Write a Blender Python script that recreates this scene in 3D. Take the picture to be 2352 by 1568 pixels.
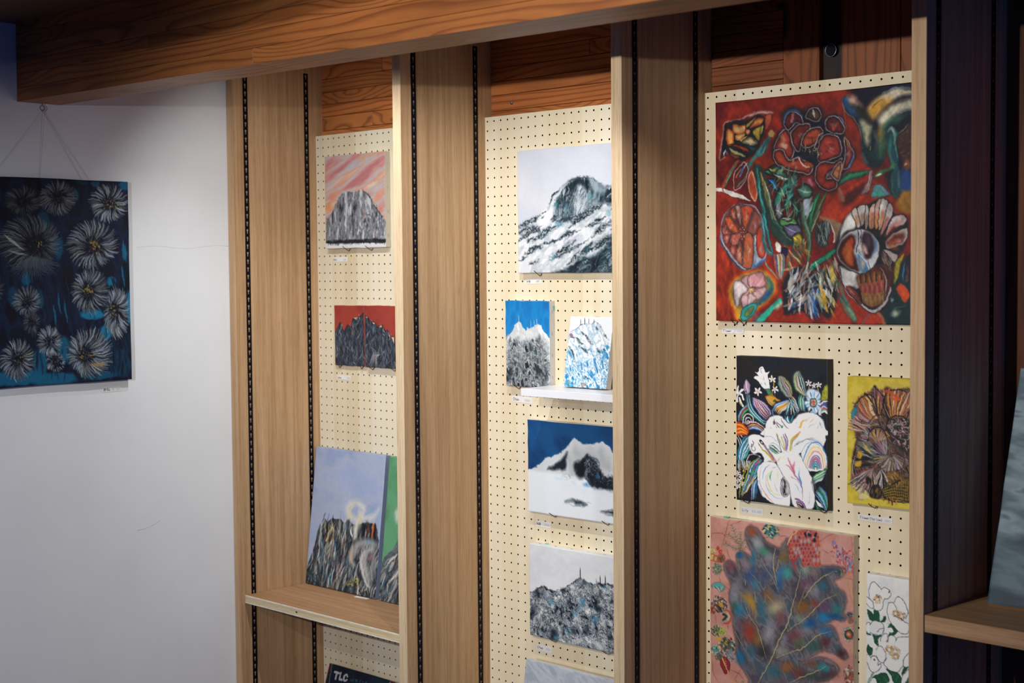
import bpy, bmesh, math, random
import numpy as np
from mathutils import Vector, Matrix

# ------------------------------------------------------------------ scene, camera, light
scene = bpy.context.scene
for o in list(bpy.data.objects):
    bpy.data.objects.remove(o, do_unlink=True)
COL = scene.collection
PI = math.pi
Z0 = 2.0                                   # height of the top row of pegboard holes above the floor

cam_d = bpy.data.cameras.new('camera')
cam = bpy.data.objects.new('camera', cam_d)
COL.objects.link(cam)
scene.camera = cam
YAW, PITCH, ROLL = -0.771082, -0.0505633, -0.00869978
cam.location = (3.48495, -2.75392, Z0 - 0.38953)
_f = Vector((math.sin(YAW) * math.cos(PITCH), math.cos(YAW) * math.cos(PITCH), math.sin(PITCH)))
_r = Vector((math.cos(YAW), -math.sin(YAW), 0))
_u = _r.cross(_f)
_r2 = math.cos(ROLL) * _r + math.sin(ROLL) * _u
_u2 = -math.sin(ROLL) * _r + math.cos(ROLL) * _u
cam.rotation_euler = Matrix((_r2, _u2, -_f)).transposed().to_euler()
cam_d.sensor_width = 36.0
cam_d.lens = 3338.606 * 36.0 / 2352.0
cam_d.clip_start = 0.05
cam_d.dof.use_dof = True
cam_d.dof.focus_distance = 3.42
cam_d.dof.aperture_fstop = 5.0

world = bpy.data.worlds.new('room_air')
scene.world = world
world.use_nodes = True
wb = world.node_tree.nodes['Background']
wb.inputs[0].default_value = (0.05, 0.22, 1.0, 1)
wb.inputs[1].default_value = 0.30

def spot(name, loc, target, energy, angle, blend, radius, color):
    d = bpy.data.lights.new(name, 'SPOT')
    d.energy = energy; d.spot_size = math.radians(angle); d.spot_blend = blend
    d.shadow_soft_size = radius; d.color = color
    o = bpy.data.objects.new(name, d); COL.objects.link(o)
    o.location = loc
    o.rotation_euler = (Vector(target) - Vector(loc)).to_track_quat('-Z', 'Y').to_euler()
    return o
WARM = (1.0, 0.985, 0.955)
# spotlights on the rail hidden behind the ceiling beam, aimed down the shelving
spot('spotlight', (0.45, -0.62, Z0 + 0.17), (0.22, -0.10, Z0 - 0.50), 11, 128, 1.0, 0.010, WARM)
spot('spotlight', (0.66, -0.62, Z0 + 0.17), (-0.04, -0.50, Z0 - 1.25), 19, 88, 1.0, 0.010, (0.97, 0.99, 1.0))  # added lamp, aimed to brighten the lower white wall
spot('spotlight', (0.84, -0.62, Z0 + 0.17), (0.50, -0.10, Z0 - 0.70), 12, 94, 1.0, 0.010, WARM)
spot('spotlight', (1.30, -0.62, Z0 + 0.17), (0.95, -0.10, Z0 - 0.55), 20, 94, 1.0, 0.010, (0.98, 0.99, 1.0))
spot('spotlight', (1.75, -0.62, Z0 + 0.17), (1.44, -0.15, Z0 - 0.70), 18, 62, 1.0, 0.010, WARM)
# spotlights further out in the room, below and behind the added beam
spot('spotlight', (2.00, -2.30, Z0 - 0.063), (1.40, -0.20, Z0 - 0.55), 86, 74, 1.0, 0.010, (1.0, 0.95, 0.87))
spot('spotlight', (2.10, -3.20, Z0 - 0.125), (-0.04, -0.42, Z0 - 1.15), 170, 46, 1.0, 0.010, (0.98, 0.99, 1.0))  # added for extra light on the white wall and left bay
spot('spotlight', (1.40, -5.50, Z0 - 0.280), (1.55, -0.30, Z0 - 0.60), 370, 34, 1.0, 0.020, WARM)
scene.view_settings.view_transform = 'Standard'
scene.view_settings.look = 'None'
scene.view_settings.gamma = 1.0
scene.view_settings.use_curve_mapping = False
scene.view_settings.exposure = -0.10

# ------------------------------------------------------------------ helpers
def tag(o, label=None, cat=None, group=None, kind=None):
    if label: o['label'] = label
    if cat: o['category'] = cat
    if group: o['group'] = group
    if kind: o['kind'] = kind
    return o

def link(name, me, mat=None, parent=None, loc=(0, 0, 0)):
    o = bpy.data.objects.new(name, me)
    COL.objects.link(o)
    o.location = loc
    if mat is not None and me is not None and len(me.materials) == 0:
        me.materials.append(mat)
    if parent is not None: o.parent = parent
    return o

def empty(name, loc=(0, 0, 0), rot=None):
    o = bpy.data.objects.new(name, None)
    COL.objects.link(o); o.location = loc
    o.empty_display_size = 0.05
    if rot: o.rotation_euler = rot
    return o

def box_me(name, x0, x1, y0, y1, z0, z1, bevel=0.0, seg=1):
    bm = bmesh.new()
    bmesh.ops.create_cube(bm, size=1)
    for v in bm.verts:
        v.co = Vector(((x0 + x1) / 2 + v.co.x * (x1 - x0), (y0 + y1) / 2 + v.co.y * (y1 - y0), (z0 + z1) / 2 + v.co.z * (z1 - z0)))
    if bevel > 0:
        bmesh.ops.bevel(bm, geom=bm.edges[:], offset=bevel, segments=seg, affect='EDGES', profile=0.6)
    me = bpy.data.meshes.new(name)
    bm.to_mesh(me); bm.free()
    return me

def tube_me(name, pts, r, sides=8, closed=False):
    """a round wire swept along a polyline"""
    pts = [Vector(p) for p in pts]
    n = len(pts); V = []; F = []
    prev = None
    for i, p in enumerate(pts):
        a = pts[i - 1] if (i > 0 or closed) else p
        b = pts[(i + 1) % n] if (i < n - 1 or closed) else p
        t = (b - a).normalized()
        if prev is None:
            up = Vector((0, 0, 1)) if abs(t.z) < 0.9 else Vector((1, 0, 0))
            s = t.cross(up).normalized()
        else:
            s = (prev - t * prev.dot(t)).normalized()
        prev = s
        w = t.cross(s)
        for k in range(sides):
            a_ = 2 * PI * k / sides
            V.append(p + r * (math.cos(a_) * s + math.sin(a_) * w))
    m = n if closed else n - 1
    for i in range(m):
        for k in range(sides):
            a0 = i * sides + k; a1 = i * sides + (k + 1) % sides
            j = (i + 1) % n
            F.append((a0, a1, j * sides + (k + 1) % sides, j * sides + k))
    if not closed:
        F.append(tuple(range(sides))[::-1]); F.append(tuple((n - 1) * sides + k for k in range(sides)))
    me = bpy.data.meshes.new(name)
    me.from_pydata([tuple(v) for v in V], [], F)
    for p in me.polygons: p.use_smooth = True
    return me

def fast_mesh(name, verts, faces, cols=None, smooth=False):
    """numpy verts (n,3), quads (m,4), optional linear rgb per vertex"""
    verts = np.asarray(verts, np.float32); faces = np.asarray(faces, np.int32)
    k = faces.shape[1]
    me = bpy.data.meshes.new(name)
    me.vertices.add(len(verts)); me.vertices.foreach_set('co', verts.ravel())
    me.loops.add(faces.size); me.loops.foreach_set('vertex_index', faces.ravel())
    me.polygons.add(len(faces))
    me.polygons.foreach_set('loop_start', np.arange(0, faces.size, k, dtype=np.int32))
    if smooth: me.polygons.foreach_set('use_smooth', np.ones(len(faces), bool))
    if cols is not None:
        a = me.color_attributes.new('paint', 'FLOAT_COLOR', 'POINT')
        c = np.ones((len(verts), 4), np.float32); c[:, :3] = cols
        a.data.foreach_set('color', c.ravel())
    me.update(calc_edges=True)
    return me

# ------------------------------------------------------------------ materials
def s2l(c):
    c = np.asarray(c, float) / 255.0
    return np.where(c <= 0.04045, c / 12.92, ((c + 0.055) / 1.055) ** 2.4)
def rgba(c):
    l = s2l(c); return (float(l[0]), float(l[1]), float(l[2]), 1)

class NT:
    def __init__(s, name):
        s.m = bpy.data.materials.new(name); s.m.use_nodes = True
        s.t = s.m.node_tree; s.b = s.t.nodes['Principled BSDF']
    def n(s, kind, **kw):
        nd = s.t.nodes.new(kind)
        for k, v in kw.items(): setattr(nd, k, v)
        return nd
    def l(s, a, b): s.t.links.new(a, b)
    def val(s, x, sock):
        if hasattr(x, 'is_linked'): s.l(x, sock)
        else: sock.default_value = x
    def math(s, op, a, b=0.0, c=0.0):
        nd = s.n('ShaderNodeMath', operation=op)
        for i, x in enumerate((a, b, c)): s.val(x, nd.inputs[i])
        return nd.outputs[0]
    def vmul(s, v, k):
        nd = s.n('ShaderNodeVectorMath', operation='MULTIPLY'); s.l(v, nd.inputs[0]); nd.inputs[1].default_value = k
        return nd.outputs[0]
    def vadd(s, v, w):
        nd = s.n('ShaderNodeVectorMath', operation='ADD'); s.l(v, nd.inputs[0]); s.val(w, nd.inputs[1])
        return nd.outputs[0]
    def noise(s, v, scale, detail=3, rough=0.55, dist=0.0):
        nd = s.n('ShaderNodeTexNoise'); s.l(v, nd.inputs['Vector'])
        nd.inputs['Scale'].default_value = scale; nd.inputs['Detail'].default_value = detail
        nd.inputs['Roughness'].default_value = rough; nd.inputs['Distortion'].default_value = dist
        return nd.outputs['Fac']
    def ramp(s, f, stops, interp='LINEAR'):
        nd = s.n('ShaderNodeValToRGB'); s.l(f, nd.inputs[0]); cr = nd.color_ramp; cr.interpolation = interp
        while len(cr.elements) < len(stops): cr.elements.new(0.5)
        for e, (p, c) in zip(cr.elements, stops):
            e.position = p; e.color = c if len(c) == 4 else (*c, 1)
        return nd.outputs[0]
    def mix(s, f, a, b, blend='MIX'):
        nd = s.n('ShaderNodeMix', data_type='RGBA', blend_type=blend)
        s.val(f, nd.inputs[0]); s.val(a, nd.inputs[6]); s.val(b, nd.inputs[7])
        return nd.outputs[2]
    def bump(s, h, strength, dist=0.001):
        nd = s.n('ShaderNodeBump'); nd.inputs['Strength'].default_value = strength; nd.inputs['Distance'].default_value = dist
        s.l(h, nd.inputs['Height']); s.l(nd.outputs[0], s.b.inputs['Normal'])
    def done(s, col=None, rough=0.5, metal=0.0, spec=0.5):
        if col is not None: s.val(col, s.b.inputs['Base Color'])
        s.val(rough, s.b.inputs['Roughness'])
        s.b.inputs['Metallic'].default_value = metal
        s.b.inputs['Specular IOR Level'].default_value = spec
        return s.m

def coords(q):
    return q.n('ShaderNodeTexCoord').outputs['Object']

def mat_oak(name, light, dark, axis='z', tone=None):
    """fine straight oak veneer: streaks and pores running along one axis"""
    q = NT(name)
    c = coords(q)
    rnd = q.n('ShaderNodeObjectInfo').outputs['Random']
    cx = q.n('ShaderNodeCombineXYZ')
    for i in range(3): q.l(q.math('MULTIPLY', rnd, 7.3 + i), cx.inputs[i])
    c = q.vadd(c, cx.outputs[0])
    along = {'x': (0.02, 1, 1), 'y': (1, 0.02, 1), 'z': (1, 1, 0.02)}[axis]
    fine = {'x': (0.03, 1, 1), 'y': (1, 0.03, 1), 'z': (1, 1, 0.03)}[axis]
    warp = q.noise(q.vmul(c, along), 6, 2)
    a = q.noise(q.vmul(c, along), 75, 4, 0.6, 0.6)
    b = q.noise(q.vmul(c, fine), 620, 2, 0.5)
    k = q.noise(c, 1.7, 2)
    f = q.math('ADD', q.math('MULTIPLY', a, 0.75), q.math('MULTIPLY', warp, 0.35))
    col = q.ramp(f, [(0.36, rgba(dark)), (0.62, rgba(light)), (0.78, rgba([min(255, x * 1.05) for x in light]))])
    pore = q.ramp(b, [(0.34, (0.62, 0.55, 0.48, 1)), (0.47, (1, 1, 1, 1))])
    col = q.mix(0.55, col, pore, 'MULTIPLY')
    col = q.mix(q.math('MULTIPLY', k, 0.25), col, rgba(dark))
    q.bump(b, 0.12, 0.0004)
    return q.done(col, 0.55, spec=0.35)

def mat_fir(name, early, late, axis='x', rings=55.0):
    """softwood with strong growth rings that wave round knots"""
    q = NT(name)
    c = coords(q)
    rnd = q.n('ShaderNodeObjectInfo').outputs['Random']
    cx = q.n('ShaderNodeCombineXYZ')
    for i, k in enumerate((13.0, 5.0, 9.0)): q.l(q.math('MULTIPLY', rnd, k), cx.inputs[i])
    c = q.vadd(c, cx.outputs[0])
    st = {'x': (0.5, 4.0, 4.0), 'z': (4.0, 4.0, 0.5)}[axis]
    cs = q.vmul(c, st)
    big = q.noise(cs, 1.6, 2, 0.5)
    med = q.noise(cs, 5.5, 2, 0.5)
    vo = q.n('ShaderNodeTexVoronoi', feature='F1'); q.l(q.vmul(c, (2.2, 9.0, 9.0) if axis == 'x' else (9.0, 9.0, 2.2)), vo.inputs['Vector'])
    vo.inputs['Scale'].default_value = 1.0
    dk = vo.outputs['Distance']
    knot = q.math('POWER', q.math('SUBTRACT', 1.0, q.math('MINIMUM', q.math('MULTIPLY', dk, 1.9), 1.0)), 2.0)
    sep = q.n('ShaderNodeSeparateXYZ'); q.l(c, sep.inputs[0])
    across = q.math('ADD', sep.outputs['Z' if axis == 'x' else 'X'], q.math('MULTIPLY', sep.outputs['Y'], 0.8))
    g = q.math('ADD', q.math('MULTIPLY', across, rings), q.math('ADD', q.math('MULTIPLY', big, 9.0), q.math('MULTIPLY', med, 0.7)))
    g = q.math('ADD', g, q.math('MULTIPLY', knot, 4.5))
    fr = q.math('FRACT', g)
    tone = q.noise(c, 3.0, 1)
    base = q.ramp(tone, [(0.3, rgba([x * 0.82 for x in early])), (0.7, rgba(early))])
    line = q.ramp(fr, [(0.0, (0.16, 0.16, 0.16, 1)), (0.55, (0.0, 0.0, 0.0, 1)), (0.92, (0.72, 0.72, 0.72, 1)), (1.0, (0.25, 0.25, 0.25, 1))])
    col = q.mix(line, base, rgba(late))
    core = q.ramp(dk, [(0.055, (1, 1, 1, 1)), (0.12, (0, 0, 0, 1))])
    col = q.mix(core, col, rgba([x * 0.35 for x in late]))
    fibre = q.noise(q.vmul(c, (0.04, 1, 1) if axis == 'x' else (1, 1, 0.04)), 420, 2)
    col = q.mix(0.35, col, q.ramp(fibre, [(0.3, (0.7, 0.65, 0.6, 1)), (0.6, (1, 1, 1, 1))]), 'MULTIPLY')
    hue = q.ramp(rnd, [(0.0, (1.0, 0.93, 0.85, 1)), (0.35, (0.92, 0.72, 0.6, 1)), (0.7, (1.0, 1.0, 1.0, 1)), (1.0, (0.85, 0.68, 0.58, 1))])
    col = q.mix(0.8, col, hue, 'MULTIPLY')
    q.bump(line, 0.1, 0.0006)
    return q.done(col, 0.5, spec=0.35)

def mat_plain(name, c, rough=0.5, metal=0.0, var=0.06, scale=40, spec=0.5, bump=0.0):
    q = NT(name)
    n = q.noise(coords(q), scale, 3)
    a = rgba([x * (1 - var) for x in c]); b = rgba([min(255, x * (1 + var)) for x in c])
    col = q.ramp(n, [(0.3, a), (0.7, b)])
    if bump: q.bump(n, bump, 0.0008)
    return q.done(col, rough, metal, spec)

def mat_birch(name):
    """pale veneer laid in vertical strips"""
    q = NT(name)
    c = coords(q)
    sep = q.n('ShaderNodeSeparateXYZ'); q.l(c, sep.inputs[0])
    st = q.n('ShaderNodeTexWhiteNoise', noise_dimensions='1D')
    q.l(q.math('FLOOR', q.math('MULTIPLY', q.math('ADD', sep.outputs['X'], 9.0), 17.0)), st.inputs['W'])
    g = q.noise(q.vmul(c, (1, 1, 0.06)), 45, 3, 0.5, 0.5)
    big = q.noise(q.vmul(c, (1, 1, 0.4)), 5, 2)
    f = q.math('ADD', q.math('MULTIPLY', st.outputs['Value'], 0.45), q.math('ADD', q.math('MULTIPLY', g, 0.4), q.math('MULTIPLY', big, 0.3)))
    col = q.ramp(f, [(0.2, rgba((218, 201, 165))), (0.55, rgba((231, 218, 188))), (0.9, rgba((238, 229, 206)))])
    return q.done(col, 0.6, spec=0.3)

def mat_paint(name, rough=0.5, weave=0.25):
    q = NT(name)
    at = q.n('ShaderNodeAttribute', attribute_name='paint')
    n = q.noise(coords(q), 420, 3)
    q.bump(n, weave, 0.0006)
    return q.done(at.outputs['Color'], rough, spec=0.3)

M = {}
M['oak'] = mat_oak('oak_veneer', (200, 165, 125), (165, 127, 89))
M['oak_shelf'] = mat_oak('oak_veneer_shelf', (186, 148, 110), (156, 116, 80), axis='x')
M['oak_edge'] = mat_oak('oak_edge_band', (218, 197, 164), (194, 164, 126))
M['ply'] = mat_oak('plywood_edge', (222, 205, 168), (196, 172, 128), axis='x')
M['ply_line'] = mat_plain('plywood_glue_line', (236, 230, 212), 0.5)
M['fir'] = mat_fir('fir_wall', (214, 138, 78), (112, 58, 32))
M['fir_v'] = mat_fir('fir_wall_upright', (176, 112, 66), (104, 56, 32), axis='z')
M['fir_beam'] = mat_fir('fir_beam', (178, 116, 62), (100, 52, 28), rings=45.0)
M['fir_red'] = mat_fir('fir_wall_reddish_dim', (150, 88, 52), (78, 40, 26))  # reddish fir, darkened to stand in for weaker light in the right bays
M['fir_red_dim_v'] = mat_fir('fir_wall_reddish_dim_upright', (146, 88, 54), (80, 44, 28), axis='z')  # same darkening for dim light, on the upright boards
M['fir_dark'] = mat_fir('fir_dark_post', (52, 36, 30), (30, 22, 22), axis='z')
M['ceil'] = mat_fir('ceiling_board', (150, 110, 80), (90, 60, 45))
M['birch'] = mat_birch('birch_pegboard')
M['wall'] = mat_plain('white_wall_paint', (226, 228, 230), 0.75, var=0.012, scale=6, spec=0.2)
M['floor'] = mat_oak('floor_board', (150, 118, 86), (110, 80, 56), axis='x')
M['track'] = mat_plain('black_steel', (5, 6, 18), 0.5, 0.0, spec=0.15)
M['bore_shade'] = mat_plain('drilled_hole_shade', (26, 16, 14), 0.9, spec=0.0)  # near-black: the shade inside the holes is put into the colour
M['white'] = mat_plain('white_lacquer', (236, 238, 244), 0.35, var=0.01)
M['bronze'] = mat_plain('bronze_wire', (96, 74, 52), 0.35, 0.7)
M['steel'] = mat_plain('zinc_steel', (120, 130, 150), 0.35, 0.8)
M['wire'] = mat_plain('thin_wire', (128, 122, 116), 0.5)
M['crack'] = mat_plain('plaster_hairline', (196, 198, 200), 0.8)
M['paper'] = mat_plain('paper', (232, 232, 230), 0.8, var=0.01)
M['ink'] = mat_plain('black_ink', (28, 30, 36), 0.7)
M['pencil'] = mat_plain('pencil_grey', (176, 178, 184), 0.8)
M['staple'] = mat_plain('staple_steel', (170, 172, 176), 0.4, 0.6)
M['tape'] = mat_plain('green_tape', (104, 190, 168), 0.6)
M['paint'] = mat_paint('oil_paint')
# ------------------------------------------------------------------ the room
XW = -0.042                                   # white wall surface
YB = 0.025                                    # timber back wall surface
XF = [-0.010, 0.7145, 1.4390, 2.1635]         # right faces of the four uprights
TH = 0.030
CEIL = Z0 + 0.245

tag(link('floor', box_me('floor', -0.6, 4.6, -6.5, 0.5, -0.05, 0.0), M['floor']), kind='structure')
tag(link('wall_left', box_me('wall_left', XW - 0.12, XW, -6.5, 0.5, 0.0, CEIL), M['wall']), kind='structure')
tag(link('ceiling', box_me('ceiling', -0.6, 4.6, -6.5, 0.5, CEIL, CEIL + 0.05), M['ceil']), kind='structure')
wb_ = tag(link('wall_back', box_me('wall_back', XW, 3.4, YB + 0.030, YB + 0.12, 0.0, CEIL), M['fir_v']), kind='structure')

def plank(parent, x0, x1, z0, z1, mat, proud=0.0, name='plank'):
    w, h = x1 - x0, z1 - z0
    me = box_me(name, 0.0006, w - 0.0006, -0.03 - proud, -0.0005, 0.0006, h - 0.0006, 0.0012)
    return link(name, me, mat, parent, (x0, YB + 0.030, z0))
random.seed(4)
# stacked laminations of the wall above and behind the pegboards
edges = [-0.26, -0.19, -0.125, -0.082, -0.046, -0.012, 0.028, 0.070, 0.106, 0.142, 0.182, 0.245]
for bay, (bx0, bx1) in enumerate(((XF[0], XF[1] - TH), (XF[1], XF[2] - TH), (XF[2], XF[2] + 0.20))):
    for i in range(len(edges) - 1):
        cut = random.uniform(0.25, 0.75) * (bx1 - bx0) + bx0
        pr = random.uniform(0, 0.0012)
        if i % 2 == bay % 2 and bay < 2:
            plank(wb_, bx0, cut, Z0 + edges[i], Z0 + edges[i + 1], M['fir'], pr)
            plank(wb_, cut, bx1, Z0 + edges[i], Z0 + edges[i + 1], M['fir'], pr)
        else:
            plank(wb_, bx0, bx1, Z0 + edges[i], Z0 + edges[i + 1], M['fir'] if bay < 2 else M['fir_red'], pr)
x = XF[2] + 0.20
plank(wb_, x, x + 0.094, Z0 - 0.5, CEIL, M['fir_red_dim_v'], 0.002)
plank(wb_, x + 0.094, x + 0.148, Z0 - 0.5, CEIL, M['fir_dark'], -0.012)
plank(wb_, x + 0.148, x + 0.29, Z0 - 0.5, CEIL, M['fir_red_dim_v'], 0.001)
plank(wb_, x + 0.29, x + 0.4945, Z0 - 0.5, CEIL, M['fir_red_dim_v'], 0.0)
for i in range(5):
    plank(wb_, XF[3] + i * 0.13, XF[3] + (i + 1) * 0.13, 0.0, CEIL, M['fir_red_dim_v'], random.uniform(0, 0.0015))
# bolt head in the dark post
bm = bmesh.new()
bmesh.ops.create_cone(bm, cap_ends=True, segments=20, radius1=0.013, radius2=0.011, depth=0.012, matrix=Matrix.Rotation(PI / 2, 4, 'X'))
me = bpy.data.meshes.new('bolt_head'); bm.to_mesh(me); bm.free()
link('bolt_head', me, M['track'], wb_, (x + 0.121, YB + 0.006, Z0 + 0.078))
link('bolt_ring', tube_me('bolt_ring', [(0.0135 * math.cos(a), 0, 0.0135 * math.sin(a)) for a in np.linspace(0, 2 * PI, 24, endpoint=False)], 0.0012, 6, True), M['steel'], wb_, (x + 0.121, YB + 0.001, Z0 + 0.078))
# old screw hole and a plug in the plank of the middle bay
def disc_me(name, r, d, seg=14):
    bm = bmesh.new()
    bmesh.ops.create_cone(bm, cap_ends=True, segments=seg, radius1=r, radius2=r, depth=d, matrix=Matrix.Rotation(PI / 2, 4, 'X'))
    me = bpy.data.meshes.new(name); bm.to_mesh(me); bm.free(); return me
link('screw_head', disc_me('screw_head', 0.0042, 0.003), M['track'], wb_, (XF[1] + 0.078, YB - 0.0015, Z0 + 0.046))
link('screw_head', disc_me('screw_head', 0.003, 0.003), M['staple'], wb_, (XF[1] + 0.080, YB - 0.0025, Z0 + 0.0465))

# ------------------------------------------------------------------ ceiling beam
def make_beam(loc, rot, label):
    beam = tag(empty('ceiling_beam', loc, rot), label, 'beam', 'timber beams under the ceiling')
    bz = [0.0, 0.034, 0.070, 0.104, 0.138, 0.172, 0.205]
    random.seed(9)
    for i in range(6):
        cuts = [0.0, (1.02, 1.9, 0.62, 1.4, 2.2, 0.9)[i], 3.6]
        for a, b in zip(cuts[:-1], cuts[1:]):
            pr = random.uniform(0, 0.0006)
            me = box_me('lamination', 0.0004, b - a - 0.0002, -pr, 0.118 + pr, 0.0003, bz[i + 1] - bz[i] - 0.0003, 0.0008)
            link('lamination', me, M['fir_beam'], beam, (a, 0, bz[i]))
make_beam((XW, -0.94, Z0 + 0.047), (0, math.radians(0.55), 0), 'glued laminated timber beam crossing the top of the picture in front of the shelving')
make_beam((XW, -1.95, Z0 + 0.040), None, 'added unseen timber beam nearer the viewer, cutting off the room spotlights')  # beam added out of view to cut off the room lamps

# ------------------------------------------------------------------ uprights with keyhole tracks
def track_mesh():
    """flat steel strip, keyhole slots punched every 22 mm; lies in the y-z plane, 1.6 mm proud along +x"""
    p, n = 0.022, 88
    w = 0.0078
    cells_v, faces = [], []
    # keyhole outline (y, z) in a cell, clockwise, 16 points
    r, s = 0.0034, 0.0017
    out = []
    for k in range(11):
        a = math.radians(-60 + k * 30)
        out.append((r * math.cos(a), 0.0035 + r * math.sin(a)))
    out += [(-s, -0.0005), (-s, -0.0062), (0, -0.0070), (s, -0.0062), (s, -0.0005)]
    m = len(out)
    def frame_pt(y, z):
        t = max(abs(y) / w, abs(z - 0.0) / (p / 2), 1e-6)
        return (y / t, z / t)
    fr = [frame_pt(y, z - 0.0) for y, z in out]
    corners = [(w, p / 2), (-w, p / 2), (-w, -p / 2), (w, -p / 2)]
    V = []; F = []
    t = 0.0016
    for c in range(n):
        z0 = (c + 0.5) * p
        b = len(V)
        for y, z in out: V.append((t, y, z0 + z))
        for y, z in fr: V.append((t, y, z0 + z))
        for y, z in out: V.append((0.0, y, z0 + z))
        for y, z in corners: V.append((t, y, z0 + z))
        for k in range(m):
            j = (k + 1) % m
            F.append((b + k, b + j, b + m + j, b + m + k))
            F.append((b + k, b + 2 * m + k, b + 2 * m + j, b + j))
            fa, fb = fr[k], fr[j]
            # corner triangle where the outline passes a cell corner
            for ci, (cy, cz) in enumerate(corners):
                on = lambda q: (abs(q[0] - cy) < 1e-7, abs(q[1] - cz) < 1e-7)
                oa, ob = on(fa), on(fb)
                if (oa[0] and ob[1] and not oa[1]) or (oa[1] and ob[0] and not oa[0]):
                    F.append((b + m + k, b + m + j, b + 3 * m + ci))
    L = n * p
    b = len(V)
    for z in (0, L):
        V += [(t, -w, z), (t, w, z), (0, -w, z), (0, w, z)]
    F += [(b, b + 2, b + 6, b + 4), (b + 1, b + 5, b + 7, b + 3), (b, b + 1, b + 3, b + 2), (b + 4, b + 6, b + 7, b + 5)]
    me = bpy.data.meshes.new('shelf_track')
    me.from_pydata(V, [], F)
    bm = bmesh.new(); bm.from_mesh(me); bmesh.ops.recalc_face_normals(bm, faces=bm.faces[:]); bm.to_mesh(me); bm.free()
    return me
TRACK = track_mesh(); TRACK.materials.append(M['track'])
UPL = ['oak upright panel standing against the white wall',
       'oak upright panel between the narrow-looking left bay and the middle bay',
       'oak upright panel between the mountain paintings and the flower paintings',
       'oak upright panel at the far right with its side face in shadow']
for i, xf in enumerate(XF):
    u = tag(empty('upright_panel', (xf, 0, 0)), UPL[i], 'shelf upright', 'uprights of the wall shelving')
    link('panel', box_me('panel', -TH, 0, -0.297, YB + 0.029, 0.001, CEIL - 0.001), M['oak'], u)
    link('edge_band', box_me('edge_band', -TH, 0, -0.300, -0.297, 0.001, CEIL - 0.001, 0.0006), M['oak_edge'] if 0 < i < 3 else M['oak'], u)
    if i == 3:
        ys = (-0.2555, -0.0352)
    else:
        ys = (-0.2555, -0.0352)
    for y in ys:
        link('shelf_track', TRACK, None, u, (0.0, y, 0.26))

# ------------------------------------------------------------------ pegboards with drilled holes
def pegboard(x0, x1, zt, zb, hx, hz, label):
    """birch panel, 5 mm thick, real holes on a 25 mm grid; hx, hz = first hole"""
    p, r, t, ns = 0.025, 0.0026, 0.005, 8
    nx = int((x1 - hx - 0.003) / p) + 1
    nz = int((hz - zb - 0.003) / p) + 1
    ang = np.arange(ns) * 2 * PI / ns + PI / ns
    hole = np.stack([np.cos(ang) * r, np.sin(ang) * r], 1)
    fr = hole / np.maximum(np.abs(hole[:, :1]), np.abs(hole[:, 1:])) * (p / 2)
    # frame points at +-22.5 deg etc plus the four cell corners
    V = []; F = []
    idx = 0
    cor = np.array([(1, 1), (-1, 1), (-1, -1), (1, -1)]) * (p / 2)
    cx = hx + p * np.arange(nx); cz = hz - p * np.arange(nz)
    xe0, xe1, ze0, ze1 = x0, x1, zb, zt
    for i in range(nx):
        for j in range(nz):
            b = idx
            l = x0 if i == 0 else cx[i] - p / 2
            rr = x1 if i == nx - 1 else cx[i] + p / 2
            u = zt if j == 0 else cz[j] + p / 2
            d = zb if j == nz - 1 else cz[j] - p / 2
            def fit(q):
                return (l if q[0] < -p / 2 + 1e-6 else rr if q[0] > p / 2 - 1e-6 else cx[i] + q[0],
                        d if q[1] < -p / 2 + 1e-6 else u if q[1] > p / 2 - 1e-6 else cz[j] + q[1])
            for h in hole: V.append((cx[i] + h[0], 0.0, cz[j] + h[1]))
            for h in hole: V.append((cx[i] + h[0], t, cz[j] + h[1]))
            for q in fr:
                a = fit(q); V.append((a[0], 0.0, a[1]))
            for q in cor:
                a = fit(q); V.append((a[0], 0.0, a[1]))
            for k in range(ns):
                m_ = (k + 1) % ns
                F.append((b + k, b + m_, b + 2 * ns + m_, b + 2 * ns + k))
                F.append((b + k, b + ns + k, b + ns + m_, b + m_))
            for ci, k in ((0, 0), (1, 2), (2, 4), (3, 6)):
                F.append((b + 2 * ns + k, b + 2 * ns + (k + 1) % ns, b + 3 * ns + ci, b + 3 * ns + ci))
            idx += 3 * ns + 4
    V = np.array(V); 
    tri = [f for f in F if f[2] == f[3]]; quad = [f for f in F if f[2] != f[3]]
    me = bpy.data.meshes.new('pegboard')
    b = len(V)
    ex = [(x0, 0, zb), (x1, 0, zb), (x1, 0, zt), (x0, 0, zt), (x0, t, zb), (x1, t, zb), (x1, t, zt), (x0, t, zt)]
    ef = [(b, b + 1, b + 5, b + 4), (b + 1, b + 2, b + 6, b + 5), (b + 2, b + 3, b + 7, b + 6), (b + 3, b, b + 4, b + 7)]
    me.from_pydata([tuple(v) for v in V] + ex, [], quad + [f[:3] for f in tri] + ef)
    me.materials.append(M['birch']); me.materials.append(M['bore_shade'])
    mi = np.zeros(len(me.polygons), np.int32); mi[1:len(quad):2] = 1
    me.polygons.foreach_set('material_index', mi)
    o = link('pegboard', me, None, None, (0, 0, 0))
    link('hole_shade_sheet', box_me('hole_shade_sheet', x0, x1, t + 0.001, t + 0.002, zb, zt - 0.001), M['bore_shade'], o)  # added dark sheet standing in for the shade behind the holes
    tag(o, label, 'pegboard', 'perforated panels at the back of the bays')
    return o
PB = []
for k, lab in enumerate(('perforated birch board behind the pink mountain and red diptych in the left bay',
                         'perforated birch board behind the snowy mountain paintings in the middle bay',
                         'perforated birch board behind the flower paintings in the right bay')):
    PB.append(pegboard(XF[k] + 0.0008, XF[k + 1] - TH - 0.0008, Z0 + 0.0115, 0.12, XF[k] + 0.0098, Z0, lab))
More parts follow.
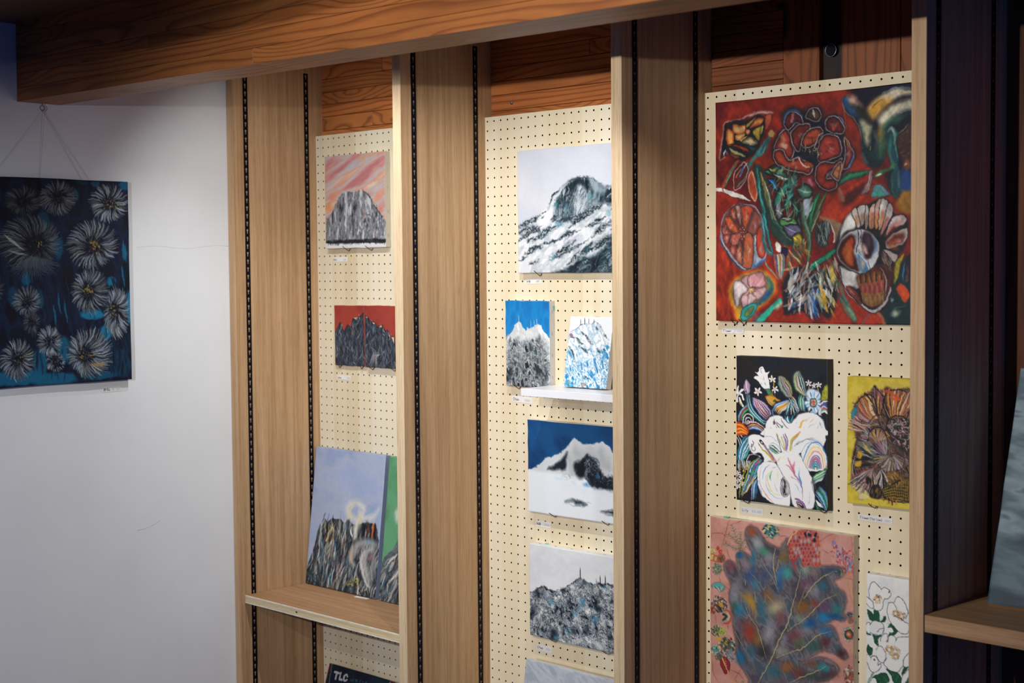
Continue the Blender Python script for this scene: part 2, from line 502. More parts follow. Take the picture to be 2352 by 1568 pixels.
# ------------------------------------------------------------------ a small brush engine: pictures are painted into vertex colours
def _hash(ix, iy, seed):
    h = (ix.astype(np.int64) * 374761393 + iy.astype(np.int64) * 668265263 + seed * 974634567) & 0x7fffffff
    h = ((h ^ (h >> 13)) * 1274126177) & 0x7fffffff
    return ((h ^ (h >> 16)) & 0xffff) / 65535.0
def vnoise(x, y, seed):
    ix = np.floor(x); iy = np.floor(y); fx = x - ix; fy = y - iy
    fx = fx * fx * (3 - 2 * fx); fy = fy * fy * (3 - 2 * fy)
    a = _hash(ix, iy, seed); b = _hash(ix + 1, iy, seed); c = _hash(ix, iy + 1, seed); d = _hash(ix + 1, iy + 1, seed)
    return a + (b - a) * fx + (c - a) * fy + (a - b - c + d) * fx * fy
def fbm(x, y, seed, octv=4, gain=0.55):
    s = 0; t = 0; a = 1.0
    for i in range(octv):
        s = s + a * vnoise(x, y, seed + i * 17); t += a
        a *= gain; x = x * 2.03 + 5.1; y = y * 2.03 + 1.7
    return s / t
def sstep(a, b, x):
    t = np.clip((x - a) / (b - a), 0, 1); return t * t * (3 - 2 * t)
def hx(c):
    if isinstance(c, str):
        return np.array([int(c[i:i + 2], 16) for i in (0, 2, 4)], float)
    return np.asarray(c, float)
def S(s):
    """'x,y x,y ...' -> array"""
    return np.array([[float(v) for v in p.split(',')] for p in s.split()])
def smooth(p, closed, k=6):
    p = np.asarray(p, float); n = len(p)
    if n < 3: return p
    out = []
    rng = range(n if closed else n - 1)
    t = np.linspace(0, 1, k, endpoint=False)[:, None]
    for i in rng:
        if closed: a, b, c, d = p[i - 1], p[i], p[(i + 1) % n], p[(i + 2) % n]
        else: a, b, c, d = p[max(i - 1, 0)], p[i], p[i + 1], p[min(i + 2, n - 1)]
        out.append(0.5 * (2 * b + (c - a) * t + (2 * a - 5 * b + 4 * c - d) * t ** 2 + (3 * b - a - 3 * c + d) * t ** 3))
    out = np.concatenate(out)
    if not closed: out = np.vstack([out, p[-1]])
    return out

class Paint:
    def __init__(s, w, h, quad, cell=0.00145, bg='808080', frame=(0, 0, 1)):
        s.W = max(8, int(round(w / cell))); s.H = max(8, int(round(h / cell)))
        s.w, s.h = w, h
        dst = [(0, 0), (s.W, 0), (s.W, s.H), (0, s.H)]
        A = []; b = []
        for (x, y), (u, v) in zip(quad, dst):
            A.append([x, y, 1, 0, 0, 0, -u * x, -u * y]); b.append(u)
            A.append([0, 0, 0, x, y, 1, -v * x, -v * y]); b.append(v)
        s.Hm = np.append(np.linalg.solve(np.array(A), np.array(b)), 1).reshape(3, 3)
        s.im = np.zeros((s.H, s.W, 3)); s.im[:] = hx(bg)
        s.Y, s.X = np.mgrid[0:s.H, 0:s.W] + 0.5
        s.fr = frame
        s.rng = np.random.default_rng(7)
        # ragged brush edges: a noise field that displaces every outline a little
        s.rag = 1.1; s.dry = 0.0
        s.nx = (fbm(s.X / 7.0, s.Y / 7.0, 301, 3, 0.6) - 0.5) * 3.2
        s.ny = (fbm(s.X / 7.0 + 31.7, s.Y / 7.0 + 11.3, 302, 3, 0.6) - 0.5) * 3.2
        s.nd = fbm(s.X / 2.6, s.Y / 2.6, 303, 2)
    def frame(s, *f): s.fr = f; return s
    def T(s, p):
        p = np.atleast_2d(np.asarray(p, float))
        x = s.fr[0] + p[:, 0] / s.fr[2]; y = s.fr[1] + p[:, 1] / s.fr[2]
        q = np.stack([x, y, np.ones_like(x)], 1) @ s.Hm.T
        return q[:, :2] / q[:, 2:]
    def k(s, p):
        """canvas cells per sketch unit near p"""
        p = np.atleast_2d(p).mean(0)
        a = s.T([p, p + [1, 0], p + [0, 1]])
        return (np.linalg.norm(a[1] - a[0]) + np.linalg.norm(a[2] - a[0])) / 2
    def box(s, q, pad):
        x0 = max(0, int(q[:, 0].min() - pad)); x1 = min(s.W, int(q[:, 0].max() + pad) + 2)
        y0 = max(0, int(q[:, 1].min() - pad)); y1 = min(s.H, int(q[:, 1].max() + pad) + 2)
        return (slice(y0, y1), slice(x0, x1)) if x1 > x0 and y1 > y0 else None
    def put(s, sl, al, c):
        al = al[..., None] if al.ndim == 2 else al
        s.im[sl] = s.im[sl] * (1 - al) + c * al
    def sd(s, q, sl):
        """signed distance (inside positive) to closed polygon q on the slice"""
        X = s.X[sl] + s.nx[sl] * s.rag; Y = s.Y[sl] + s.ny[sl] * s.rag
        d2 = np.full(X.shape, 1e9); ins = np.zeros(X.shape, bool)
        n = len(q)
        for i in range(n):
            ax, ay = q[i]; bx, by = q[(i + 1) % n]
            ex, ey = bx - ax, by - ay
            L = ex * ex + ey * ey + 1e-9
            t = np.clip(((X - ax) * ex + (Y - ay) * ey) / L, 0, 1)
            d2 = np.minimum(d2, (X - ax - t * ex) ** 2 + (Y - ay - t * ey) ** 2)
            if (ay > by) != (ay < by) or ay != by:
                c = ((ay > Y) != (by > Y))
                if ay != by: ins ^= c & (X < (bx - ax) * (Y - ay) / (by - ay) + ax)
        d = np.sqrt(d2)
        return np.where(ins, d, -d)
    def poly(s, pts, c, a=1.0, edge=None, rw=20, soft=1.0, sm=True, mask=False):
        pts = S(pts) if isinstance(pts, str) else np.asarray(pts, float)
        kk = s.k(pts)
        q = s.T(smooth(pts, True, 4) if sm else pts)
        sl = s.box(q, soft + 1)
        if sl is None: return None
        sd = s.sd(q, sl)
        al = np.clip(0.5 + sd / max(soft, 0.6), 0, 1) * a
        col = hx(c)
        if edge is not None:
            t = sstep(0, rw * kk, sd)[..., None]
            col = hx(edge) * (1 - t) + col * t
        if mask: return sl, al, sd
        s.put(sl, al, col)
    def line(s, pts, w, c, a=1.0, taper=(1, 1), sm=True, soft=1.0, closed=False):
        pts = S(pts) if isinstance(pts, str) else np.asarray(pts, float)
        kk = s.k(pts)
        p = smooth(pts, closed, 5) if sm else pts
        if closed: p = np.vstack([p, p[:1]])
        q = s.T(p)
        r = max(w * kk / 2, 0.35)
        sl = s.box(q, r + soft + 1)
        if sl is None: return
        X = (s.X[sl] + s.nx[sl] * s.rag)[..., None]; Y = (s.Y[sl] + s.ny[sl] * s.rag)[..., None]
        A = q[:-1]; E = q[1:] - A
        L = (E ** 2).sum(1) + 1e-9
        t = np.clip(((X - A[:, 0]) * E[:, 0] + (Y - A[:, 1]) * E[:, 1]) / L, 0, 1)
        d = np.sqrt((X - A[:, 0] - t * E[:, 0]) ** 2 + (Y - A[:, 1] - t * E[:, 1]) ** 2)
        n = len(A)
        f = (np.arange(n) + t) / n
        u = 1 - np.abs(2 * f - 1)
        tw = np.where(f < 0.5, taper[0] + (1 - taper[0]) * np.clip(u * 1.4, 0, 1), taper[1] + (1 - taper[1]) * np.clip(u * 1.4, 0, 1))
        al = np.clip(0.5 + (r * tw - d) / soft, 0, 1).max(-1) * a
        if s.dry: al = al * np.clip(1 + s.dry * (s.nd[sl] - 0.62) * 4, 0, 1)
        if w * kk < 0.7: al = al * (w * kk / 0.7)
        s.put(sl, al, hx(c))
    def blob(s, x, y, rx, ry, c, a=1.0, ang=0.0, soft=0.6):
        kk = s.k([[x, y]])
        cx, cy = s.T([[x, y]])[0]
        R = max(rx, ry) * kk
        sl = s.box(np.array([[cx, cy]]), R + 2)
        if sl is None: return
        dx = s.X[sl] + s.nx[sl] * s.rag * 1.5 - cx; dy = s.Y[sl] + s.ny[sl] * s.rag * 1.5 - cy
        ca, sa = math.cos(ang), math.sin(ang)
        u = (dx * ca + dy * sa) / (rx * kk); v = (-dx * sa + dy * ca) / (ry * kk)
        d = np.sqrt(u * u + v * v)
        s.put(sl, (1 - sstep(1 - soft, 1.0, d)) * a, hx(c))
    def field(s, pts, ramp, scale=(60, 60), ang=0.0, a=1.0, octv=4, seed=1, lo=0.3, hi=0.7, soft=1.5, sm=True, fade=None, gain=0.55, fadep=1.0):
        """fill an outline with a noise-driven colour ramp; scale in sketch units along/across"""
        if pts is None:
            sl = (slice(0, s.H), slice(0, s.W)); al = np.ones((s.H, s.W)); kk = s.k(np.array([[500, 500.]])) if s.fr[2] != 1 else 1
            kk = s.kmid()
            sd = None
        else:
            pts = S(pts) if isinstance(pts, str) else np.asarray(pts, float)
            r = s.poly(pts, '000000', mask=True, soft=soft, sm=sm)
            if r is None: return
            sl, al, sd = r; kk = s.k(pts)
        X = s.X[sl]; Y = s.Y[sl]
        ca, sa = math.cos(ang), math.sin(ang)
        u = (X * ca + Y * sa) / (scale[0] * kk); v = (-X * sa + Y * ca) / (scale[1] * kk)
        n = np.clip((fbm(u, v, seed, octv, gain) - lo) / (hi - lo), 0, 1)
        R = np.array([hx(c) for c in ramp]); m = len(R) - 1
        f = n * m; i = np.minimum(f.astype(int), m - 1); t = (f - i)[..., None]
        col = R[i] * (1 - t) + R[i + 1] * t
        if fade is not None and sd is not None: al = al * sstep(0, fade * kk, sd) ** fadep
        s.put(sl, al * a, col)
    def kmid(s):
        # cells per sketch unit at the middle of the canvas
        inv = np.linalg.inv(s.Hm); q = inv @ np.array([s.W / 2, s.H / 2, 1]); q = q[:2] / q[2]
        p = [(q[0] - s.fr[0]) * s.fr[2], (q[1] - s.fr[1]) * s.fr[2]]
        return s.k([p])
    def inside(s, pts, n):
        """n random sketch points inside an outline"""
        pts = S(pts) if isinstance(pts, str) else np.asarray(pts, float)
        out = []
        lo, hi = pts.min(0), pts.max(0)
        while len(out) < n:
            c = s.rng.uniform(lo, hi, (max(64, n), 2))
            ins = np.zeros(len(c), bool)
            m = len(pts)
            for i in range(m):
                ax, ay = pts[i]; bx, by = pts[(i + 1) % m]
                if ay == by: continue
                cr = (ay > c[:, 1]) != (by > c[:, 1])
                ins ^= cr & (c[:, 0] < (bx - ax) * (c[:, 1] - ay) / (by - ay) + ax)
            out += list(c[ins])
        return np.array(out[:n])
    def strokes(s, pts, n, ang, dang, L, w, pal, a=0.9, bend=0.05, taper=(0.3, 0.2)):
        for p in s.inside(pts, n):
            th = ang + s.rng.normal() * dang
            l = L * s.rng.uniform(0.5, 1.3)
            d = np.array([math.cos(th), math.sin(th)]); nrm = np.array([-d[1], d[0]])
            mid = p + nrm * l * bend * s.rng.normal()
            c = pal[s.rng.integers(len(pal))]
            s.line(np.array([p - d * l / 2, mid, p + d * l / 2]), w * s.rng.uniform(0.5, 1.4), c, a * s.rng.uniform(0.5, 1), taper)
    def shape(s, pts, c, out='101018', ow=6, edge=None, rw=25, a=1.0, oa=0.9):
        s.poly(pts, c, a, edge, rw)
        if out: s.line(pts, ow, out, oa, closed=True)
    def stripes(s, A, B, cols, a=1.0, tap=(1, 1), wob=0.0):
        """bands blended between outline curve A and curve B"""
        A = smooth(S(A) if isinstance(A, str) else A, False, 6); B = smooth(S(B) if isinstance(B, str) else B, False, 6)
        m = min(len(A), len(B))
        A = A[np.linspace(0, len(A) - 1, m).astype(int)]; B = B[np.linspace(0, len(B) - 1, m).astype(int)]
        n = len(cols)
        for i, c in enumerate(cols):
            t = (i + 0.5) / n
            w = np.linalg.norm(B - A, axis=1).mean() / n * 1.15
            P = A * (1 - t) + B * t
            if wob: P = P + s.rng.normal(0, wob, P.shape)
            s.line(P, w, c, a, tap, sm=False)
    def grain(s, amt=6, scale=3.0, seed=5):
        n = fbm(s.X / scale, s.Y / scale, seed, 3) - 0.5
        s.im += n[..., None] * amt * 2
    def mottle(s, amt=0.25, scale=9.0, ang=0.8, stretch=3.0, seed=77):
        ca, sa = math.cos(ang), math.sin(ang)
        n = fbm((s.X * ca + s.Y * sa) / (scale * stretch), (-s.X * sa + s.Y * ca) / scale, seed, 4, 0.6) - 0.5
        s.im *= (1 + amt * 2 * n)[..., None]
    def linear(s, gain):
        c = np.clip(s.im, 0, 255) / 255.0
        l = np.where(c <= 0.04045, c / 12.92, ((c + 0.055) / 1.055) ** 2.4)
        return np.clip(l * np.asarray(gain), 0.0015, 0.88)

def canvas_mesh(P, depth, gain, side, wobble=0.0006, seed=1):
    """front grid facing -y with the picture, wrapped edges; local origin at the bottom-left of the back"""
    W, H = P.W, P.H
    rgb = P.linear(gain)
    xs = np.linspace(0, P.w, W); zs = np.linspace(P.h, 0, H)
    Xg, Zg = np.meshgrid(xs, zs)
    e = np.minimum(np.minimum(Xg, P.w - Xg), np.minimum(Zg, P.h - Zg))
    Yg = -depth + 0.0012 * (1 - np.clip(e / 0.002, 0, 1)) ** 2
    rg = np.random.default_rng(seed)
    wx = np.interp(xs, np.linspace(0, P.w, 9), rg.normal(0, wobble, 9)); wz = np.interp(zs, np.linspace(0, P.h, 9), rg.normal(0, wobble, 9))
    near = np.clip(1 - e / 0.01, 0, 1)
    Zg = Zg + wx[None, :] * near; Xg = Xg + wz[:, None] * near
    front = np.stack([Xg, Yg, Zg], -1).reshape(-1, 3)
    idx = np.arange(W * H).reshape(H, W)
    F = np.stack([idx[:-1, :-1], idx[1:, :-1], idx[1:, 1:], idx[:-1, 1:]], -1).reshape(-1, 4)
    ring = np.concatenate([idx[0, :-1], idx[:-1, -1], idx[-1, :0:-1], idx[:0:-1, 0]])
    rv = front[ring]
    n0 = W * H; m = len(ring)
    sc = s2l(np.asarray(side if not callable(side) else (128, 128, 128))) * np.asarray(gain)
    r1 = rv.copy(); r2 = rv.copy(); r2[:, 1] = 0
    V = np.concatenate([front, r1, r2])
    C = np.concatenate([rgb.reshape(-1, 3), np.tile(sc, (2 * m, 1))])
    a = n0 + np.arange(m); b = n0 + (np.arange(m) + 1) % m
    F2 = np.stack([a, b, b + m, a + m], -1)
    cv = np.array([[0, 0, 0], [P.w, 0, 0], [P.w, 0, P.h], [0, 0, P.h]])
    V = np.concatenate([V, cv]); C = np.concatenate([C, np.tile(s2l((150, 130, 100)), (4, 1))])
    k = n0 + 2 * m
    F = np.concatenate([F, F2, [[k, k + 3, k + 2, k + 1]]])
    me = fast_mesh('canvas', V, F, np.clip(C, 0.0015, 0.88), smooth=False)
    me.materials.append(M['paint'])
    return me
# paint brightness relative to the sketch colours, one value per picture
GAIN = {k: (1.0, 1.0, 1.0) for k in ('pink', 'red', 'whitemt', 'blue', 'navy', 'antenna', 'rose', 'lily', 'yellow', 'leaf', 'whitefl', 'dark', 'cliff')}
GAIN['lily'] = (1.15, 1.15, 1.15); GAIN['whitefl'] = (1.12, 1.12, 1.12); GAIN['whitemt'] = (0.92, 0.92, 0.92)
GAIN['navy'] = (1.05, 1.05, 1.05); GAIN['rose'] = (0.95, 0.95, 0.95); GAIN['dark'] = (1.0, 1.05, 1.1)
# ------------------------------------------------------------------ the pictures
GREYS = ['c9ccd2', '8d939c', '5b626d', 'e6e8ec', '343b47', 'a9afb8']
DARKS = ['0f1620', '1b2430', '2a333f']

def pic_asters(w, h, q):
    P = Paint(w, h, q, 0.0016, '050d24', (0, 390, 3.0156))
    P.field(None, ['030818', '06122c', '0a2038', '05101f'], (160, 60), 1.4, seed=3)
    # teal ground showing between the flowers
    for x, y, rx, ry, c in ((870, 110, 60, 40, '0d5a78'), (660, 100, 40, 22, '0b4a66'), (520, 170, 30, 60, '0a4258'), (300, 350, 60, 70, '0a3a50'),
                            (405, 540, 40, 90, '0b4560'), (860, 570, 22, 60, '0d5570'), (770, 770, 40, 40, '0e6484'), (640, 1000, 110, 40, '0f6f92'),
                            (890, 950, 24, 130, '0f7296'), (730, 1130, 50, 60, '106f92'), (440, 1250, 60, 110, '0d5670'), (280, 1330, 60, 110, '0c5470'),
                            (120, 1440, 260, 60, '0d5a7a'), (380, 1450, 200, 60, '0c5876'), (700, 1420, 160, 30, '0b4a68'), (90, 880, 40, 90, '0a3c54'),
                            (270, 900, 40, 80, '0a4058'), (180, 760, 40, 50, '0b4a62'), (840, 1330, 90, 120, '0a344e'), (560, 90, 60, 20, '083046')):
        P.blob(x, y, rx, ry, c, 0.95, soft=0.35)
    P.strokes('420,700 900,700 900,1440 260,1440 260,800', 90, 1.5, 0.2, 130, 14, ['04091c', '0a1c30', '062038', '0b2c3c'], 0.8)
    P.strokes('780,1150 905,1150 905,1440 770,1440', 30, 1.55, 0.1, 160, 12, ['061226', '0a2a40', '03081a'], 0.9)
    P.strokes('500,80 640,80 640,400 480,400', 26, 1.5, 0.2, 140, 12, ['03081a', '06142a'], 0.9)
    for x, y in ((400, 920), (445, 980), (370, 1000), (840, 730), (850, 560), (180, 770)):
        P.line(S('%d,%d %d,%d %d,%d' % (x, y - 70, x + 8, y, x + 22, y + 80)), 12, '0e5f7c', 0.9, (0.2, 0.2))
    rng = np.random.default_rng(11)
    def aster(cx, cy, x0, x1, y0, y1, n, bright, hole=0.34, yel=None, gap=None):
        mx, my = (x0 + x1) / 2, (y0 + y1) / 2
        P.blob(mx, my, (x1 - x0) * 0.47, (y1 - y0) * 0.47, '040a1c', 0.85, soft=0.4)
        for rep in range(2):
            for i in range(n):
                th = 2 * PI * (i + rng.uniform(0, 1)) / n
                if gap and gap[0] < math.degrees(th) % 360 < gap[1] and rng.random() < 0.7: continue
                ex = mx + math.cos(th) * (x1 - x0) / 2 * rng.uniform(0.82, 1.04)
                ey = my + math.sin(th) * (y1 - y0) / 2 * rng.uniform(0.82, 1.04)
                k = hole * rng.uniform(0.85, 1.7)
                sx, sy = cx + (ex - cx) * k, cy + (ey - cy) * k
                bx, by = (sx + ex) / 2 - (ey - sy) * 0.1, (sy + ey) / 2 + (ex - sx) * 0.1
                v = bright * rng.uniform(0.35, 1.0)
                c = (v * 0.92, v * 0.97, v * 1.02) if rng.random() < 0.9 else (v, v * 0.97, v * 0.86)
                P.line(np.array([[sx, sy], [bx, by], [ex, ey]]), rng.uniform(3.5, 8.5), c, 0.92, (0.25, 0.45))
        for i in range(int(n * 1.2)):
            th = rng.uniform(0, 2 * PI); r = rng.uniform(0.35, 1.0) * hole
            x, y = cx + math.cos(th) * r * (x1 - x0) / 2, cy + math.sin(th) * r * (y1 - y0) / 2
            v = bright * rng.uniform(0.15, 0.6)
            P.blob(x, y, 6, 5, (v * 0.9, v * 0.95, v), 0.9)
        if yel:
            for i in range(yel):
                P.blob(cx + rng.normal() * 22, cy + rng.normal() * 20, rng.uniform(4, 9), rng.uniform(4, 12), (rng.uniform(120, 170), rng.uniform(105, 140), rng.uniform(40, 70)), 0.9)
    aster(165, 225, 25, 295, 110, 320, 46, 105)
    aster(395, 185, 262, 535, 70, 320, 52, 150)
    aster(760, 232, 612, 890, 92, 372, 56, 185, yel=12)
    aster(275, 520, -30, 428, 300, 700, 70, 130, yel=6)
    for th in np.linspace(0.3, 2.6, 26):
        P.line(np.array([[225, 600], [225 + 120 * math.cos(th), 600 + 100 * math.sin(th)], [225 + 210 * math.cos(th), 600 + rng.uniform(130, 200) * math.sin(th)]]), 6, (80, 88, 96), 0.8, (0.3, 0.2))
    P.line('30,450 90,500 170,560', 16, 'b9b7ac', 0.8, (0.2, 0.1)); P.line('60,560 130,580 190,590', 14, 'a8a8a2', 0.7, (0.2, 0.1))
    aster(650, 525, 452, 825, 340, 690, 62, 165, yel=26)
    aster(600, 835, 488, 760, 670, 1005, 54, 165, yel=14)
    aster(785, 965, 712, 905, 795, 1180, 56, 185, yel=9)
    aster(190, 925, 78, 292, 800, 1010, 40, 150)
    aster(225, 1050, 160, 275, 960, 1150, 26, 110)
    aster(340, 1190, 250, 432, 1070, 1300, 44, 185)
    aster(385, 1310, 318, 450, 1255, 1405, 26, 180, hole=0.5)
    aster(118, 1300, -5, 245, 1165, 1470, 54, 175, yel=5)
    aster(575, 1290, 455, 785, 1080, 1445, 70, 175, hole=0.3, yel=6)
    for x, y in ((650, 1345), (690, 1338), (640, 1280), (668, 1352), (700, 1350)):
        P.line(np.array([[x - 35, y + 4], [x, y], [x + 30, y - 6]]), 7, 'a8793c', 0.85, (0.2, 0.2))
    aster(-40, 820, -130, 30, 700, 940, 30, 120); aster(-120, 260, -260, -10, 120, 420, 46, 140); aster(-200, 620, -380, -60, 440, 800, 50, 150, yel=8); aster(-180, 1180, -340, -30, 980, 1380, 50, 160)
    P.grain(5, 2.2)
    return P

def pic_pink(w, h, q):
    P = Paint(w, h, q, 0.00135, 'c39a94', (690, 290, 4.752))
    P.rag = 1.6; P.dry = 0.4
    P.field(None, ['b9777a', 'c88d86', 'c0a39f', 'bcb4b6', 'd09a86', 'd8b098'], (420, 90), -0.35, seed=12, lo=0.28, hi=0.72)
    for x, y, rx, ry, c, a in ((580, 420, 170, 50, 'aebfca', 0.8), (430, 580, 110, 26, 'c9c6cc', 0.7), (330, 660, 110, 36, 'b8bccb', 0.8), (780, 640, 150, 30, 'e0d0bc', 0.8),
                               (850, 610, 80, 18, 'd6a35e', 0.8), (330, 380, 120, 40, 'bb7579', 0.7), (720, 480, 170, 36, 'bd7074', 0.8), (830, 660, 110, 50, 'c3b5b8', 0.8),
                               (850, 780, 90, 60, 'd68f7c', 0.8), (360, 760, 130, 60, 'd98a66', 0.85), (310, 880, 80, 70, 'd18c4e', 0.8), (300, 820, 60, 18, 'e6c8a8', 0.7),
                               (700, 340, 150, 30, 'd79a72', 0.7), (870, 900, 50, 60, 'd47a66', 0.8)):
        P.blob(x, y, rx, ry, c, a, -0.35, 1.0)
    mt = '268,1080 300,1010 345,940 395,840 420,775 455,735 510,712 560,718 600,715 640,702 690,700 740,750 775,800 805,850 840,905 880,950 915,1000 935,1060 940,1260 268,1270'
    P.field(mt, ['2c3038', '6b7078', '8f949b', '5a5f68', 'a3a7ad', 'c8cbd0'], (110, 34), 1.62, seed=5, lo=0.27, hi=0.72, sm=False)
    P.strokes(mt, 240, 1.6, 0.18, 70, 15, ['2b2f36', '3b4149', '9a9ea6', 'b9bdc4', 'd7d9dd', '737982'], 0.55)
    P.strokes('640,900 920,1000 920,1230 620,1230', 60, 1.6, 0.5, 36, 13, ['e8eaec', 'c4c8ce', 'f0f0f2'], 0.6)
    for x, y, c in ((685, 975, 'c06a66'), (700, 920, 'a8787c'), (660, 1050, 'b08a88'), (820, 1215, 'a45c5c'), (500, 790, 'a98a8e'), (400, 1060, 'a08880'), (640, 1210, 'a87070'), (540, 770, '9c8a90'), (430, 1000, '958084')):
        P.line(np.array([[x - 3, y - 34], [x, y], [x + 4, y + 32]]), 15, c, 0.7, (0.2, 0.2))
    P.line('690,702 745,752 780,805', 12, '24272e', 0.8, (0.2, 0.3)); P.line('800,850 840,905 905,990', 10, '2a2c33', 0.7, (0.2, 0.3))
    P.field('262,1250 945,1225 945,1285 262,1295', ['10161e', '1b232d', '333b46'], (30, 18), 0, seed=8, soft=3)
    P.poly('262,1278 945,1270 960,1345 255,1350', 'e2e3e4', soft=2, sm=False)
    P.strokes('270,1240 930,1230 930,1280 270,1290', 110, 1.57, 0.25, 34, 9, ['141a22', '202833', '0f141b'], 0.8)
    P.grain(4, 2.5)
    return P

def red_ridge(P, ridge, caps, seed):
    P.field(ridge, ['141c2a', '2a3442', '1b2433', '48525f'], (90, 16), 1.5, seed=seed, sm=False)
    P.strokes(ridge, 230, 1.75, 0.28, 120, 6, ['0f1725', '8c96a4', 'b8bfc9', '5a6573', '39434f', '6f7783'], 0.75)
    P.strokes(ridge, 150, 1.35, 0.2, 100, 5, ['131b29', '9aa3b0', '58626f', '0d1420', 'c7ccd4'], 0.7)
    P.strokes(ridge, 34, 1.6, 0.3, 90, 7, ['8a7050', 'a98b66', '7a6a78', '936f78', '506f86', 'e8e6e2'], 0.8)
    for c in caps:
        P.poly(c, 'd8bfa4', sm=False); P.line(c, 5, '141a24', 0.9, sm=False, closed=True)
    rr = S(ridge)[:-2]
    P.line(rr, 6, '10161f', 0.9, sm=False)

def pic_red_left(w, h, q):
    P = Paint(w, h, q, 0.00115, '97372f', (690, 660, 6.533))
    P.field(None, ['8c322b', '9a3a31', 'a03e34'], (200, 200), 0, seed=2)
    red_ridge(P, '470,720 500,650 535,575 562,520 600,620 625,660 655,590 680,558 725,600 745,500 760,470 790,480 850,440 880,420 912,385 930,1220 470,1200',
              ['562,518 590,560 606,640 580,590', '752,462 850,440 800,492 770,478'], 4)
    P.grain(4, 2.5)
    return P
def pic_red_right(w, h, q):
    P = Paint(w, h, q, 0.00115, '97372f', (690, 660, 6.533))
    P.field(None, ['8c322b', '9a3a31', 'a03e34'], (200, 200), 0, seed=6)
    red_ridge(P, '935,420 960,418 1000,440 1040,505 1110,530 1150,600 1205,560 1260,650 1295,632 1340,735 1395,745 1408,800 1425,1260 935,1230',
              ['1055,520 1108,528 1090,556', '1160,602 1205,562 1215,600', '1290,640 1330,720 1345,800 1300,680', '1345,740 1395,750 1392,860 1370,800', '965,425 1000,445 990,470'], 9)
    for i in range(7):
        x = 1060 + i * 12
        P.line(np.array([[x + 60, 940 + i * 12], [x, 1040], [x - 40 + i * 6, 1190]]), 6, ('c9ced6', 'a89aa4', 'd8c8a8')[i % 3], 0.8, (0.3, 0.3))
    P.blob(1085, 630, 34, 70, '5f96a8', 0.7, 0.2, 1.0)
    P.line('1095,1030 1098,1070', 10, 'a85060', 0.8)
    P.grain(4, 2.5)
    return P

def pic_cliff(w, h, q):
    P = Paint(w, h, q, 0.0015, 'a3b1cf', (540, 980, 3.136))
    P.field(None, ['94a6cc', 'a2b0ce', 'aab6cf', '9fb0d4'], (160, 120), 0.3, seed=21)
    cl = '505,1130 520,1010 560,900 600,760 612,712 632,720 648,662 668,690 705,658 730,668 760,664 790,690 825,665 850,700 905,705 940,690 1000,695 1025,705 1040,820 1030,1230 900,1240'
    P.field(cl, ['101820', '27323c', '4b545c', '1a242c', '6f767c'], (110, 18), 1.75, seed=3, sm=False)
    P.strokes(cl, 300, 1.75, 0.14, 120, 8, ['0c141a', '141d24', 'b9bdbf', 'dcdcd8', '8c9296', '3c464e', 'c8c6bc'], 0.8, 0.06)
    P.strokes('600,800 800,700 820,1180 560,1140', 90, 1.72, 0.16, 110, 8, ['e6e4de', '2f7ba0', 'b58a52', '9a6a48', 'f0eee8', '11181e', '7a6a80', '4a94b4'], 0.8, 0.06)
    P.strokes('640,700 790,700 760,840 660,860', 40, 1.7, 0.2, 70, 9, ['d8cfae', 'e8e4d8', 'b0a060', '6a5040'], 0.8)
    P.strokes('520,1040 640,1060 620,1150 520,1130', 30, 0.9, 0.3, 70, 6, ['142028', '2a4450', '3a5a60'], 0.8)
    for x in (895, 930, 960, 985, 1015):
        P.line(np.array([[x, 698], [x - 2, 770], [x - 8, 830]]), 20, '151b22', 0.9, (0.6, 0.3))
    P.line('1002,698 998,750 990,800', 14, 'd0622e', 1, (0.6, 0.3)); P.line('965,705 960,780', 9, '7a3a2a', 0.9)
    # smoke plume
    for a, ww, c in (('860,740 880,680 840,650 815,600 840,560 890,548 930,580', 44, 'ded9cc'), ('900,560 935,600 920,650 960,660 1010,640 1040,590', 36, 'e6e4dc'), ('870,800 885,720 905,660 900,610', 40, 'ece8de')):
        P.line(a, ww, c, 0.75, (0.5, 0.3), soft=12)
    P.line('820,620 822,660 835,600 870,562', 12, 'd8d3a0', 0.8, (0.2, 0.2)); P.line('905,620 910,670 890,700', 16, 'e0d479', 0.8, (0.2, 0.2), soft=4)
    P.line('940,630 975,620 990,595', 14, '7fb6c4', 0.8, (0.2, 0.2), soft=4); P.line('950,590 965,610', 8, 'aab4c0', 0.7)
    P.line('845,720 838,760 850,800', 12, 'f2f0ea', 0.9, (0.3, 0.1)); P.line('880,720 870,780', 10, 'eeeae2', 0.8, (0.3, 0.1))
    # lower mist
    for a, ww, c in (('1020,850 960,830 890,850 860,900 840,960 870,1000', 50, 'b8b4b4'), ('1000,880 960,890 930,940 940,1010 960,1080 970,1150', 56, 'c4c2c0'), ('1010,900 1000,1000 980,1100', 40, '8f9098')):
        P.line(a, ww, c, 0.8, (0.5, 0.3), soft=12)
    P.line('850,860 835,920 850,990', 26, 'd2b49c', 0.7, (0.2, 0.2), soft=8); P.line('990,930 970,950', 20, 'b07a84', 0.7, soft=6)
    P.line('930,900 910,960 920,1030 950,1130 975,1150', 18, 'e6e4de', 0.8, (0.2, 0.2), soft=4); P.line('1015,840 960,830 930,845', 16, '6fa0b8', 0.7, (0.2, 0.2), soft=5)
    P.strokes('800,1110 900,1090 900,1170 820,1160', 40, -0.6, 0.5, 30, 6, ['b0a040', '8a7c30', '2a2e20', 'd0c060', '5a8070'], 0.85)
    P.strokes('900,1150 1030,1180 1020,1230 900,1220', 26, 1.5, 0.4, 50, 9, ['101418', '1c2228', 'd8d4c4'], 0.85)
    P.grain(4, 2.5)
    return P

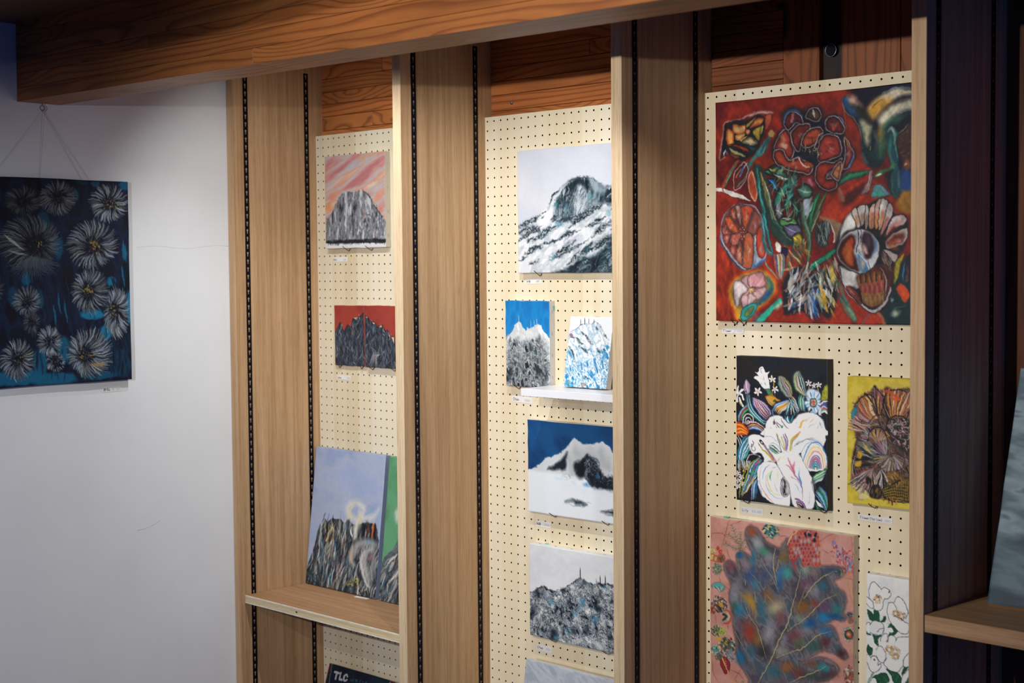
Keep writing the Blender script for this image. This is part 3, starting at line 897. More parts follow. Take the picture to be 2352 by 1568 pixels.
def pic_green(w, h, q):
    P = Paint(w, h, q, 0.0022, '5d9a72', (540, 980, 3.136))
    P.field(None, ['559066', '609e76', '66a27c'], (160, 160), 0, seed=31)
    P.blob(1175, 640, 38, 70, 'c9cfc4', 0.9, 0.1, 0.7); P.blob(1220, 620, 60, 60, 'dfe2da', 0.9, 0, 0.7)
    cl = '1035,1250 1060,990 1080,950 1110,915 1140,890 1180,815 1230,780 1300,860 1380,800 1480,930 1600,1000 1620,1400 1035,1300'
    P.field(cl, ['131a20', '3a444c', '6a7278', '1a2228', 'a6aaac'], (110, 18), 2.0, seed=13, sm=False)
    P.strokes(cl, 230, 2.05, 0.16, 110, 9, ['0e151a', 'dcdcd6', 'f0efe9', '8c9296', '2f7090', '39434b', 'c4b898'], 0.85, 0.06)
    P.grain(4, 2.5)
    return P

def pic_sign(w, h, q):
    P = Paint(w, h, q, 0.0012, '0b1528', (680, 1400, 8.4))
    P.field(None, ['08101f', '0c1a2e', '0a2030'], (300, 300), 0, seed=8)
    # wine-red bands with a thin pale rule at either side
    P.poly('600,900 690,900 700,1063 560,1500 300,2600 200,2600 520,1500', '56202c', sm=False)
    P.line('702,1050 640,1420 400,2600', 8, 'b8b0b4', 0.9, sm=False)
    P.poly('1822,1370 1990,1420 1700,2900 1500,2860', '56202c', sm=False); P.line('1822,1370 1760,1700 1500,2850', 8, 'b8b0b4', 0.9, sm=False)
    P.blob(1600, 1500, 320, 220, '123238', 0.6, 0.3, 1.0)
    def glyph(lines, wd, c):
        for l in lines: P.line(l, wd, c, 1, sm=False)
    W_ = 'c3c2c8'
    glyph(['750,1228 830,1250', '790,1240 765,1360'], 34, W_)
    glyph(['862,1250 835,1365', '838,1368 890,1384'], 32, W_)
    P.line('988,1315 975,1285 945,1290 925,1330 925,1385 950,1402 980,1385', 30, W_, 1)
    T_ = '2f7f95'
    for l in ('1055,1360 1065,1400 1082,1375 1092,1410 1112,1365', '1150,1395 1185,1390 1165,1375 1145,1395 1155,1420 1180,1420', '1245,1370 1232,1430', '1300,1410 1275,1425 1285,1450 1310,1445', '1350,1425 1335,1445 1350,1465 1372,1450 1350,1425', '1400,1470 1410,1440 1430,1475 1445,1445 1462,1480', '1500,1470 1525,1470 1510,1455 1492,1475 1505,1500 1530,1495'):
        P.line(l, 8, T_, 0.9)
    return P

def pic_white_mountain(w, h, q):
    P = Paint(w, h, q, 0.0014, 'd9dde9', (1090, 200, 3.2667))
    P.field(None, ['d2d8e6', 'dadee9', 'dfe2ec'], (300, 240), 0.3, seed=41)
    P.rag = 2.6; P.dry = 0.5
    mt = '310,1055 370,1020 430,990 500,950 545,905 580,850 600,800 625,780 665,745 710,700 750,682 800,684 850,676 890,690 940,735 985,752 1010,750 1030,735 1060,760 1120,700 1200,760 1300,800 1300,1500 310,1450'
    P.field(mt, ['e2e6ec', 'f0f2f5', 'd4dae2', 'bcc6d0', 'eef0f4'], (120, 60), -0.55, seed=4, sm=False)
    # summit rock
    P.field('560,900 610,800 660,750 720,695 780,684 850,678 900,700 960,745 1030,760 1030,880 950,860 860,900 790,960 700,1010 620,1000 560,980', ['0f202c', '2c4450', '8ba0aa', '1b303c', 'c6d0d6'], (150, 40), 1.75, seed=7, lo=0.28, hi=0.7, soft=8)
    P.poly('640,830 680,770 730,700 790,688 840,740 850,790 800,740 760,760 740,830 690,900 650,900 620,870', '12212c', 0.85, soft=8)
    P.poly('575,870 590,820 625,790 670,745 690,730 640,800 605,850 590,900', 'e9edf1', 0.9, soft=4)
    P.line('555,880 580,850 598,800 630,778', 14, '10202a', 0.95, (0.2, 0.2)); P.line('700,705 750,684 800,686 850,678 900,700 950,740', 7, '14242e', 0.95, (0.3, 0.2))
    P.poly('770,780 800,730 840,790 870,850 900,860 850,900 820,960 760,960 740,900 760,840', 'ccd6dd', 0.8, soft=10)
    P.poly('860,690 900,705 960,750 1000,760 960,800 900,790 870,740', 'a9b8c2', 0.8, soft=8)
    P.strokes('640,780 860,760 900,880 760,980 640,960', 150, 1.85, 0.2, 80, 9, ['0f1f2a', 'd6dee4', '34505c', '8fa4ae', 'eef1f4'], 0.6)
    P.poly('470,1000 540,930 590,870 600,940 570,1010 520,1070 480,1050', 'f1f3f6', 0.95, soft=8)
    for x, y, rx, ry, c, a in ((610, 890, 40, 34, '3a7f92', 0.7), (630, 1030, 60, 30, '2d7f98', 0.75), (690, 900, 40, 60, '4a7f8c', 0.5), (870, 830, 40, 40, '5f9aa8', 0.6), (1010, 940, 40, 30, '5fa4b4', 0.6)):
        P.blob(x, y, rx, ry, c, a, 0.2, 1.0)
    # bands of rock running down the flank
    dk = ['0e1c26', '14232e', '1c303b']
    rg = np.random.default_rng(3)
    def band(l, wd, a=0.95):
        P.line(l, wd * 1.6, '9fb0ba', a * 0.5, (0.05, 0.05), soft=wd * 0.25)
        P.line(l, wd, dk[rg.integers(3)], a, (0.08, 0.08), soft=wd * 0.10)
        m = smooth(S(l), False, 4)
        for i in range(10):
            c = m[rg.integers(len(m))] + rg.normal(0, wd * 0.35, 2)
            P.line(np.array([c, c + [wd * 0.9, -wd * 0.55]]), wd * 0.22, ('101e28', '5a707c', 'e9edf1', '22343f')[rg.integers(4)], 0.8, (0.2, 0.2))
    for l, wd in (('320,1060 380,1030 440,1000 500,960', 34), ('320,1100 390,1080 460,1060 500,1090', 44), ('325,1150 380,1120 430,1090', 22), ('400,1160 470,1130 540,1100 570,1050', 30),
                  ('490,1110 540,1080 580,1050', 40), ('580,1000 680,990 780,980 860,930 950,880 1030,790', 46), ('700,1060 760,1010 840,960 920,900', 20), ('850,940 900,910 930,890', 26),
                  ('830,1040 880,1030 930,1015', 26), ('900,1000 960,985', 20), ('880,1120 950,1060 1030,1000', 40), ('700,1120 745,1085', 32), ('610,1150 680,1110 740,1080', 20),
                  ('380,1255 450,1210 510,1190', 32), ('540,1180 620,1140', 18), ('560,1290 640,1250 700,1190 760,1150', 44), ('640,1250 700,1230 780,1190 860,1130', 18),
                  ('690,1340 760,1270 850,1210 890,1150', 36), ('340,1300 390,1270', 14), ('410,1330 460,1310', 22), ('780,1260 860,1210 950,1160 1030,1090', 46), ('920,1200 980,1150 1030,1120', 26),
                  ('1030,760 1005,790 960,850', 34)):
        band(l, wd)
    P.field('520,1400 700,1330 780,1260 880,1240 960,1180 1040,1120 1310,1000 1310,1500 500,1450', ['0e1c26', '1c2f3a', '3a5560', '12212b', '8fa5b0'], (140, 40), -0.6, seed=9, soft=12, lo=0.3, hi=0.78, fade=40)
    P.strokes('700,1380 900,1260 1040,1180 1040,1390 700,1395', 60, -0.6, 0.3, 90, 10, ['0d1a23', 'b9c6ce', '6a828c', '1a2c36'], 0.6)
    P.strokes('500,1250 800,1080 1030,1000 1030,1100 700,1300 520,1370', 90, -0.6, 0.12, 90, 8, ['f3f5f8', 'e6ebf0', 'ffffff'], 0.6)
    P.blob(590, 1270, 46, 30, '2f7a88', 0.6, -0.4, 1.0); P.blob(850, 1210, 50, 30, '3a7480', 0.5, -0.5, 1.0)
    P.strokes('1050,760 1290,800 1300,1380 1050,1380', 120, -0.6, 0.3, 130, 22, ['0e1c26', 'e8ecf1', '4a6470', 'f2f4f7', '1c303b'], 0.8)
    P.grain(4, 2.4)
    return P

def pic_blue_peak(w, h, q):
    P = Paint(w, h, q, 0.00115, '1180c6', (1100, 660, 5.408))
    P.rag = 2.2; P.dry = 0.5
    P.field(None, ['0d6db4', '117cc4', '1588cf', '0f76bf'], (120, 300), 0, seed=51)
    mt = '318,680 360,600 410,545 450,470 497,415 520,440 550,490 580,530 640,500 690,480 740,448 770,480 800,530 840,590 880,630 880,1290 318,1270'
    P.field(mt, ['dfe3e6', 'c9cfd4', 'eceef0'], (90, 60), 1.2, seed=2, sm=False)
    P.field('325,690 380,620 440,600 520,620 600,600 700,590 760,610 880,700 880,1290 318,1270', ['2a343c', '646f78', 'aab2b8', '49535b', 'd4d9dc', '1d262d'], (80, 55), 1.3, seed=6, lo=0.3, hi=0.72, octv=5, soft=20, fade=90)
    for x, y, rx, ry, c, a in ((390, 1060, 60, 130, '121c22', 0.9), (470, 680, 40, 90, '4c565e', 0.7), (745, 640, 46, 70, '3c464e', 0.75), (385, 660, 30, 60, '3c464e', 0.7), (650, 760, 60, 60, '2c3a40', 0.7),
                               (500, 840, 30, 50, '3a444c', 0.7), (570, 1030, 60, 50, '26323a', 0.8), (830, 1080, 50, 140, '222c34', 0.7), (720, 900, 100, 60, '2c363d', 0.5), (640, 600, 70, 50, 'd8dcdf', 0.7), (520, 780, 60, 90, 'd2d7da', 0.6), (820, 730, 60, 60, 'dfe3e6', 0.7), (480, 900, 80, 40, 'd8dde0', 0.6)):
        P.blob(x, y, rx, ry, c, a, 0.2, 1.0)
    P.strokes('330,700 870,700 870,1240 330,1220', 420, 0.9, 0.7, 34, 9, ['e6e9eb', '39434b', 'a4adb3', '1c252b', 'c9cfd3', '6b757d'], 0.5)
    P.blob(690, 810, 40, 34, '6fa39c', 0.6, 0, 1.0); P.blob(640, 865, 26, 16, '8a9a5a', 0.6, 0, 1.0)
    P.rag = 0.2; P.dry = 0
    for x, y0, y1, c in ((495, 335, 420, 'd8d6c0'), (643, 395, 500, 'b8ccd4'), (686, 405, 480, 'b8ccd4'), (717, 390, 465, 'd0dade')):
        P.line(np.array([[x, y0], [x + 2, y1]]), 6, c, 0.95, (0.3, 1.0))
    P.blob(606, 508, 12, 16, 'd8dce0', 0.95, 0, 0.4)
    P.line('330,660 365,600 412,548', 6, '20303a', 0.7)
    P.grain(4, 2.4)
    return P

def pic_white_blue(w, h, q):
    P = Paint(w, h, q, 0.0011, 'e9edf4', (1100, 660, 5.408))
    P.rag = 2.2; P.dry = 0.5
    mt = '1100,640 1130,570 1180,540 1240,510 1262,485 1310,470 1370,470 1420,455 1480,480 1520,530 1560,600 1590,650 1630,680 1630,1300 1040,1300 1060,1080'
    P.field(mt, ['e2e7ec', 'f0f2f5', 'c9d5de', '9cbcd2', 'eef1f4'], (70, 40), 1.0, seed=3, sm=False)
    P.field('1040,1000 1110,760 1250,900 1400,860 1560,700 1640,680 1640,1300 1040,1300', ['2a7fb4', '5aa2cc', 'e4ebf0', 'f0f3f5', '3a88b4', 'cfdde6'], (60, 30), 1.1, seed=8, lo=0.32, hi=0.7, soft=30, fade=60, octv=5)
    P.strokes('1060,1000 1140,760 1560,700 1600,1240 1060,1240', 240, 1.1, 0.5, 70, 11, ['f2f5f7', '2f86b8', 'dfe8ee', '1f6a98', '7fb2d0', 'e9eef2'], 0.75)
    for l, ww in (('1270,575 1330,620 1370,690 1410,730', 26), ('1210,640 1250,700 1290,720', 30), ('1230,750 1290,780 1350,835', 24), ('1110,745 1150,800 1185,900', 24), ('1540,590 1580,650', 22), ('1440,520 1480,540', 24), ('1465,510 1470,555', 18), ('1470,770 1500,830', 30), ('1540,780 1570,800', 22), ('1280,1110 1310,1150', 26), ('1310,1110 1390,1165', 16), ('1130,620 1200,650', 14)):
        P.line(l, ww, '1a2e3a', 0.85, (0.3, 0.3), soft=2.5)
    P.blob(1150, 605, 20, 20, '8a3a4c', 0.7); P.blob(1180, 690, 40, 30, 'c8a4b4', 0.5, 0, 1.0); P.blob(1520, 560, 20, 30, 'd0a4a8', 0.6, 0, 1.0); P.blob(1400, 500, 9, 14, 'd0a050', 0.8)
    P.blob(1110, 1200, 40, 40, '2f7f96', 0.7); P.blob(1380, 720, 50, 60, 'e6d8d0', 0.4, 0, 1.0)
    P.line('1128,570 1190,545 1240,510 1262,485 1310,470', 8, '16242e', 0.9, (0.4, 0.5)); P.line('1360,468 1400,470 1440,455 1500,495 1530,550', 9, '2a3a44', 0.8, (0.4, 0.3))
    P.rag = 0.3; P.dry = 0
    for x, y0, y1, ww in ((1260, 410, 485, 8), (1310, 395, 475, 10), (1360, 400, 468, 7), (1425, 415, 460, 7)):
        P.line(np.array([[x, y0], [x - 1, y1]]), ww, '1c242c', 0.95, (0.2, 1.0))
    for i in range(5): P.line(np.array([[1258 + i * 15, 1240], [1270 + i * 14, 1195], [1276 + i * 13, 1240]]), 6, '7a5a50', 0.8)
    P.grain(4, 2.4)
    return P

def pic_navy(w, h, q):
    P = Paint(w, h, q, 0.0013, '0d4a80', (1180, 940, 5.407))
    P.rag = 1.8; P.dry = 0.3
    P.field(None, ['0a3f72', '0e4c84', '105289'], (260, 200), 0.4, seed=61)
    snow = '150,745 240,730 300,700 350,650 395,600 470,585 550,550 610,515 660,465 710,400 755,350 800,395 850,432 900,428 950,438 1040,420 1112,395 1150,440 1185,460 1215,520 1245,560 1300,600 1400,700 1400,1560 150,1500'
    P.poly(snow, 'dde3ea', soft=3, sm=False)
    P.field('600,560 700,440 755,370 850,440 1000,440 1110,410 1200,520 1250,600 1260,800 1100,840 900,900 700,900 640,700', ['bcc3c7', 'c4cacf', 'ccd2d6'], (160, 60), 1.3, seed=5, soft=20, fade=120)
    P.poly('420,742 500,690 570,640 640,560 665,530 650,640 640,745 560,748', '0f1a28', 0.95, soft=7)
    P.field('740,680 820,640 900,540 960,560 1060,620 1080,720 1150,820 1250,840 1250,1010 1060,990 960,960 860,860 770,800', ['0a1420', '15202e', '2a3846', '8f9aa4', '0d1824'], (70, 34), 1.3, seed=9, soft=18, lo=0.3, hi=0.82, fade=26, octv=5)
    P.poly('745,690 800,650 880,620 900,700 880,800 840,860 780,820', '0c1622', 0.9, soft=10); P.poly('950,740 1000,700 1040,800 1100,840 1250,860 1250,1015 1080,995 960,940', '0b1520', 0.85, soft=10)
    P.strokes('560,800 720,800 720,880 600,880', 60, 0.8, 0.6, 26, 7, ['d8dde2', '8c969e', '4a5660', 'eef0f2'], 0.7)
    P.strokes('880,620 1040,600 1060,780 900,880', 70, 1.4, 0.5, 30, 8, ['d8dde2', 'a4aeb6', '1b2734', 'e9ecef', '5a6672'], 0.7)
    P.strokes('1050,740 1240,780 1240,960 1020,900', 70, 0.9, 0.6, 24, 7, ['d4dade', '0d1722', '9aa4ac', 'e9ecef'], 0.65)
    for x, y, rx, ry, c, a in ((900, 935, 80, 40, '2f86c0', 0.8), (740, 920, 60, 40, '9cc4dc', 0.6), (560, 860, 110, 40, 'b9d4e2', 0.6), (1040, 840, 40, 50, '3a7cae', 0.7), (990, 600, 40, 30, '5a8fb4', 0.6), (890, 775, 16, 22, '8f4a86', 0.8), (1180, 720, 60, 60, 'b9c0c4', 0.6), (940, 480, 120, 40, 'c0c8cc', 0.5)):
        P.blob(x, y, rx, ry, c, a, 0, 1.0)
    P.poly('640,890 800,930 860,970 1000,985 1250,1020 1250,1080 640,1000', 'd9e0e8', 0.9, soft=8)
    P.poly('640,1135 720,1120 800,1128 860,1150 910,1185 840,1192 770,1185 740,1150', '14222c', 0.95, soft=8); P.strokes('640,1120 900,1140 940,1190 700,1190', 30, 0.2, 0.1, 90, 6, ['8fa0aa', '4a5a64', 'dfe5ea'], 0.6)
    P.poly('1090,1270 1180,1255 1250,1240 1400,1250 1400,1320 1250,1320 1200,1305', '14222c', 0.95, soft=8); P.strokes('1060,1250 1250,1230 1250,1320 1150,1320', 26, 0.1, 0.1, 80, 6, ['8fa0aa', '4a5a64', 'dfe5ea'], 0.6)
    P.grain(3, 2.4)
    return P

def pic_antenna(w, h, q):
    P = Paint(w, h, q, 0.0013, 'dfe2e6', (1180, 1220, 4.507))
    P.rag = 2.2; P.dry = 0.5
    P.field(None, ['d8dde2', 'e2e5e9', 'dbe0e6'], (200, 160), 0, seed=71)
    mt = '155,615 210,612 250,600 305,562 350,590 400,610 450,608 500,605 540,580 590,550 640,515 700,480 740,510 780,530 860,545 960,540 1045,555 1200,520 1200,1500 155,1300'
    P.field(mt, ['0f1a26', '3a4652', 'b4bcc4', '1f2b38', 'dfe3e7', '6b7680', 'e9ecef'], (60, 40), 0.8, seed=4, lo=0.3, hi=0.72, octv=5, sm=False, gain=0.7)
    for x, y, rx, ry, a in ((260, 640, 60, 60, 0.8), (220, 830, 60, 110, 0.6), (450, 820, 30, 40, 0.8), (520, 610, 40, 50, 0.8), (420, 1060, 90, 110, 0.85), (880, 800, 100, 50, 0.9), (880, 680, 40, 90, 0.7), (770, 1010, 60, 90, 0.7), (1000, 1080, 50, 70, 0.9), (920, 560, 90, 30, 0.8), (740, 540, 60, 40, 0.6), (580, 750, 60, 50, 0.6), (620, 1020, 40, 60, 0.6), (520, 1040, 60, 60, 0.6)):
        P.blob(x, y, rx, ry, '101c28', a, 0.3, 1.0)
    for x, y, rx, ry, a in ((620, 570, 50, 40, 0.8), (360, 650, 60, 40, 0.7), (740, 640, 60, 40, 0.7), (940, 930, 70, 50, 0.8), (640, 900, 50, 50, 0.7), (410, 780, 40, 50, 0.8), (300, 960, 60, 50, 0.7), (900, 1180, 140, 60, 0.7), (700, 1130, 120, 50, 0.6), (240, 1060, 60, 30, 0.8), (1010, 760, 40, 40, 0.7)):
        P.blob(x, y, rx, ry, 'e2e6ea', a, 0.3, 1.0)
    for x, y, rx, ry, a in ((400, 740, 50, 50, 0.6), (720, 720, 70, 50, 0.7), (640, 850, 60, 40, 0.7), (850, 910, 60, 70, 0.75), (960, 590, 50, 30, 0.6), (440, 1090, 40, 40, 0.7), (690, 780, 40, 40, 0.6), (560, 1020, 50, 60, 0.4)):
        P.blob(x, y, rx, ry, '4a9abc', a, 0.3, 1.0)
    P.strokes(mt, 620, 0.8, 0.7, 40, 9, ['e6e9ec', '16222e', '8d98a2', 'f2f3f4', '2a3844', 'bfc7cd', '0f1924'], 0.55)
    P.strokes('160,760 330,760 330,1080 180,1080', 60, 2.1, 0.3, 110, 8, ['101a26', 'c9d0d6', '39454f'], 0.7)
    for l, ww in (('200,612 255,600 305,565 350,592 430,612', 14), ('500,620 560,565 640,515 700,482 760,530', 12), ('860,545 960,542 1045,556', 18)):
        P.line(l, ww, '0f1a24', 0.9, (0.3, 0.3), soft=2)
    P.rag = 0.3; P.dry = 0
    for x, y0, y1, ww, a in ((693, 370, 485, 10, 1), (900, 455, 545, 11, 0.95), (952, 455, 548, 10, 0.95), (858, 485, 540, 6, 0.6)):
        P.line(np.array([[x, y0], [x + 4, y1]]), ww, '18222c', a, (0.15, 1.0))
    P.grain(4, 2.4)
    return P

def pic_grey(w, h, q):
    P = Paint(w, h, q, 0.0022, 'aab2bd', (1180, 1220, 4.507))
    P.field(None, ['9ba5b1', 'aeb6c0', 'b6bdc6', 'a3acb8'], (160, 60), 0.5, seed=81)
    P.strokes('130,1380 900,1500 900,1900 100,1900', 90, 0.9, 0.5, 90, 14, ['c2c8d0', '9aa4b0', 'b8bfc8'], 0.5)
    P.field('100,1800 400,1700 700,1780 1000,1700 1400,1900 1300,3000 100,2900', ['1a2430', '59646f', 'b0b8c0', '2b3743'], (80, 50), 0.8, seed=4, sm=False)
    return P

def pic_shadowed(w, h, q):
    P = Paint(w, h, q, 0.0022, '5c6b72', (2070, 700, 2.0))
    P.field(None, ['4a5a62', '66757b', '74828a', '3c4c56'], (300, 90), 0.1, seed=91, lo=0.35, hi=0.65)
    P.field('380,1100 900,1000 1400,1060 1400,1600 380,1500', ['2a3842', '3c4c56', '55646c'], (260, 60), 0.15, seed=14, fade=60)
    return P
def pic_flowers(w, h, q):
    P = Paint(w, h, q, 0.0015, '7c2019', (1610, 170, 2.5706))
    P.field(None, ['6e1a17', '842318', '93291a', '5e1518'], (380, 300), 0.6, seed=101, lo=0.3, hi=0.7)
    P.blob(170, 1100, 120, 170, 'a8331a', 0.7, 0, 1.0); P.blob(110, 1330, 120, 200, 'a23218', 0.6, 0, 1.0); P.blob(420, 110, 420, 80, '571519', 0.7, 0, 1.0)
    P.strokes('90,1080 220,1080 200,1440 90,1440', 40, 1.5, 0.2, 120, 18, ['b04018', '6e1816', '4e1014', '98301c'], 0.4)
    # dark blue ground top right, bottom right
    P.poly('870,90 930,70 1250,30 1700,0 1700,700 1180,720 1150,560 1100,420 1000,300 960,210', '070d24', soft=14)
    P.poly('1110,560 1250,520 1400,560 1400,760 1130,700', '071028', soft=10); P.poly('1180,580 1260,560 1700,600 1700,720 1180,710', '103a70', soft=8)
    P.poly('1180,700 1260,690 1700,700 1700,820 1200,820', '9a6a24', soft=6)
    P.poly('1080,1390 1150,1180 1260,1060 1700,1000 1700,1520 1060,1500', '0e2a30', soft=8)
    # arcs of orange ground
    P.poly('700,860 760,760 840,690 980,615 960,720 900,780 850,840 800,870', 'a8321c', soft=4); P.poly('830,740 900,680 970,640 930,720 860,780', '3a141a', 0.9, soft=6)
    P.poly('590,700 720,700 700,860 640,960', '3a2424', 0.6, soft=10)
    # ---- white leaf blade at the left margin
    P.shape('85,675 130,675 180,690 240,712 300,748 260,742 190,725 130,700 85,695', 'd9cfc8', '2a1416', 3)
    P.line('130,672 134,700', 8, '8a5a4a', 0.9)
    # ================= yellow bud, top left (frame r1)
    P.frame(1630, 200, 5.6)
    P.poly('820,340 700,310 560,345 440,400 330,430 210,460 175,540 165,660 140,800 130,940 200,905 260,900 330,950 480,950 600,860 680,780 740,560 800,420', '5a1c1c', soft=3)
    P.line('815,340 700,325 560,350 430,405', 26, 'd8b4ac', 0.95, (0.2, 0.2), soft=4); P.line('430,405 330,430 210,462 178,560 165,680 145,820 132,940 200,905', 14, 'cdb0a8', 0.9, (0.3, 0.3), soft=3)
    P.poly('200,490 240,480 230,600 215,740 240,780 170,900 160,850 175,650', '10121c', soft=3); P.line('215,800 175,890', 16, 'b8c8d8', 0.9, (0.2, 0.3)); P.line('215,830 230,860', 14, '2a6a9a', 0.9)
    P.poly('210,540 300,440 480,430 600,370 690,380 720,450 710,560 650,700 620,790 480,930 360,940 260,860 210,760 220,640', '1a1a20', soft=3)
    for pt, c, e in (('300,500 350,480 390,495 470,480 460,590 320,600', 'd8a868', '9a4a24'), ('225,550 290,560 320,640 310,730 230,740', 'e0a058', 'a04418'), ('480,480 600,390 560,450 490,520', 'cdb66a', '8a7030'),
                     ('520,530 600,420 690,400 700,450 620,500', 'c88a4c', '8a3a1c'), ('470,560 520,555 520,600 480,610', 'e0a884', 'b06a48'), ('340,620 460,600 450,640 360,690', 'ddb478', 'a8743c'),
                     ('560,580 650,500 650,600 630,690', 'c8ae48', '8a7424'), ('660,510 690,490 680,580 655,600', 'd0c890', '8a8a50'), ('380,690 500,630 430,700', 'e2c08c', 'b08850'),
                     ('420,710 540,640 620,720 560,750 490,740', 'c9b084', '6a6248'), ('300,755 380,750 470,790 510,840 400,800', 'c4662c', '7a2a14'), ('260,780 320,820 470,890 400,890 300,850', 'd8cc9c', '8a8258'),
                     ('270,840 380,900 350,920 290,890', 'a86044', '5a2a20'), ('470,740 600,770 560,840 500,800', '1a4448', '10242c')):
        P.poly(pt, c, 1, e, 40)
    P.line('470,480 465,600 480,620', 10, '12141a', 0.9); P.line('560,560 640,500 700,430 690,380', 12, '14161c', 0.9); P.line('215,745 400,740 520,830', 10, '12141a', 0.9); P.line('520,620 420,700', 9, '14161c', 0.9)
    P.line('330,470 470,480 600,380', 10, '14141a', 0.9); P.line('320,690 390,695', 18, '101218', 0.9)
    P.line('545,640 610,720', 9, '2a3030', 0.8); P.line('660,500 650,690', 7, '20241c', 0.8)
    P.blob(800, 600, 60, 62, 'b89a5c', 0.95, 0.3, 0.5); P.poly('720,380 800,360 780,470 720,550', 'b0543c', 0.9, '7a2a20', 20)
    # stem and leaves of the bud
    P.poly('700,700 780,640 700,860 620,900 560,960 500,1100 420,1220 350,1290 440,1180 480,1080 520,960 600,850', '2a8a84', soft=3)
    P.poly('690,720 770,650 740,800 660,860', '2a4a54', 0.9, soft=4); P.line('720,760 690,850', 12, '7aa4a0', 0.8)
    P.poly('330,960 380,960 270,1130 200,1290 165,1285 200,1180 260,1080', 'a85030', soft=3); P.line('350,970 260,1120 200,1285', 22, '3a7a64', 0.95, (0.6, 0.5)); P.line('290,1090 215,1230', 10, '3ac0a0', 0.8)
    P.shape('450,960 400,1010 330,1100 315,1200 330,1330 440,1240 480,1150 500,1050', '5a1c1e', 'c8b8b8', 9)
    P.line('490,980 430,1060 390,1160', 26, 'a8b4bc', 0.95, (0.3, 0.1)); P.line('455,1000 420,1080 380,1165', 18, '1c5aa4', 0.95, (0.3, 0.1)); P.line('400,1060 350,1150', 14, 'c47a4a', 0.9)
    P.line('470,1150 420,1220 345,1290', 20, '5a7a70', 0.9, (0.4, 0.2))
    P.poly('540,1080 580,1180 620,1300 600,1460 540,1420 500,1300 495,1180', 'a8432a', 1, 'c8a080', 30)
    # ================= big red bloom (frame a5)
    P.frame(1610, 170, 2.5706)
    P.poly('480,240 540,195 600,215 660,190 720,220 730,260 800,245 850,300 850,380 905,450 890,520 850,580 810,640 790,690 740,690 690,660 670,590 600,600 520,560 440,510 420,430 460,350 490,320', '0c1626', soft=12)
    blo = [('430,480 445,400 480,340 515,330 535,400 550,460 520,510 470,520', '8c3026', 'c06a5a', '501818'),
           ('490,300 505,245 550,225 590,250 600,300 560,290 520,330', '601c20', '3a4a60', '2a1420'),
           ('620,250 640,210 690,205 710,250 690,280 640,270', '5a4030', '2a3038', '241a20'),
           ('740,270 790,250 840,300 840,350 780,350 740,320', '5c1c1e', 'a09098', '301418'),
           ('530,350 580,300 640,300 640,340 600,390 580,460 545,420', '702420', 'b08080', '401418'),
           ('600,380 640,330 700,315 720,350 690,400 640,430 600,430', 'a8482c', '5a2018', '3a1414'),
           ('700,400 740,360 800,370 830,420 820,480 770,500 700,520 690,460', '96302a', 'c08078', '481618'),
           ('850,380 880,420 905,470 880,540 840,560 850,480', '7a2c30', 'b88a94', '3a1820'),
           ('430,460 480,450 520,510 580,490 640,540 660,555 640,590 580,580 500,560 440,520', '9a3a2a', 'd0987c', '5a1c18'),
           ('680,560 720,520 790,520 830,500 800,560 760,580 740,620 790,620 800,660 760,690 710,670 680,630', '8c2a22', 'c8a8a4', '481416'),
           ('770,590 820,520 830,560 810,630', 'c88a54', 'a85a44', '6a3a2c')]
    for pt, c, hi, dk in blo:
        P.poly(pt, c, 1, dk, 26)
        ctr = S(pt).mean(0); P.blob(ctr[0], ctr[1], 26, 22, hi, 0.5, 0.4, 1.0)
        P.line(pt, 15, '14121c', 0.8, closed=True, soft=4); P.line(pt, 5, 'b8a0a2', 0.8, closed=True)
        for k in range(5):
            a_ = P.rng.uniform(0, 6.28); P.line(np.array([ctr, ctr + np.array([math.cos(a_), math.sin(a_)]) * 30]), 9, (dk, hi, '2a1016')[k % 3], 0.45, (0.2, 0.2), soft=3)
    P.line('490,300 500,240 555,215 600,250', 12, '2f6aa0', 0.8, (0.3, 0.2), soft=3); P.line('785,250 830,265 845,310', 8, '5a78a8', 0.8, (0.2, 0.2)); P.line('905,450 890,530 840,600', 8, '2a5a98', 0.8, (0.2, 0.2)); P.line('850,370 870,420 900,460', 7, 'b07a3a', 0.8, (0.2, 0.2))
    P.line('545,240 535,280', 16, 'c87a7a', 0.7); P.line('660,215 670,255', 14, 'd8d0c8', 0.9, (0.4, 0.4)); P.line('780,300 785,330', 12, 'a03a24', 0.9); P.line('810,295 815,330', 10, '8a2a20', 0.9)
    P.line('480,420 500,430', 30, 'c8b8a0', 0.6, soft=4); P.line('480,370 490,390', 22, 'c89a6a', 0.6, soft=4); P.line('840,520 820,600', 12, 'd08a7c', 0.8, (0.2, 0.2))
    P.poly('590,480 640,460 690,500 690,530 650,500 600,505', '12202c', soft=3)
    for i in range(46):
        x = 595 + P.rng.uniform(0, 120); y = 420 + (x - 595) * 0.45 + P.rng.uniform(-16, 26)
        P.blob(x, y, 5, 7, ('8a7a3c', '5a4a2c', 'b8a060', '2a3a50')[P.rng.integers(4)], 0.9)
    P.line('670,440 690,380 720,350', 6, 'b8a0a4', 0.8); P.line('745,400 790,410', 10, 'b85044', 0.7, (0.3, 0.3)); P.line('745,450 790,470', 10, 'c05a44', 0.7, (0.3, 0.3))
    P.poly('600,520 640,520 670,545 640,560 610,545', 'a84a28', 1, '5a1c14', 12); P.line('580,495 610,545 640,550', 7, 'd8b8b0', 0.9); P.poly('590,605 640,600 680,650 650,680 600,650', '96303a', 1, '5a2028', 20); P.line('640,630 650,650', 20, 'c8808a', 0.8, soft=4)
    # ================= goose-like tulip top right
    P.frame(1850, 180, 5.6)
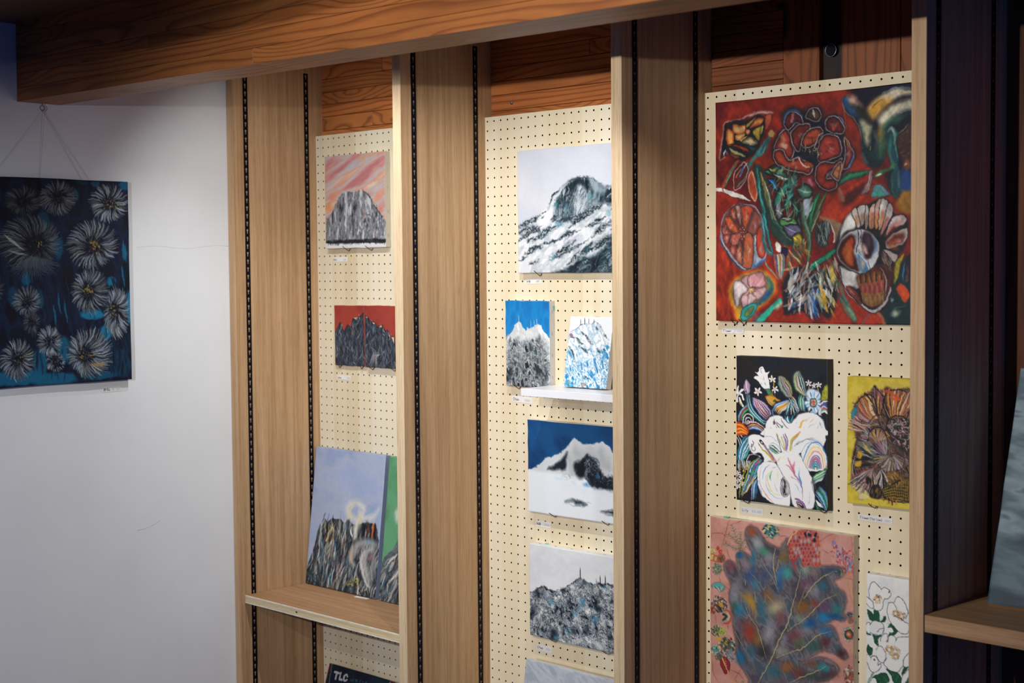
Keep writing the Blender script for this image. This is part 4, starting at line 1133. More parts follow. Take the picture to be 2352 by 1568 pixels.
    P.poly('470,300 500,250 560,230 630,250 690,320 740,380 800,440 860,560 900,640 930,740 960,640 980,500 1100,400 1350,260 1700,240 1700,480 1360,470 1200,560 1090,600 1030,660 1040,900 1010,1060 930,1150 820,1140 750,1060 720,900 710,740 670,620 600,520 520,430 480,360', '0e2430', soft=4)
    P.line('560,1080 500,430 470,330 500,250', 18, 'a8642c', 0.5, (0.2, 0.2)); P.line('735,900 715,740 680,620 600,500 500,420 475,330', 12, 'a08a80', 0.7, (0.3, 0.4))
    P.poly('530,260 590,230 650,255 690,310 730,360 640,350 560,330', 'c09a8a', soft=8); P.poly('500,270 530,260 540,340 600,380 650,410 640,490 560,430 510,370', '1f5a96', soft=8)
    P.poly('700,560 760,540 830,600 840,660 810,860 780,850 740,700', 'c9c4a0', soft=8); P.poly('600,340 720,360 790,440 860,560 830,580 740,520 660,470', '2a2624', 0.85, soft=12)
    P.poly('810,390 860,320 960,230 1060,170 1200,130 1350,150 1700,120 1700,260 1350,210 1150,270 1030,340 960,420 880,520 830,470', 'c8bca0', soft=6)
    P.poly('810,400 900,290 1040,270 1100,290 1000,380 920,470 860,520', 'c08a2c', soft=14); P.poly('930,520 1040,400 1200,320 1350,270 1700,240 1700,420 1350,400 1180,470 1060,560 990,640 950,600', 'cfc8b0', soft=8)
    P.line('880,520 980,420 1100,330 1350,250', 22, '7a4a2a', 0.75, (0.2, 0.5), soft=5); P.line('1000,280 900,330 830,420', 12, '3a2a1a', 0.6, (0.2, 0.2)); P.line('990,190 1150,130 1350,130', 14, '9ab0c8', 0.8, (0.2, 0.6), soft=3)
    for a in ('1180,420 1350,330', '1120,450 1350,360', '1200,460 1350,400', '1100,380 1260,320'): P.line(a, 9, 'a8a088', 0.7, (0.2, 0.3))
    P.poly('940,640 1000,600 1020,700 1010,850 960,900 930,760', '7a7c44', 0.95, soft=10); P.poly('950,640 985,660 980,720 950,720', 'b08a34', 0.9, soft=6); P.poly('990,800 1030,760 1030,950 960,1020 930,960', '2a5a44', 0.9, soft=10)
    P.poly('1000,640 1090,520 1220,500 1300,480 1190,560 1080,580 1040,640 1000,720', '2a5a48', 0.9, soft=10); P.line('880,680 910,800 900,950', 22, '6a6468', 0.7, (0.2, 0.2), soft=5); P.line('735,960 770,1060 800,1090', 30, '9aa6b0', 0.7, (0.2, 0.2), soft=6)
    P.poly('720,860 810,870 880,860 900,1000 880,1100 780,1080 740,980', '0f2c34', 0.8, soft=14); P.line('830,880 830,920', 10, 'b09038', 0.8)
    # teal drooping leaf and seed head
    P.poly('1050,680 1090,620 1150,640 1190,720 1180,960 1200,1150 1230,1300 1200,1500 1150,1550 1100,1480 1090,1300 1130,1150 1080,960 1040,800', '14444e', soft=3)
    P.line('1060,690 1100,640 1140,700 1140,860', 30, 'b8c0bc', 0.9, (0.2, 0.2), soft=4); P.line('1100,740 1080,960 1140,1150', 30, '2a8478', 0.9, (0.2, 0.3), soft=5); P.line('1165,700 1160,860 1190,1060', 16, '3aa08a', 0.9, (0.3, 0.2)); P.line('1130,1250 1110,1420 1160,1530', 14, '3a6a60', 0.8, (0.2, 0.2)); P.line('1190,1200 1200,1400', 14, '9aa0a4', 0.6, (0.2, 0.2), soft=4)
    P.poly('1180,760 1240,680 1330,590 1500,520 1700,600 1700,1150 1400,1220 1260,1080 1190,940', '3c2420', soft=5); P.strokes('1200,760 1330,620 1500,560 1500,1000 1230,1040', 60, -0.5, 0.3, 50, 10, ['7a4a38', '2a1818', '5a3428', '9a6a50'], 0.8); P.blob(1300, 1120, 70, 90, '9a5a38', 0.8, 0, 0.8); P.blob(1290, 1110, 24, 20, 'd8b8a0', 0.8)
    P.poly('1190,620 1280,510 1350,480 1350,560 1230,680', '070c20', soft=3); P.line('1190,720 1330,580', 10, 'a09890', 0.8, (0.3, 0.2))
    # green leaf sweeping behind
    P.poly('430,1330 500,1250 620,1200 800,1180 830,1210 700,1270 560,1320 440,1380', '1f6a50', 1, '123c38', 30); P.line('470,1320 600,1250 780,1200', 14, '5aa868', 0.8, (0.2, 0.2), soft=4)
    P.poly('900,1250 940,1190 1060,1150 1140,1100 1150,1140 1040,1200 920,1270', '3a6a44', soft=4); P.line('910,1250 980,1220', 18, 'd0ccb0', 0.9, (0.3, 0.2))
    P.poly('820,1190 880,1190 850,1360 820,1450 700,1510 760,1380 800,1300', '8a6a68', 1, '3a2428', 20); P.line('840,1210 800,1380', 14, 'c8b0a4', 0.8, (0.2, 0.2))
    P.poly('420,1420 460,1430 500,1568 450,1568', '8a5a4c', soft=3)
    P.poly('850,1460 880,1380 980,1370 1060,1440 1080,1500 950,1520 840,1530', '5a8a94', 1, '2a444c', 20); P.poly('860,1480 960,1430 1000,1490 900,1530', '3aa088', 0.8, soft=8); P.line('960,1420 1040,1500', 8, '6a3a40', 0.8)
    P.line('940,1560 1080,1510', 8, '141820', 0.9)
    # ================= centre stems and leaves
    P.frame(1610, 170, 2.5706)
    P.poly('310,540 370,560 420,740 450,860 530,960 560,1010 470,1000 400,900 360,760 330,640', '223a34', soft=4)
    for l, ww, c in (('330,560 345,680 370,800 380,880 420,1050', 22, '1f7f80'), ('350,580 380,680 395,780', 20, '8a7a3c'), ('375,640 400,720 430,840 510,960', 16, 'a8b088'), ('345,620 350,720 375,820', 14, '3a9a8c'), ('390,700 420,840 460,900 530,980', 14, '5a7a5c'), ('430,860 500,930', 18, '2a5a48'),
                     ('700,700 660,800 640,960', 26, '1f6a44'), ('740,700 690,800 650,920', 22, '4a5c3c'), ('590,760 610,860 640,980 630,1120', 30, '44604c'), ('660,760 620,860', 14, '7ab090'), ('560,720 570,830 610,1000', 22, '2a4038'), ('700,810 650,930', 10, '9ab08a')):
        P.line(l, ww + 8, '0f1a1e', 0.85, (0.4, 0.4), soft=3); P.line(l, ww, c, 0.95, (0.4, 0.4), soft=3); P.line(S(l) + [3, 0], ww * 0.25, [min(255, x * 1.5 + 20) for x in hx(c)], 0.6, (0.1, 0.1))
    P.poly('610,740 655,720 640,800 620,840 605,800', '9aaab4', soft=3)
    for pt, c in (('380,580 430,540 480,560 520,620 470,610 420,600', '2a6a58'), ('400,620 450,630 450,690 420,660', '1a5a94'), ('450,700 500,640 520,650 490,720 450,790 430,760', '2f8470'), ('490,780 520,690 545,700 530,760 510,810', '3a8a80'), ('530,600 570,590 560,660 510,680', '4a6a5c'), ('570,680 620,650 660,690 640,730 590,730', '4a7a6a'), ('540,760 560,730 580,820 560,850', '345a50'), ('440,800 470,760 480,830 460,860', '9a9ab4'), ('470,850 540,840 570,880 520,910 470,890', '5a9a58'), ('480,850 540,850 520,870', 'c8d8a0'), ('490,900 580,890 590,960 520,960', '5a5a78'), ('540,960 590,940 600,1000 560,1020', 'a8942c'), ('400,560 450,560 430,590', '8a8a3c'), ('430,590 520,620 480,630', 'c8d0c0')):
        P.line(pt, 10, '0e1a20', 0.85, closed=True, soft=2); P.poly(pt, c, 0.95, [x * 0.35 for x in hx(c)], 16); m_ = S(pt); P.line(np.array([m_[0], m_.mean(0), m_[len(m_) // 2]]), 7, [min(255, x * 1.5 + 30) for x in hx(c)], 0.7, (0.1, 0.1))
    P.strokes('390,540 560,560 640,700 560,860 450,840', 90, -1.0, 0.4, 60, 7, ['0f2028', '3a9a88', '7ab0a0', 'c8d4c0', '1a4a50', '8a8a4c'], 0.75)
    # ribbed leaf bundle right of centre
    P.poly('690,880 740,860 770,880 760,960 740,1020 700,1020 670,960', '2a3434', soft=3); P.strokes('700,880 760,880 750,1000 690,1000', 40, 1.5, 0.3, 60, 5, ['a8b4b4', '0f1818', '5a7a70', 'd8dcd8'], 0.8); P.line('765,870 790,960 785,990', 10, 'c8c0b8', 0.9)
    P.poly('700,840 790,860 850,910 800,990 780,900', '8a705a', soft=4)
    P.poly('640,1130 720,1070 790,1020 790,1060 700,1130 650,1170', '1f7a5c', 1, '103430', 12); P.poly('790,1030 800,980 850,850 860,900 830,1010', '10202a', soft=4); P.line('640,1140 720,1080', 10, '3ab094', 0.7, (0.3, 0.2))
    P.strokes('480,1060 580,980 640,1000 620,1110 520,1150', 40, 1.0, 0.4, 70, 12, ['b8a040', '5a7a5c', '3a4a30', 'd0c890', '8a6a34', '2a3a3c'], 0.85)
    # ================= orange-slice flower, left (frame r3)
    P.frame(1630, 460, 5.408)
    P.poly('140,340 165,220 240,120 340,50 470,40 570,80 640,180 670,300 690,430 710,600 690,720 600,800 500,860 400,860 300,760 200,620 140,500', '9aa2b4', soft=3); P.line('140,420 150,540 220,650 310,780 420,860', 18, '2a4a78', 0.6, soft=4)
    P.poly('150,340 190,210 260,120 350,60 470,55 560,90 630,190 650,300 640,420 560,440 550,620 520,820 440,840 340,760 250,640 170,500', '7a2c26', soft=3)
    seg = [('200,220 260,210 330,320 350,390 300,400 230,320', 'b8502c', 'c89a8c'), ('260,120 300,100 330,220 310,260 270,180', 'c04a34', 'd0a09c'), ('320,70 380,60 400,280 370,300 340,180', 'a8766c', 'd8b4ac'), ('400,80 520,80 540,150 470,300 430,360 410,240', 'b4482c', 'd0a890'),
           ('550,150 620,190 640,280 560,430 480,380', '8a4a44', 'b08a90'), ('160,340 220,360 260,420 180,420', 'b85040', 'd8a8a0'), ('170,450 230,420 250,470 200,530', 'c04a40', 'd8b0ac'), ('270,440 390,410 360,540 280,560', 'b45a4c', 'd8aca4'),
           ('260,580 330,570 330,680 260,640', 'b8402c', 'd8b4ac'), ('380,500 410,620 400,790 340,740 330,640', 'a8644c', 'd0a896'), ('450,420 520,420 550,520 540,760 500,840 420,820 420,640', 'b05a38', 'd8c8a8')]
    for pt, c, hi in seg:
        P.poly(pt, c, 1, [x * 0.55 for x in hx(c)], 22); ctr = S(pt).mean(0); P.blob(ctr[0], ctr[1] + 10, 26, 50, hi, 0.65, 0.1, 1.0); P.line(pt, 12, '241014', 0.9, closed=True, soft=2); P.line(S(pt) * 0.96 + S(pt).mean(0) * 0.04, 5, 'c8b0aa', 0.6, closed=True)
        for k in range(6):
            a_ = P.rng.uniform(0, 6.28); P.line(np.array([ctr + P.rng.normal(0, 16, 2), ctr + np.array([math.cos(a_) * 20, math.sin(a_) * 70])]), 12, ('5a201c', hi, 'd8c0b0', '8a342a')[k % 4], 0.45, (0.2, 0.2), soft=3)
    P.poly('600,360 650,310 670,420 700,560 690,680 640,720 590,660 575,520', 'b0402a', 1, '6a2420', 26); P.blob(640, 610, 50, 80, 'b08a88', 0.8, 0, 1.0)
    for i in range(30): P.blob(420 + P.rng.normal() * 16, 410 + P.rng.normal() * 36, 6, 6, ('14202a', 'c8d0d0', '3a5060')[P.rng.integers(3)], 0.95)
    P.line('140,500 200,620 310,770 420,865 520,840', 12, '1a2438', 0.8); P.line('150,340 190,200 300,80 470,35 580,75 640,170', 10, '141a2c', 0.8)
    P.poly('570,760 640,730 700,720 640,800 540,840', '2a5a94', 0.9, soft=6); P.poly('580,740 600,700 640,740 570,790', 'a8b4c4', 0.9, soft=3)
    # striped buds beside it
    P.poly('820,520 890,560 890,640 830,620', 'd8d4c4', soft=2); P.poly('890,570 980,600 960,690 900,670', '1a1a38', soft=2)
    for i, c in enumerate(('c05a48', '3a6aa0', 'd8d0a0', 'a89070', 'c8c4a8', '5a8a94')): P.line(np.array([[800 + i * 22, 670], [812 + i * 22, 800], [850 + i * 10, 970]]), 22, c, 0.95, (0.7, 0.2))
    P.line('690,750 730,830 800,920 860,990', 24, '7a8a74', 0.9, (0.4, 0.4)); P.line('650,260 690,560 780,680', 50, '2a6a70', 0.95, (0.5, 0.5), soft=4); P.line('660,280 700,560 770,660', 12, '6ab0b0', 0.7)
    # ================= small pink flower in yellow ring
    P.poly('225,1090 300,960 420,890 560,850 680,850 770,920 840,1010 840,1120 780,1220 680,1310 560,1420 500,1500 330,1500 290,1370 240,1250', 'c89a2c', 1, 'b04a1c', 60, soft=6)
    P.poly('280,1060 340,980 460,920 620,880 710,930 770,1020 790,1110 720,1220 600,1310 480,1370 400,1340 320,1280 290,1180', '7a5a44', soft=6)
    for pt, c in (('300,1020 360,1000 430,1030 470,1100 390,1180 370,1290 330,1310 300,1160', 'c9bcc0'), ('400,980 480,930 480,1060 440,1030', 'c8a0a4'), ('490,940 600,890 660,900 690,970 690,1060 560,1080 490,1060', 'bb848a'), ('550,1130 690,1070 700,1130 640,1200 560,1220', 'c09a9c'), ('480,1160 540,1160 580,1220 480,1290', 'd0b4b4'), ('400,1190 480,1170 470,1300 410,1330', 'c8a4a6')):
        P.poly(pt, c, 1, [x * 0.75 for x in hx(c)], 30); P.line(pt, 6, '5a3a3c', 0.8, closed=True)
        m = S(pt)
        for k in range(7): P.line(np.array([[510, 1105], m[P.rng.integers(len(m))] * 0.8 + np.array([510, 1105]) * 0.2 + P.rng.normal(0, 10, 2)]), 6, ('e0d4d6', 'a04a50', '9a7a80')[k % 3], 0.5, (0.1, 0.3))
    P.blob(520, 1105, 26, 16, 'c8b030', 0.95); P.line('480,1085 530,1070 570,1075', 10, '2a2a38', 0.9)
    P.line('730,970 770,1060 740,1160 660,1230 590,1290', 60, '1f5a70', 0.95, (0.5, 0.6), soft=6); P.line('735,990 745,1060 720,1120', 30, '4a8a4c', 0.8, (0.3, 0.3), soft=8); P.line('740,1140 690,1210', 30, '1a4a98', 0.8, soft=8)
    P.poly('380,1420 420,1330 500,1280 580,1270 600,1330 540,1420 460,1490 400,1490', '2a9a94', 1, '14505c', 20); P.poly('430,1420 480,1340 560,1310 540,1380 470,1450', '6a7a3c', 0.9, '1f4a44', 14); P.blob(625, 1280, 26, 24, '2a4a70', 0.9)
    P.poly('560,1500 700,1360 860,1210 900,1260 800,1360 660,1500', '2a9a84', 1, '1a5a54', 16); P.poly('800,1330 890,1260 900,1290 840,1350', 'b0c8a8', 0.9, soft=6); P.poly('520,1500 570,1420 620,1400 560,1500', '6a5a78', 0.8, soft=5)
    # ================= grey feathery bloom at the bottom centre
    P.frame(1610, 170, 2.5706)
    P.poly('480,1250 500,1190 560,1140 620,1135 680,1180 720,1150 800,1180 810,1280 790,1400 750,1450 700,1400 650,1440 600,1400 500,1420 485,1360', '1a1c26', soft=5)
    P.strokes('500,1230 560,1160 640,1150 680,1240 650,1380 520,1390', 110, 2.0, 0.35, 90, 13, ['a8a09c', '2a2c38', 'c88a74', '6a7078', 'd8dcdc', '2a5a8c', '141620', '98a89c'], 0.85)
    P.strokes('640,1280 720,1280 700,1420 640,1420', 50, 1.4, 0.25, 90, 12, ['c8ccd0', '1a3a70', '10121c', '8a9098', '3a6aa0'], 0.85)
    P.strokes('680,1160 800,1090 810,1280 780,1420 700,1350', 90, 1.25, 0.25, 90, 12, ['b8bca0', '2a3028', 'c8a038', '5a6a50', 'c8b0b0', '7aa088', '12161a', 'd8d8c8'], 0.85)
    P.line('700,1240 730,1320 740,1400', 22, 'c89a2c', 0.9, (0.2, 0.2)); P.poly('810,1290 840,1320 920,1440 890,1460 830,1380', '4a8070', 0.95, '24403c', 16)
    # ================= striped flower on the right (frame r4)
    P.frame(1850, 460, 5.408)
    P.poly('415,500 440,360 500,230 560,140 650,70 740,60 800,40 900,-20 1010,-10 1060,60 1100,160 1180,170 1260,200 1280,300 1270,430 1240,560 1150,680 1100,800 1080,1000 1060,1200 980,1340 860,1390 760,1360 640,1260 540,1160 460,1030 420,880 400,700', '141820', soft=4)
    P.poly('420,490 445,360 500,230 570,140 610,200 630,280 610,350 520,380 450,440', 'c9c8c4', soft=4)
    pet = ['570,140 640,90 690,280 650,350 620,260', '640,90 740,60 740,200 700,340 680,280', '740,70 790,130 770,330 730,340', '790,110 860,40 880,120 850,330 790,340', '870,40 940,-20 940,160 890,350 860,330', '940,-20 1030,20 1020,160 920,370 900,300', '1030,40 1090,120 1040,260 950,420 930,400']
    pc = [('b8aca4', '8a5a3a', 'c8a040'), ('c0bcb8', 'a0402c', '6a8a7c'), ('b8b4b0', '9a4030', '5a8a80'), ('b89a8a', 'b4402c', 'c09030'), ('a89084', 'b8482c', 'c89838'), ('c0bab4', 'b03c28', 'c8a048'), ('b8b0b0', 'a83a30', '7a5a48')]
    for p_, (a, b, c) in zip(pet, pc):
        m = S(p_); ce = m.mean(0); base = m[-2:].mean(0)
        P.poly(p_, a, 1, '6a5a58', 14); P.line(np.array([ce * 0.9 + m[0] * 0.1, ce, base]), 34, b, 0.85, (0.2, 0.2), soft=6); P.line(np.array([ce, base]), 18, c, 0.7, (0.3, 0.1), soft=5); P.line(p_, 9, '141820', 0.9, closed=True)
    for p_, b in (('1060,230 1130,180 1210,180 1270,240 1210,300 1110,330 1000,440', 'c8b4b4'), ('1000,500 1100,400 1200,360 1270,340 1260,480 1180,560 1020,600', 'c8c0b8'), ('960,600 1080,640 1150,680 1100,760', 'b8a8a4')):
        P.poly(p_, b, 1, '8a7a7c', 16); P.line(p_, 9, '1a1a22', 0.9, closed=True)
    P.line('1000,430 1100,330 1190,260', 44, 'a83a34', 0.8, (0.2, 0.3), soft=8); P.line('1120,310 1180,270', 26, 'd8a8a4', 0.8, soft=6)
    P.poly('1010,500 1130,410 1220,400 1220,500 1150,550 1030,560', '6a2a22', soft=6); P.line('1140,520 1190,480', 44, 'd0908a', 0.9, (0.3, 0.3), soft=5); P.line('1060,540 1130,500', 26, 'b8642c', 0.8, soft=6); P.line('1050,590 1150,600', 34, '9a4424', 0.8, (0.2, 0.2), soft=6)
    P.strokes('950,640 1090,700 1060,980 960,860', 46, 1.2, 0.25, 110, 14, ['b0a09a', '9a6a30', '2a1a1c', 'c8b8b4', 'a84a30'], 0.8)
    # lower half
    P.poly('425,830 520,860 660,910 660,1080 560,1060 500,1060 450,980', 'c4c2c0', soft=4); P.poly('640,920 900,800 1060,880 1080,1000 1050,1190 960,1320 800,1320 720,1240 680,1100', '4a2420', soft=6)
    for i in range(15):
        t = i / 14; top = np.array([660 + t * 300, 930 - t * 60]); bot = np.array([720 + t * 250, 1260 + 40 * math.sin(t * 3)])
        mid = (top + bot) / 2 + np.array([10, 0])
        for a_, b_, c in ((0.0, 0.35, ('c89a3c', '2a201c', 'a85030')[i % 3]), (0.3, 0.7, ('b8382a', 'd09088', 'c44a34')[i % 3]), (0.65, 1.0, ('c89a30', 'a8702c', 'b8a078')[i % 3])):
            P.line(np.array([top * (1 - a_) + bot * a_, top * (1 - b_) + bot * b_]), 18, c, 0.85, (0.4, 0.4), soft=3)
        P.line(np.array([top, mid + [8, 0], bot]), 6, '1a1014', 0.8, (0.6, 0.3))
    P.line('930,830 1000,1000 990,1190', 16, 'b8b0b0', 0.8, (0.3, 0.3)); P.line('440,940 520,1120 660,1260 790,1360 900,1350 1000,1250 1060,1080', 34, 'b4b2b4', 0.95, (0.5, 0.4)); P.poly('500,1060 560,1080 640,1130 700,1290 620,1230 540,1150', '7a3630', 1, '4a1c1c', 16); P.line('540,1090 620,1180', 14, 'c07a6a', 0.8, (0.2, 0.2)); P.line('430,840 470,1040 600,1210 760,1365 880,1390 1000,1300', 10, '10141e', 0.9)
    # round eye
    P.poly('385,640 420,500 520,410 640,365 780,375 880,470 920,600 880,760 800,860 690,910 560,860 440,780', 'b4b4ba', soft=3)
    P.poly('400,640 430,530 520,440 600,430 620,540 600,640 640,760 660,880 560,850 450,770', '3c1618', soft=4); P.poly('450,640 490,540 560,460 600,480 590,620 610,760 600,820 520,790 470,720', '9a3a1c', 1, '5a1c14', 26); P.poly('490,610 540,580 570,640 560,700 580,780 530,780 510,720', 'c8742c', 0.85, soft=12)
    P.poly('700,440 740,390 810,410 850,500 850,620 800,720 750,720 720,640 700,560', '2a1420', soft=5); P.line('860,470 870,600 830,700', 26, '2f62a0', 0.8, (0.2, 0.2), soft=6); P.poly('720,540 760,580 770,650 740,650 710,590', 'd0a8a8', 0.95, soft=5); P.poly('760,440 800,480 810,560 770,580 750,500', '5a4a58', 0.8, soft=8)
    P.poly('640,670 680,660 740,740 780,820 770,880 710,900 670,820', '4a86b8', soft=4); P.poly('680,720 720,740 740,810 710,860 690,800', 'c8b0a0', 0.95, soft=5); P.line('640,650 740,740 790,860', 12, 'd0d0d4', 0.9); P.poly('790,760 880,640 900,700 860,790 800,850', 'b8bcc0', 0.95, soft=4)
    for i in range(50): P.blob(690 + P.rng.normal() * 22, 560 + P.rng.normal() * 60, 6, 6, ('6a6030', 'c8c08a', '2a2a20', 'a08a3c')[P.rng.integers(4)], 0.95)
    P.line('385,640 425,500 530,405 660,362 790,378 890,480 922,600 880,770 790,870 690,912 540,860 430,770', 10, '141820', 0.95, closed=True); P.line('655,380 660,480 630,640', 14, '1a1c24', 0.9); P.line('690,380 690,470', 10, '1a1c24', 0.9); P.line('780,760 800,860', 8, '1a1c24', 0.9)
    # right edge odds and ends
    P.poly('1110,800 1180,690 1230,650 1180,800 1150,960 1100,1040', '9a8f2c', 1, '4a4a1c', 16); P.poly('1190,840 1250,720 1350,640 1500,700 1450,1000 1260,1000', '12202c', soft=4); P.line('1240,760 1215,860 1215,980', 22, '2a78a8', 0.9, (0.2, 0.3)); P.line('1270,820 1260,1000', 26, '5a3a30', 0.9)
    P.poly('1120,1110 1180,1020 1260,1080 1300,1180 1220,1270 1170,1180', 'c4481f', 1, '8a2c14', 18); P.line('1120,1090 1160,1200 1240,1280', 18, '123c30', 0.9); P.blob(1070, 1240, 36, 40, '7aa09c', 0.9, 0, 0.8); P.blob(1120, 1400, 90, 70, '8a9488', 0.9, -0.3, 0.8); P.blob(1110, 1400, 50, 36, 'c0bc9c', 0.7, -0.4, 1.0); P.line('1100,1340 1240,1300', 12, '1f5a48', 0.8)
    P.poly('890,1400 930,1390 1000,1540 960,1540', 'b0644a', soft=3); P.poly('760,1480 820,1400 900,1420 950,1540 740,1530', 'a8301c', soft=5); P.poly('400,1290 460,1270 520,1400 590,1530 300,1530 340,1400', '9a2c1c', 0.8, soft=8); P.line('800,1400 740,1480 700,1530', 16, '5a5a6c', 0.8)
    P.line('420,1000 480,1180 560,1340 640,1480', 34, '3a7468', 0.95, (0.4, 0.5), soft=4); P.line('530,1330 620,1460', 24, 'a8a878', 0.7, (0.3, 0.4), soft=5)
    P.mottle(0.30, 9, 0.9, 2.5); P.mottle(0.18, 4, 2.2, 3.0, 78)
    P.grain(6, 2.2)
    return P

def pic_lily(w, h, q):
    P = Paint(w, h, q, 0.00125, '121820', (1685, 810, 8.254))
    P.field(None, ['0e141e', '141c28', '1b1a1c'], (300, 300), 0, seed=111)
    WH = 'e6e8f0'
    def star(x, y, r, n=5, c='e8e4e0', core='c83a3a', ph=0.3):
        P.blob(x, y, r * 1.3, r * 1.3, '4a2820', 0.6, 0, 1.0)
        for i in range(n):
            a = ph + 2 * PI * i / n
            P.line(np.array([[x + r * 0.25 * math.cos(a), y + r * 0.25 * math.sin(a)], [x + r * math.cos(a), y + r * math.sin(a)]]), r * 0.5, c, 1, (0.6, 0.9))
        P.blob(x, y, r * 0.28, r * 0.28, core, 0.95)
    def leaf(A, B, cols, outl='101018'):
        P.stripes(A, B, cols, 0.97, (0.25, 0.25))
    # top tulip
    P.poly('400,480 430,445 470,460 520,510 580,540 600,430 680,360 690,360 660,430 690,560 690,680 640,690 580,670 520,600 500,570 540,570 500,520', WH); P.poly('415,365 470,375 500,300 550,265 590,300 620,370 690,360 640,430 600,540 560,540 490,450 450,400', WH); P.poly('460,440 520,460 590,540 600,620 520,580 440,500 400,480', 'f0f2f6')
    for l in ('520,310 530,350 550,400', '590,440 590,520', '600,560 630,620', '530,570 560,600', '560,290 525,320'): P.line(l, 7, '2a2c38', 0.85, (0.3, 0.3))
    P.line('505,470 560,500 600,550', 14, 'd8c890', 0.8, (0.2, 0.2))
    P.poly('600,690 690,680 730,760 760,810 680,800 640,740', '3a7a50', 1, '24503a', 16); P.line('660,700 700,790', 14, '6a7074', 0.9)
    # left white flower with long petals
    for l in ('100,780 85,700 100,640', '110,790 160,720 200,700', '130,790 180,800 200,890', '95,800 80,860 90,930', '90,780 60,740', '130,860 150,960 190,1010'): P.line(l, 36, 'e9e7e6', 1, (0.7, 0.9))
    P.line('110,900 140,970 180,1000', 22, 'a08a50', 0.9, (0.3, 0.3)); P.blob(110, 785, 14, 16, 'b83a40', 0.95)
    # lilac bud
    P.poly('250,500 300,560 330,640 310,760 250,780 210,720 200,640 225,560', '9a8ca4', 1, '5a4a60', 16)
    for l, c in (('240,560 225,640 240,700', 'c04a54'), ('260,540 260,640 280,740', 'd8d0d8'), ('290,570 310,660 300,740', '8a7ab0'), ('250,520 240,600', 'c8a0a8')): P.line(l, 16, c, 0.9, (0.3, 0.3))
    P.line('215,760 250,720 270,800 310,780', 9, '14181c', 0.9)
    leaf('240,800 250,950 290,1100 400,1220 560,1360 600,1380', '320,790 350,960 400,1080 480,1180 560,1260 640,1290', ['2a6a50', '1f7fa8', 'e0dcc8', '2a9a8c', '1a6aa0', 'd8e0d0', '3a8ab8'])
    star(475, 735, 66, 5); star(455, 720, 30, 4, 'efeae6'); star(745, 505, 56, 5, 'ece8e6', 'd0b050', 0.8); star(795, 690, 56, 5, 'ece8e6', 'd08a98'); P.line('770,560 770,640', 20, 'c8a038', 0.9); P.line('740,700 745,800', 14, 'b8962c', 0.9); P.line('790,760 785,830', 14, '6a5030', 0.9)
    # big striped buds
    P.poly('870,450 950,470 1050,560 1100,680 1120,780 1080,850 1000,820 920,740 870,620 850,520', '5a5a5c', soft=3)
    leaf('870,450 860,560 900,700 980,800 1060,850', '880,450 990,490 1080,600 1120,720 1110,820', ['4a8a64', '9ab8a0', 'b88a94', '1f6a4c', 'b0a0a4', '7a7a80', 'c8a8ac', '5a4a4c', 'b8a454', '6a8a54'])
    P.poly('1150,400 1200,355 1260,360 1310,450 1340,520 1370,600 1370,780 1300,790 1200,720 1140,600 1130,500', '4a5a54', soft=3)
    leaf('1180,370 1140,480 1160,620 1240,740 1370,830', '1250,360 1320,470 1360,560 1370,680 1375,780', ['7aa83c', 'd8d8c8', '8a8a94', 'c8963c', 'e8e4e0', '2a3a50', 'c0c8c8', '1f4a48', '9ab0a8', '2a4440'])
    P.line('1090,790 1150,870 1200,930', 24, 'c8963c', 0.9, (0.3, 0.5)); 
    leaf('1050,860 1110,950 1180,1060 1210,1170', '1170,830 1200,920 1230,1010 1260,1100', ['d8d8dc', '3a3c44', 'c8ccd0', '6a6c74', 'e4e4e8', '4a5a54'])
    for x, y, r in ((1425, 575, 52), (1525, 630, 44), (1620, 610, 50)): star(x, y, r, 5, 'ece8e8', 'c06a7a', 0.9)
    P.line('1440,640 1435,700', 18, 'c8963c', 0.9); P.line('1600,680 1610,740', 16, 'c89a3c', 0.9)
    # blue-white daisy
    P.poly('1390,740 1460,690 1540,700 1620,740 1660,800 1640,900 1660,1000 1620,1100 1540,1180 1480,1160 1420,1080 1380,1000 1340,960 1400,880 1380,800', 'c4d4e4', soft=4)
    for i in range(26):
        a = 2 * PI * i / 26; P.line(np.array([[1520 + 90 * math.cos(a), 940 + 100 * math.sin(a)], [1520 + 170 * math.cos(a), 940 + 210 * math.sin(a)]]), 16, ('5a9ad0', 'f0f4f8', '2a3a50', 'a8c8e4')[i % 4], 0.9, (0.5, 0.2))
    P.blob(1520, 940, 84, 96, '2a3440', 0.95, 0, 0.3); P.blob(1520, 940, 60, 72, '9ab8a0', 0.95, 0, 0.3)
    for l in ('1480,950 1520,920 1510,980', '1510,900 1540,930', '1530,960 1530,1000'): P.line(l, 18, 'c83a34', 0.95)
    P.poly('1480,1080 1530,1070 1560,1120 1540,1180 1490,1170', '7ab0dc', 0.9); P.line('1500,1090 1520,1080 1540,1130', 9, 'f0f4f8', 0.9)
    P.line('1480,1070 1440,1120', 30, '14181f', 0.8)
    leaf('1250,780 1240,900 1240,1000 1260,1090', '1370,830 1350,900 1360,1000 1380,1100', ['3a84a8', '4a9a64', 'd8dcd8', '2a7a50', '6ab08c', 'c8d8d8', '3a8ab0'])
    leaf('1640,980 1700,920 1780,900', '1660,1180 1720,1120 1790,1180', ['e4e4ea', '3a5ab0', '8a3a54', '2a6ab4', 'c8ccd8', 'c04a50', '5aa08c', 'dfe4e8']); leaf('1640,1040 1620,1150 1640,1190', '1680,1020 1660,1150 1690,1200', ['e8e8ee', 'c8ccd4'])
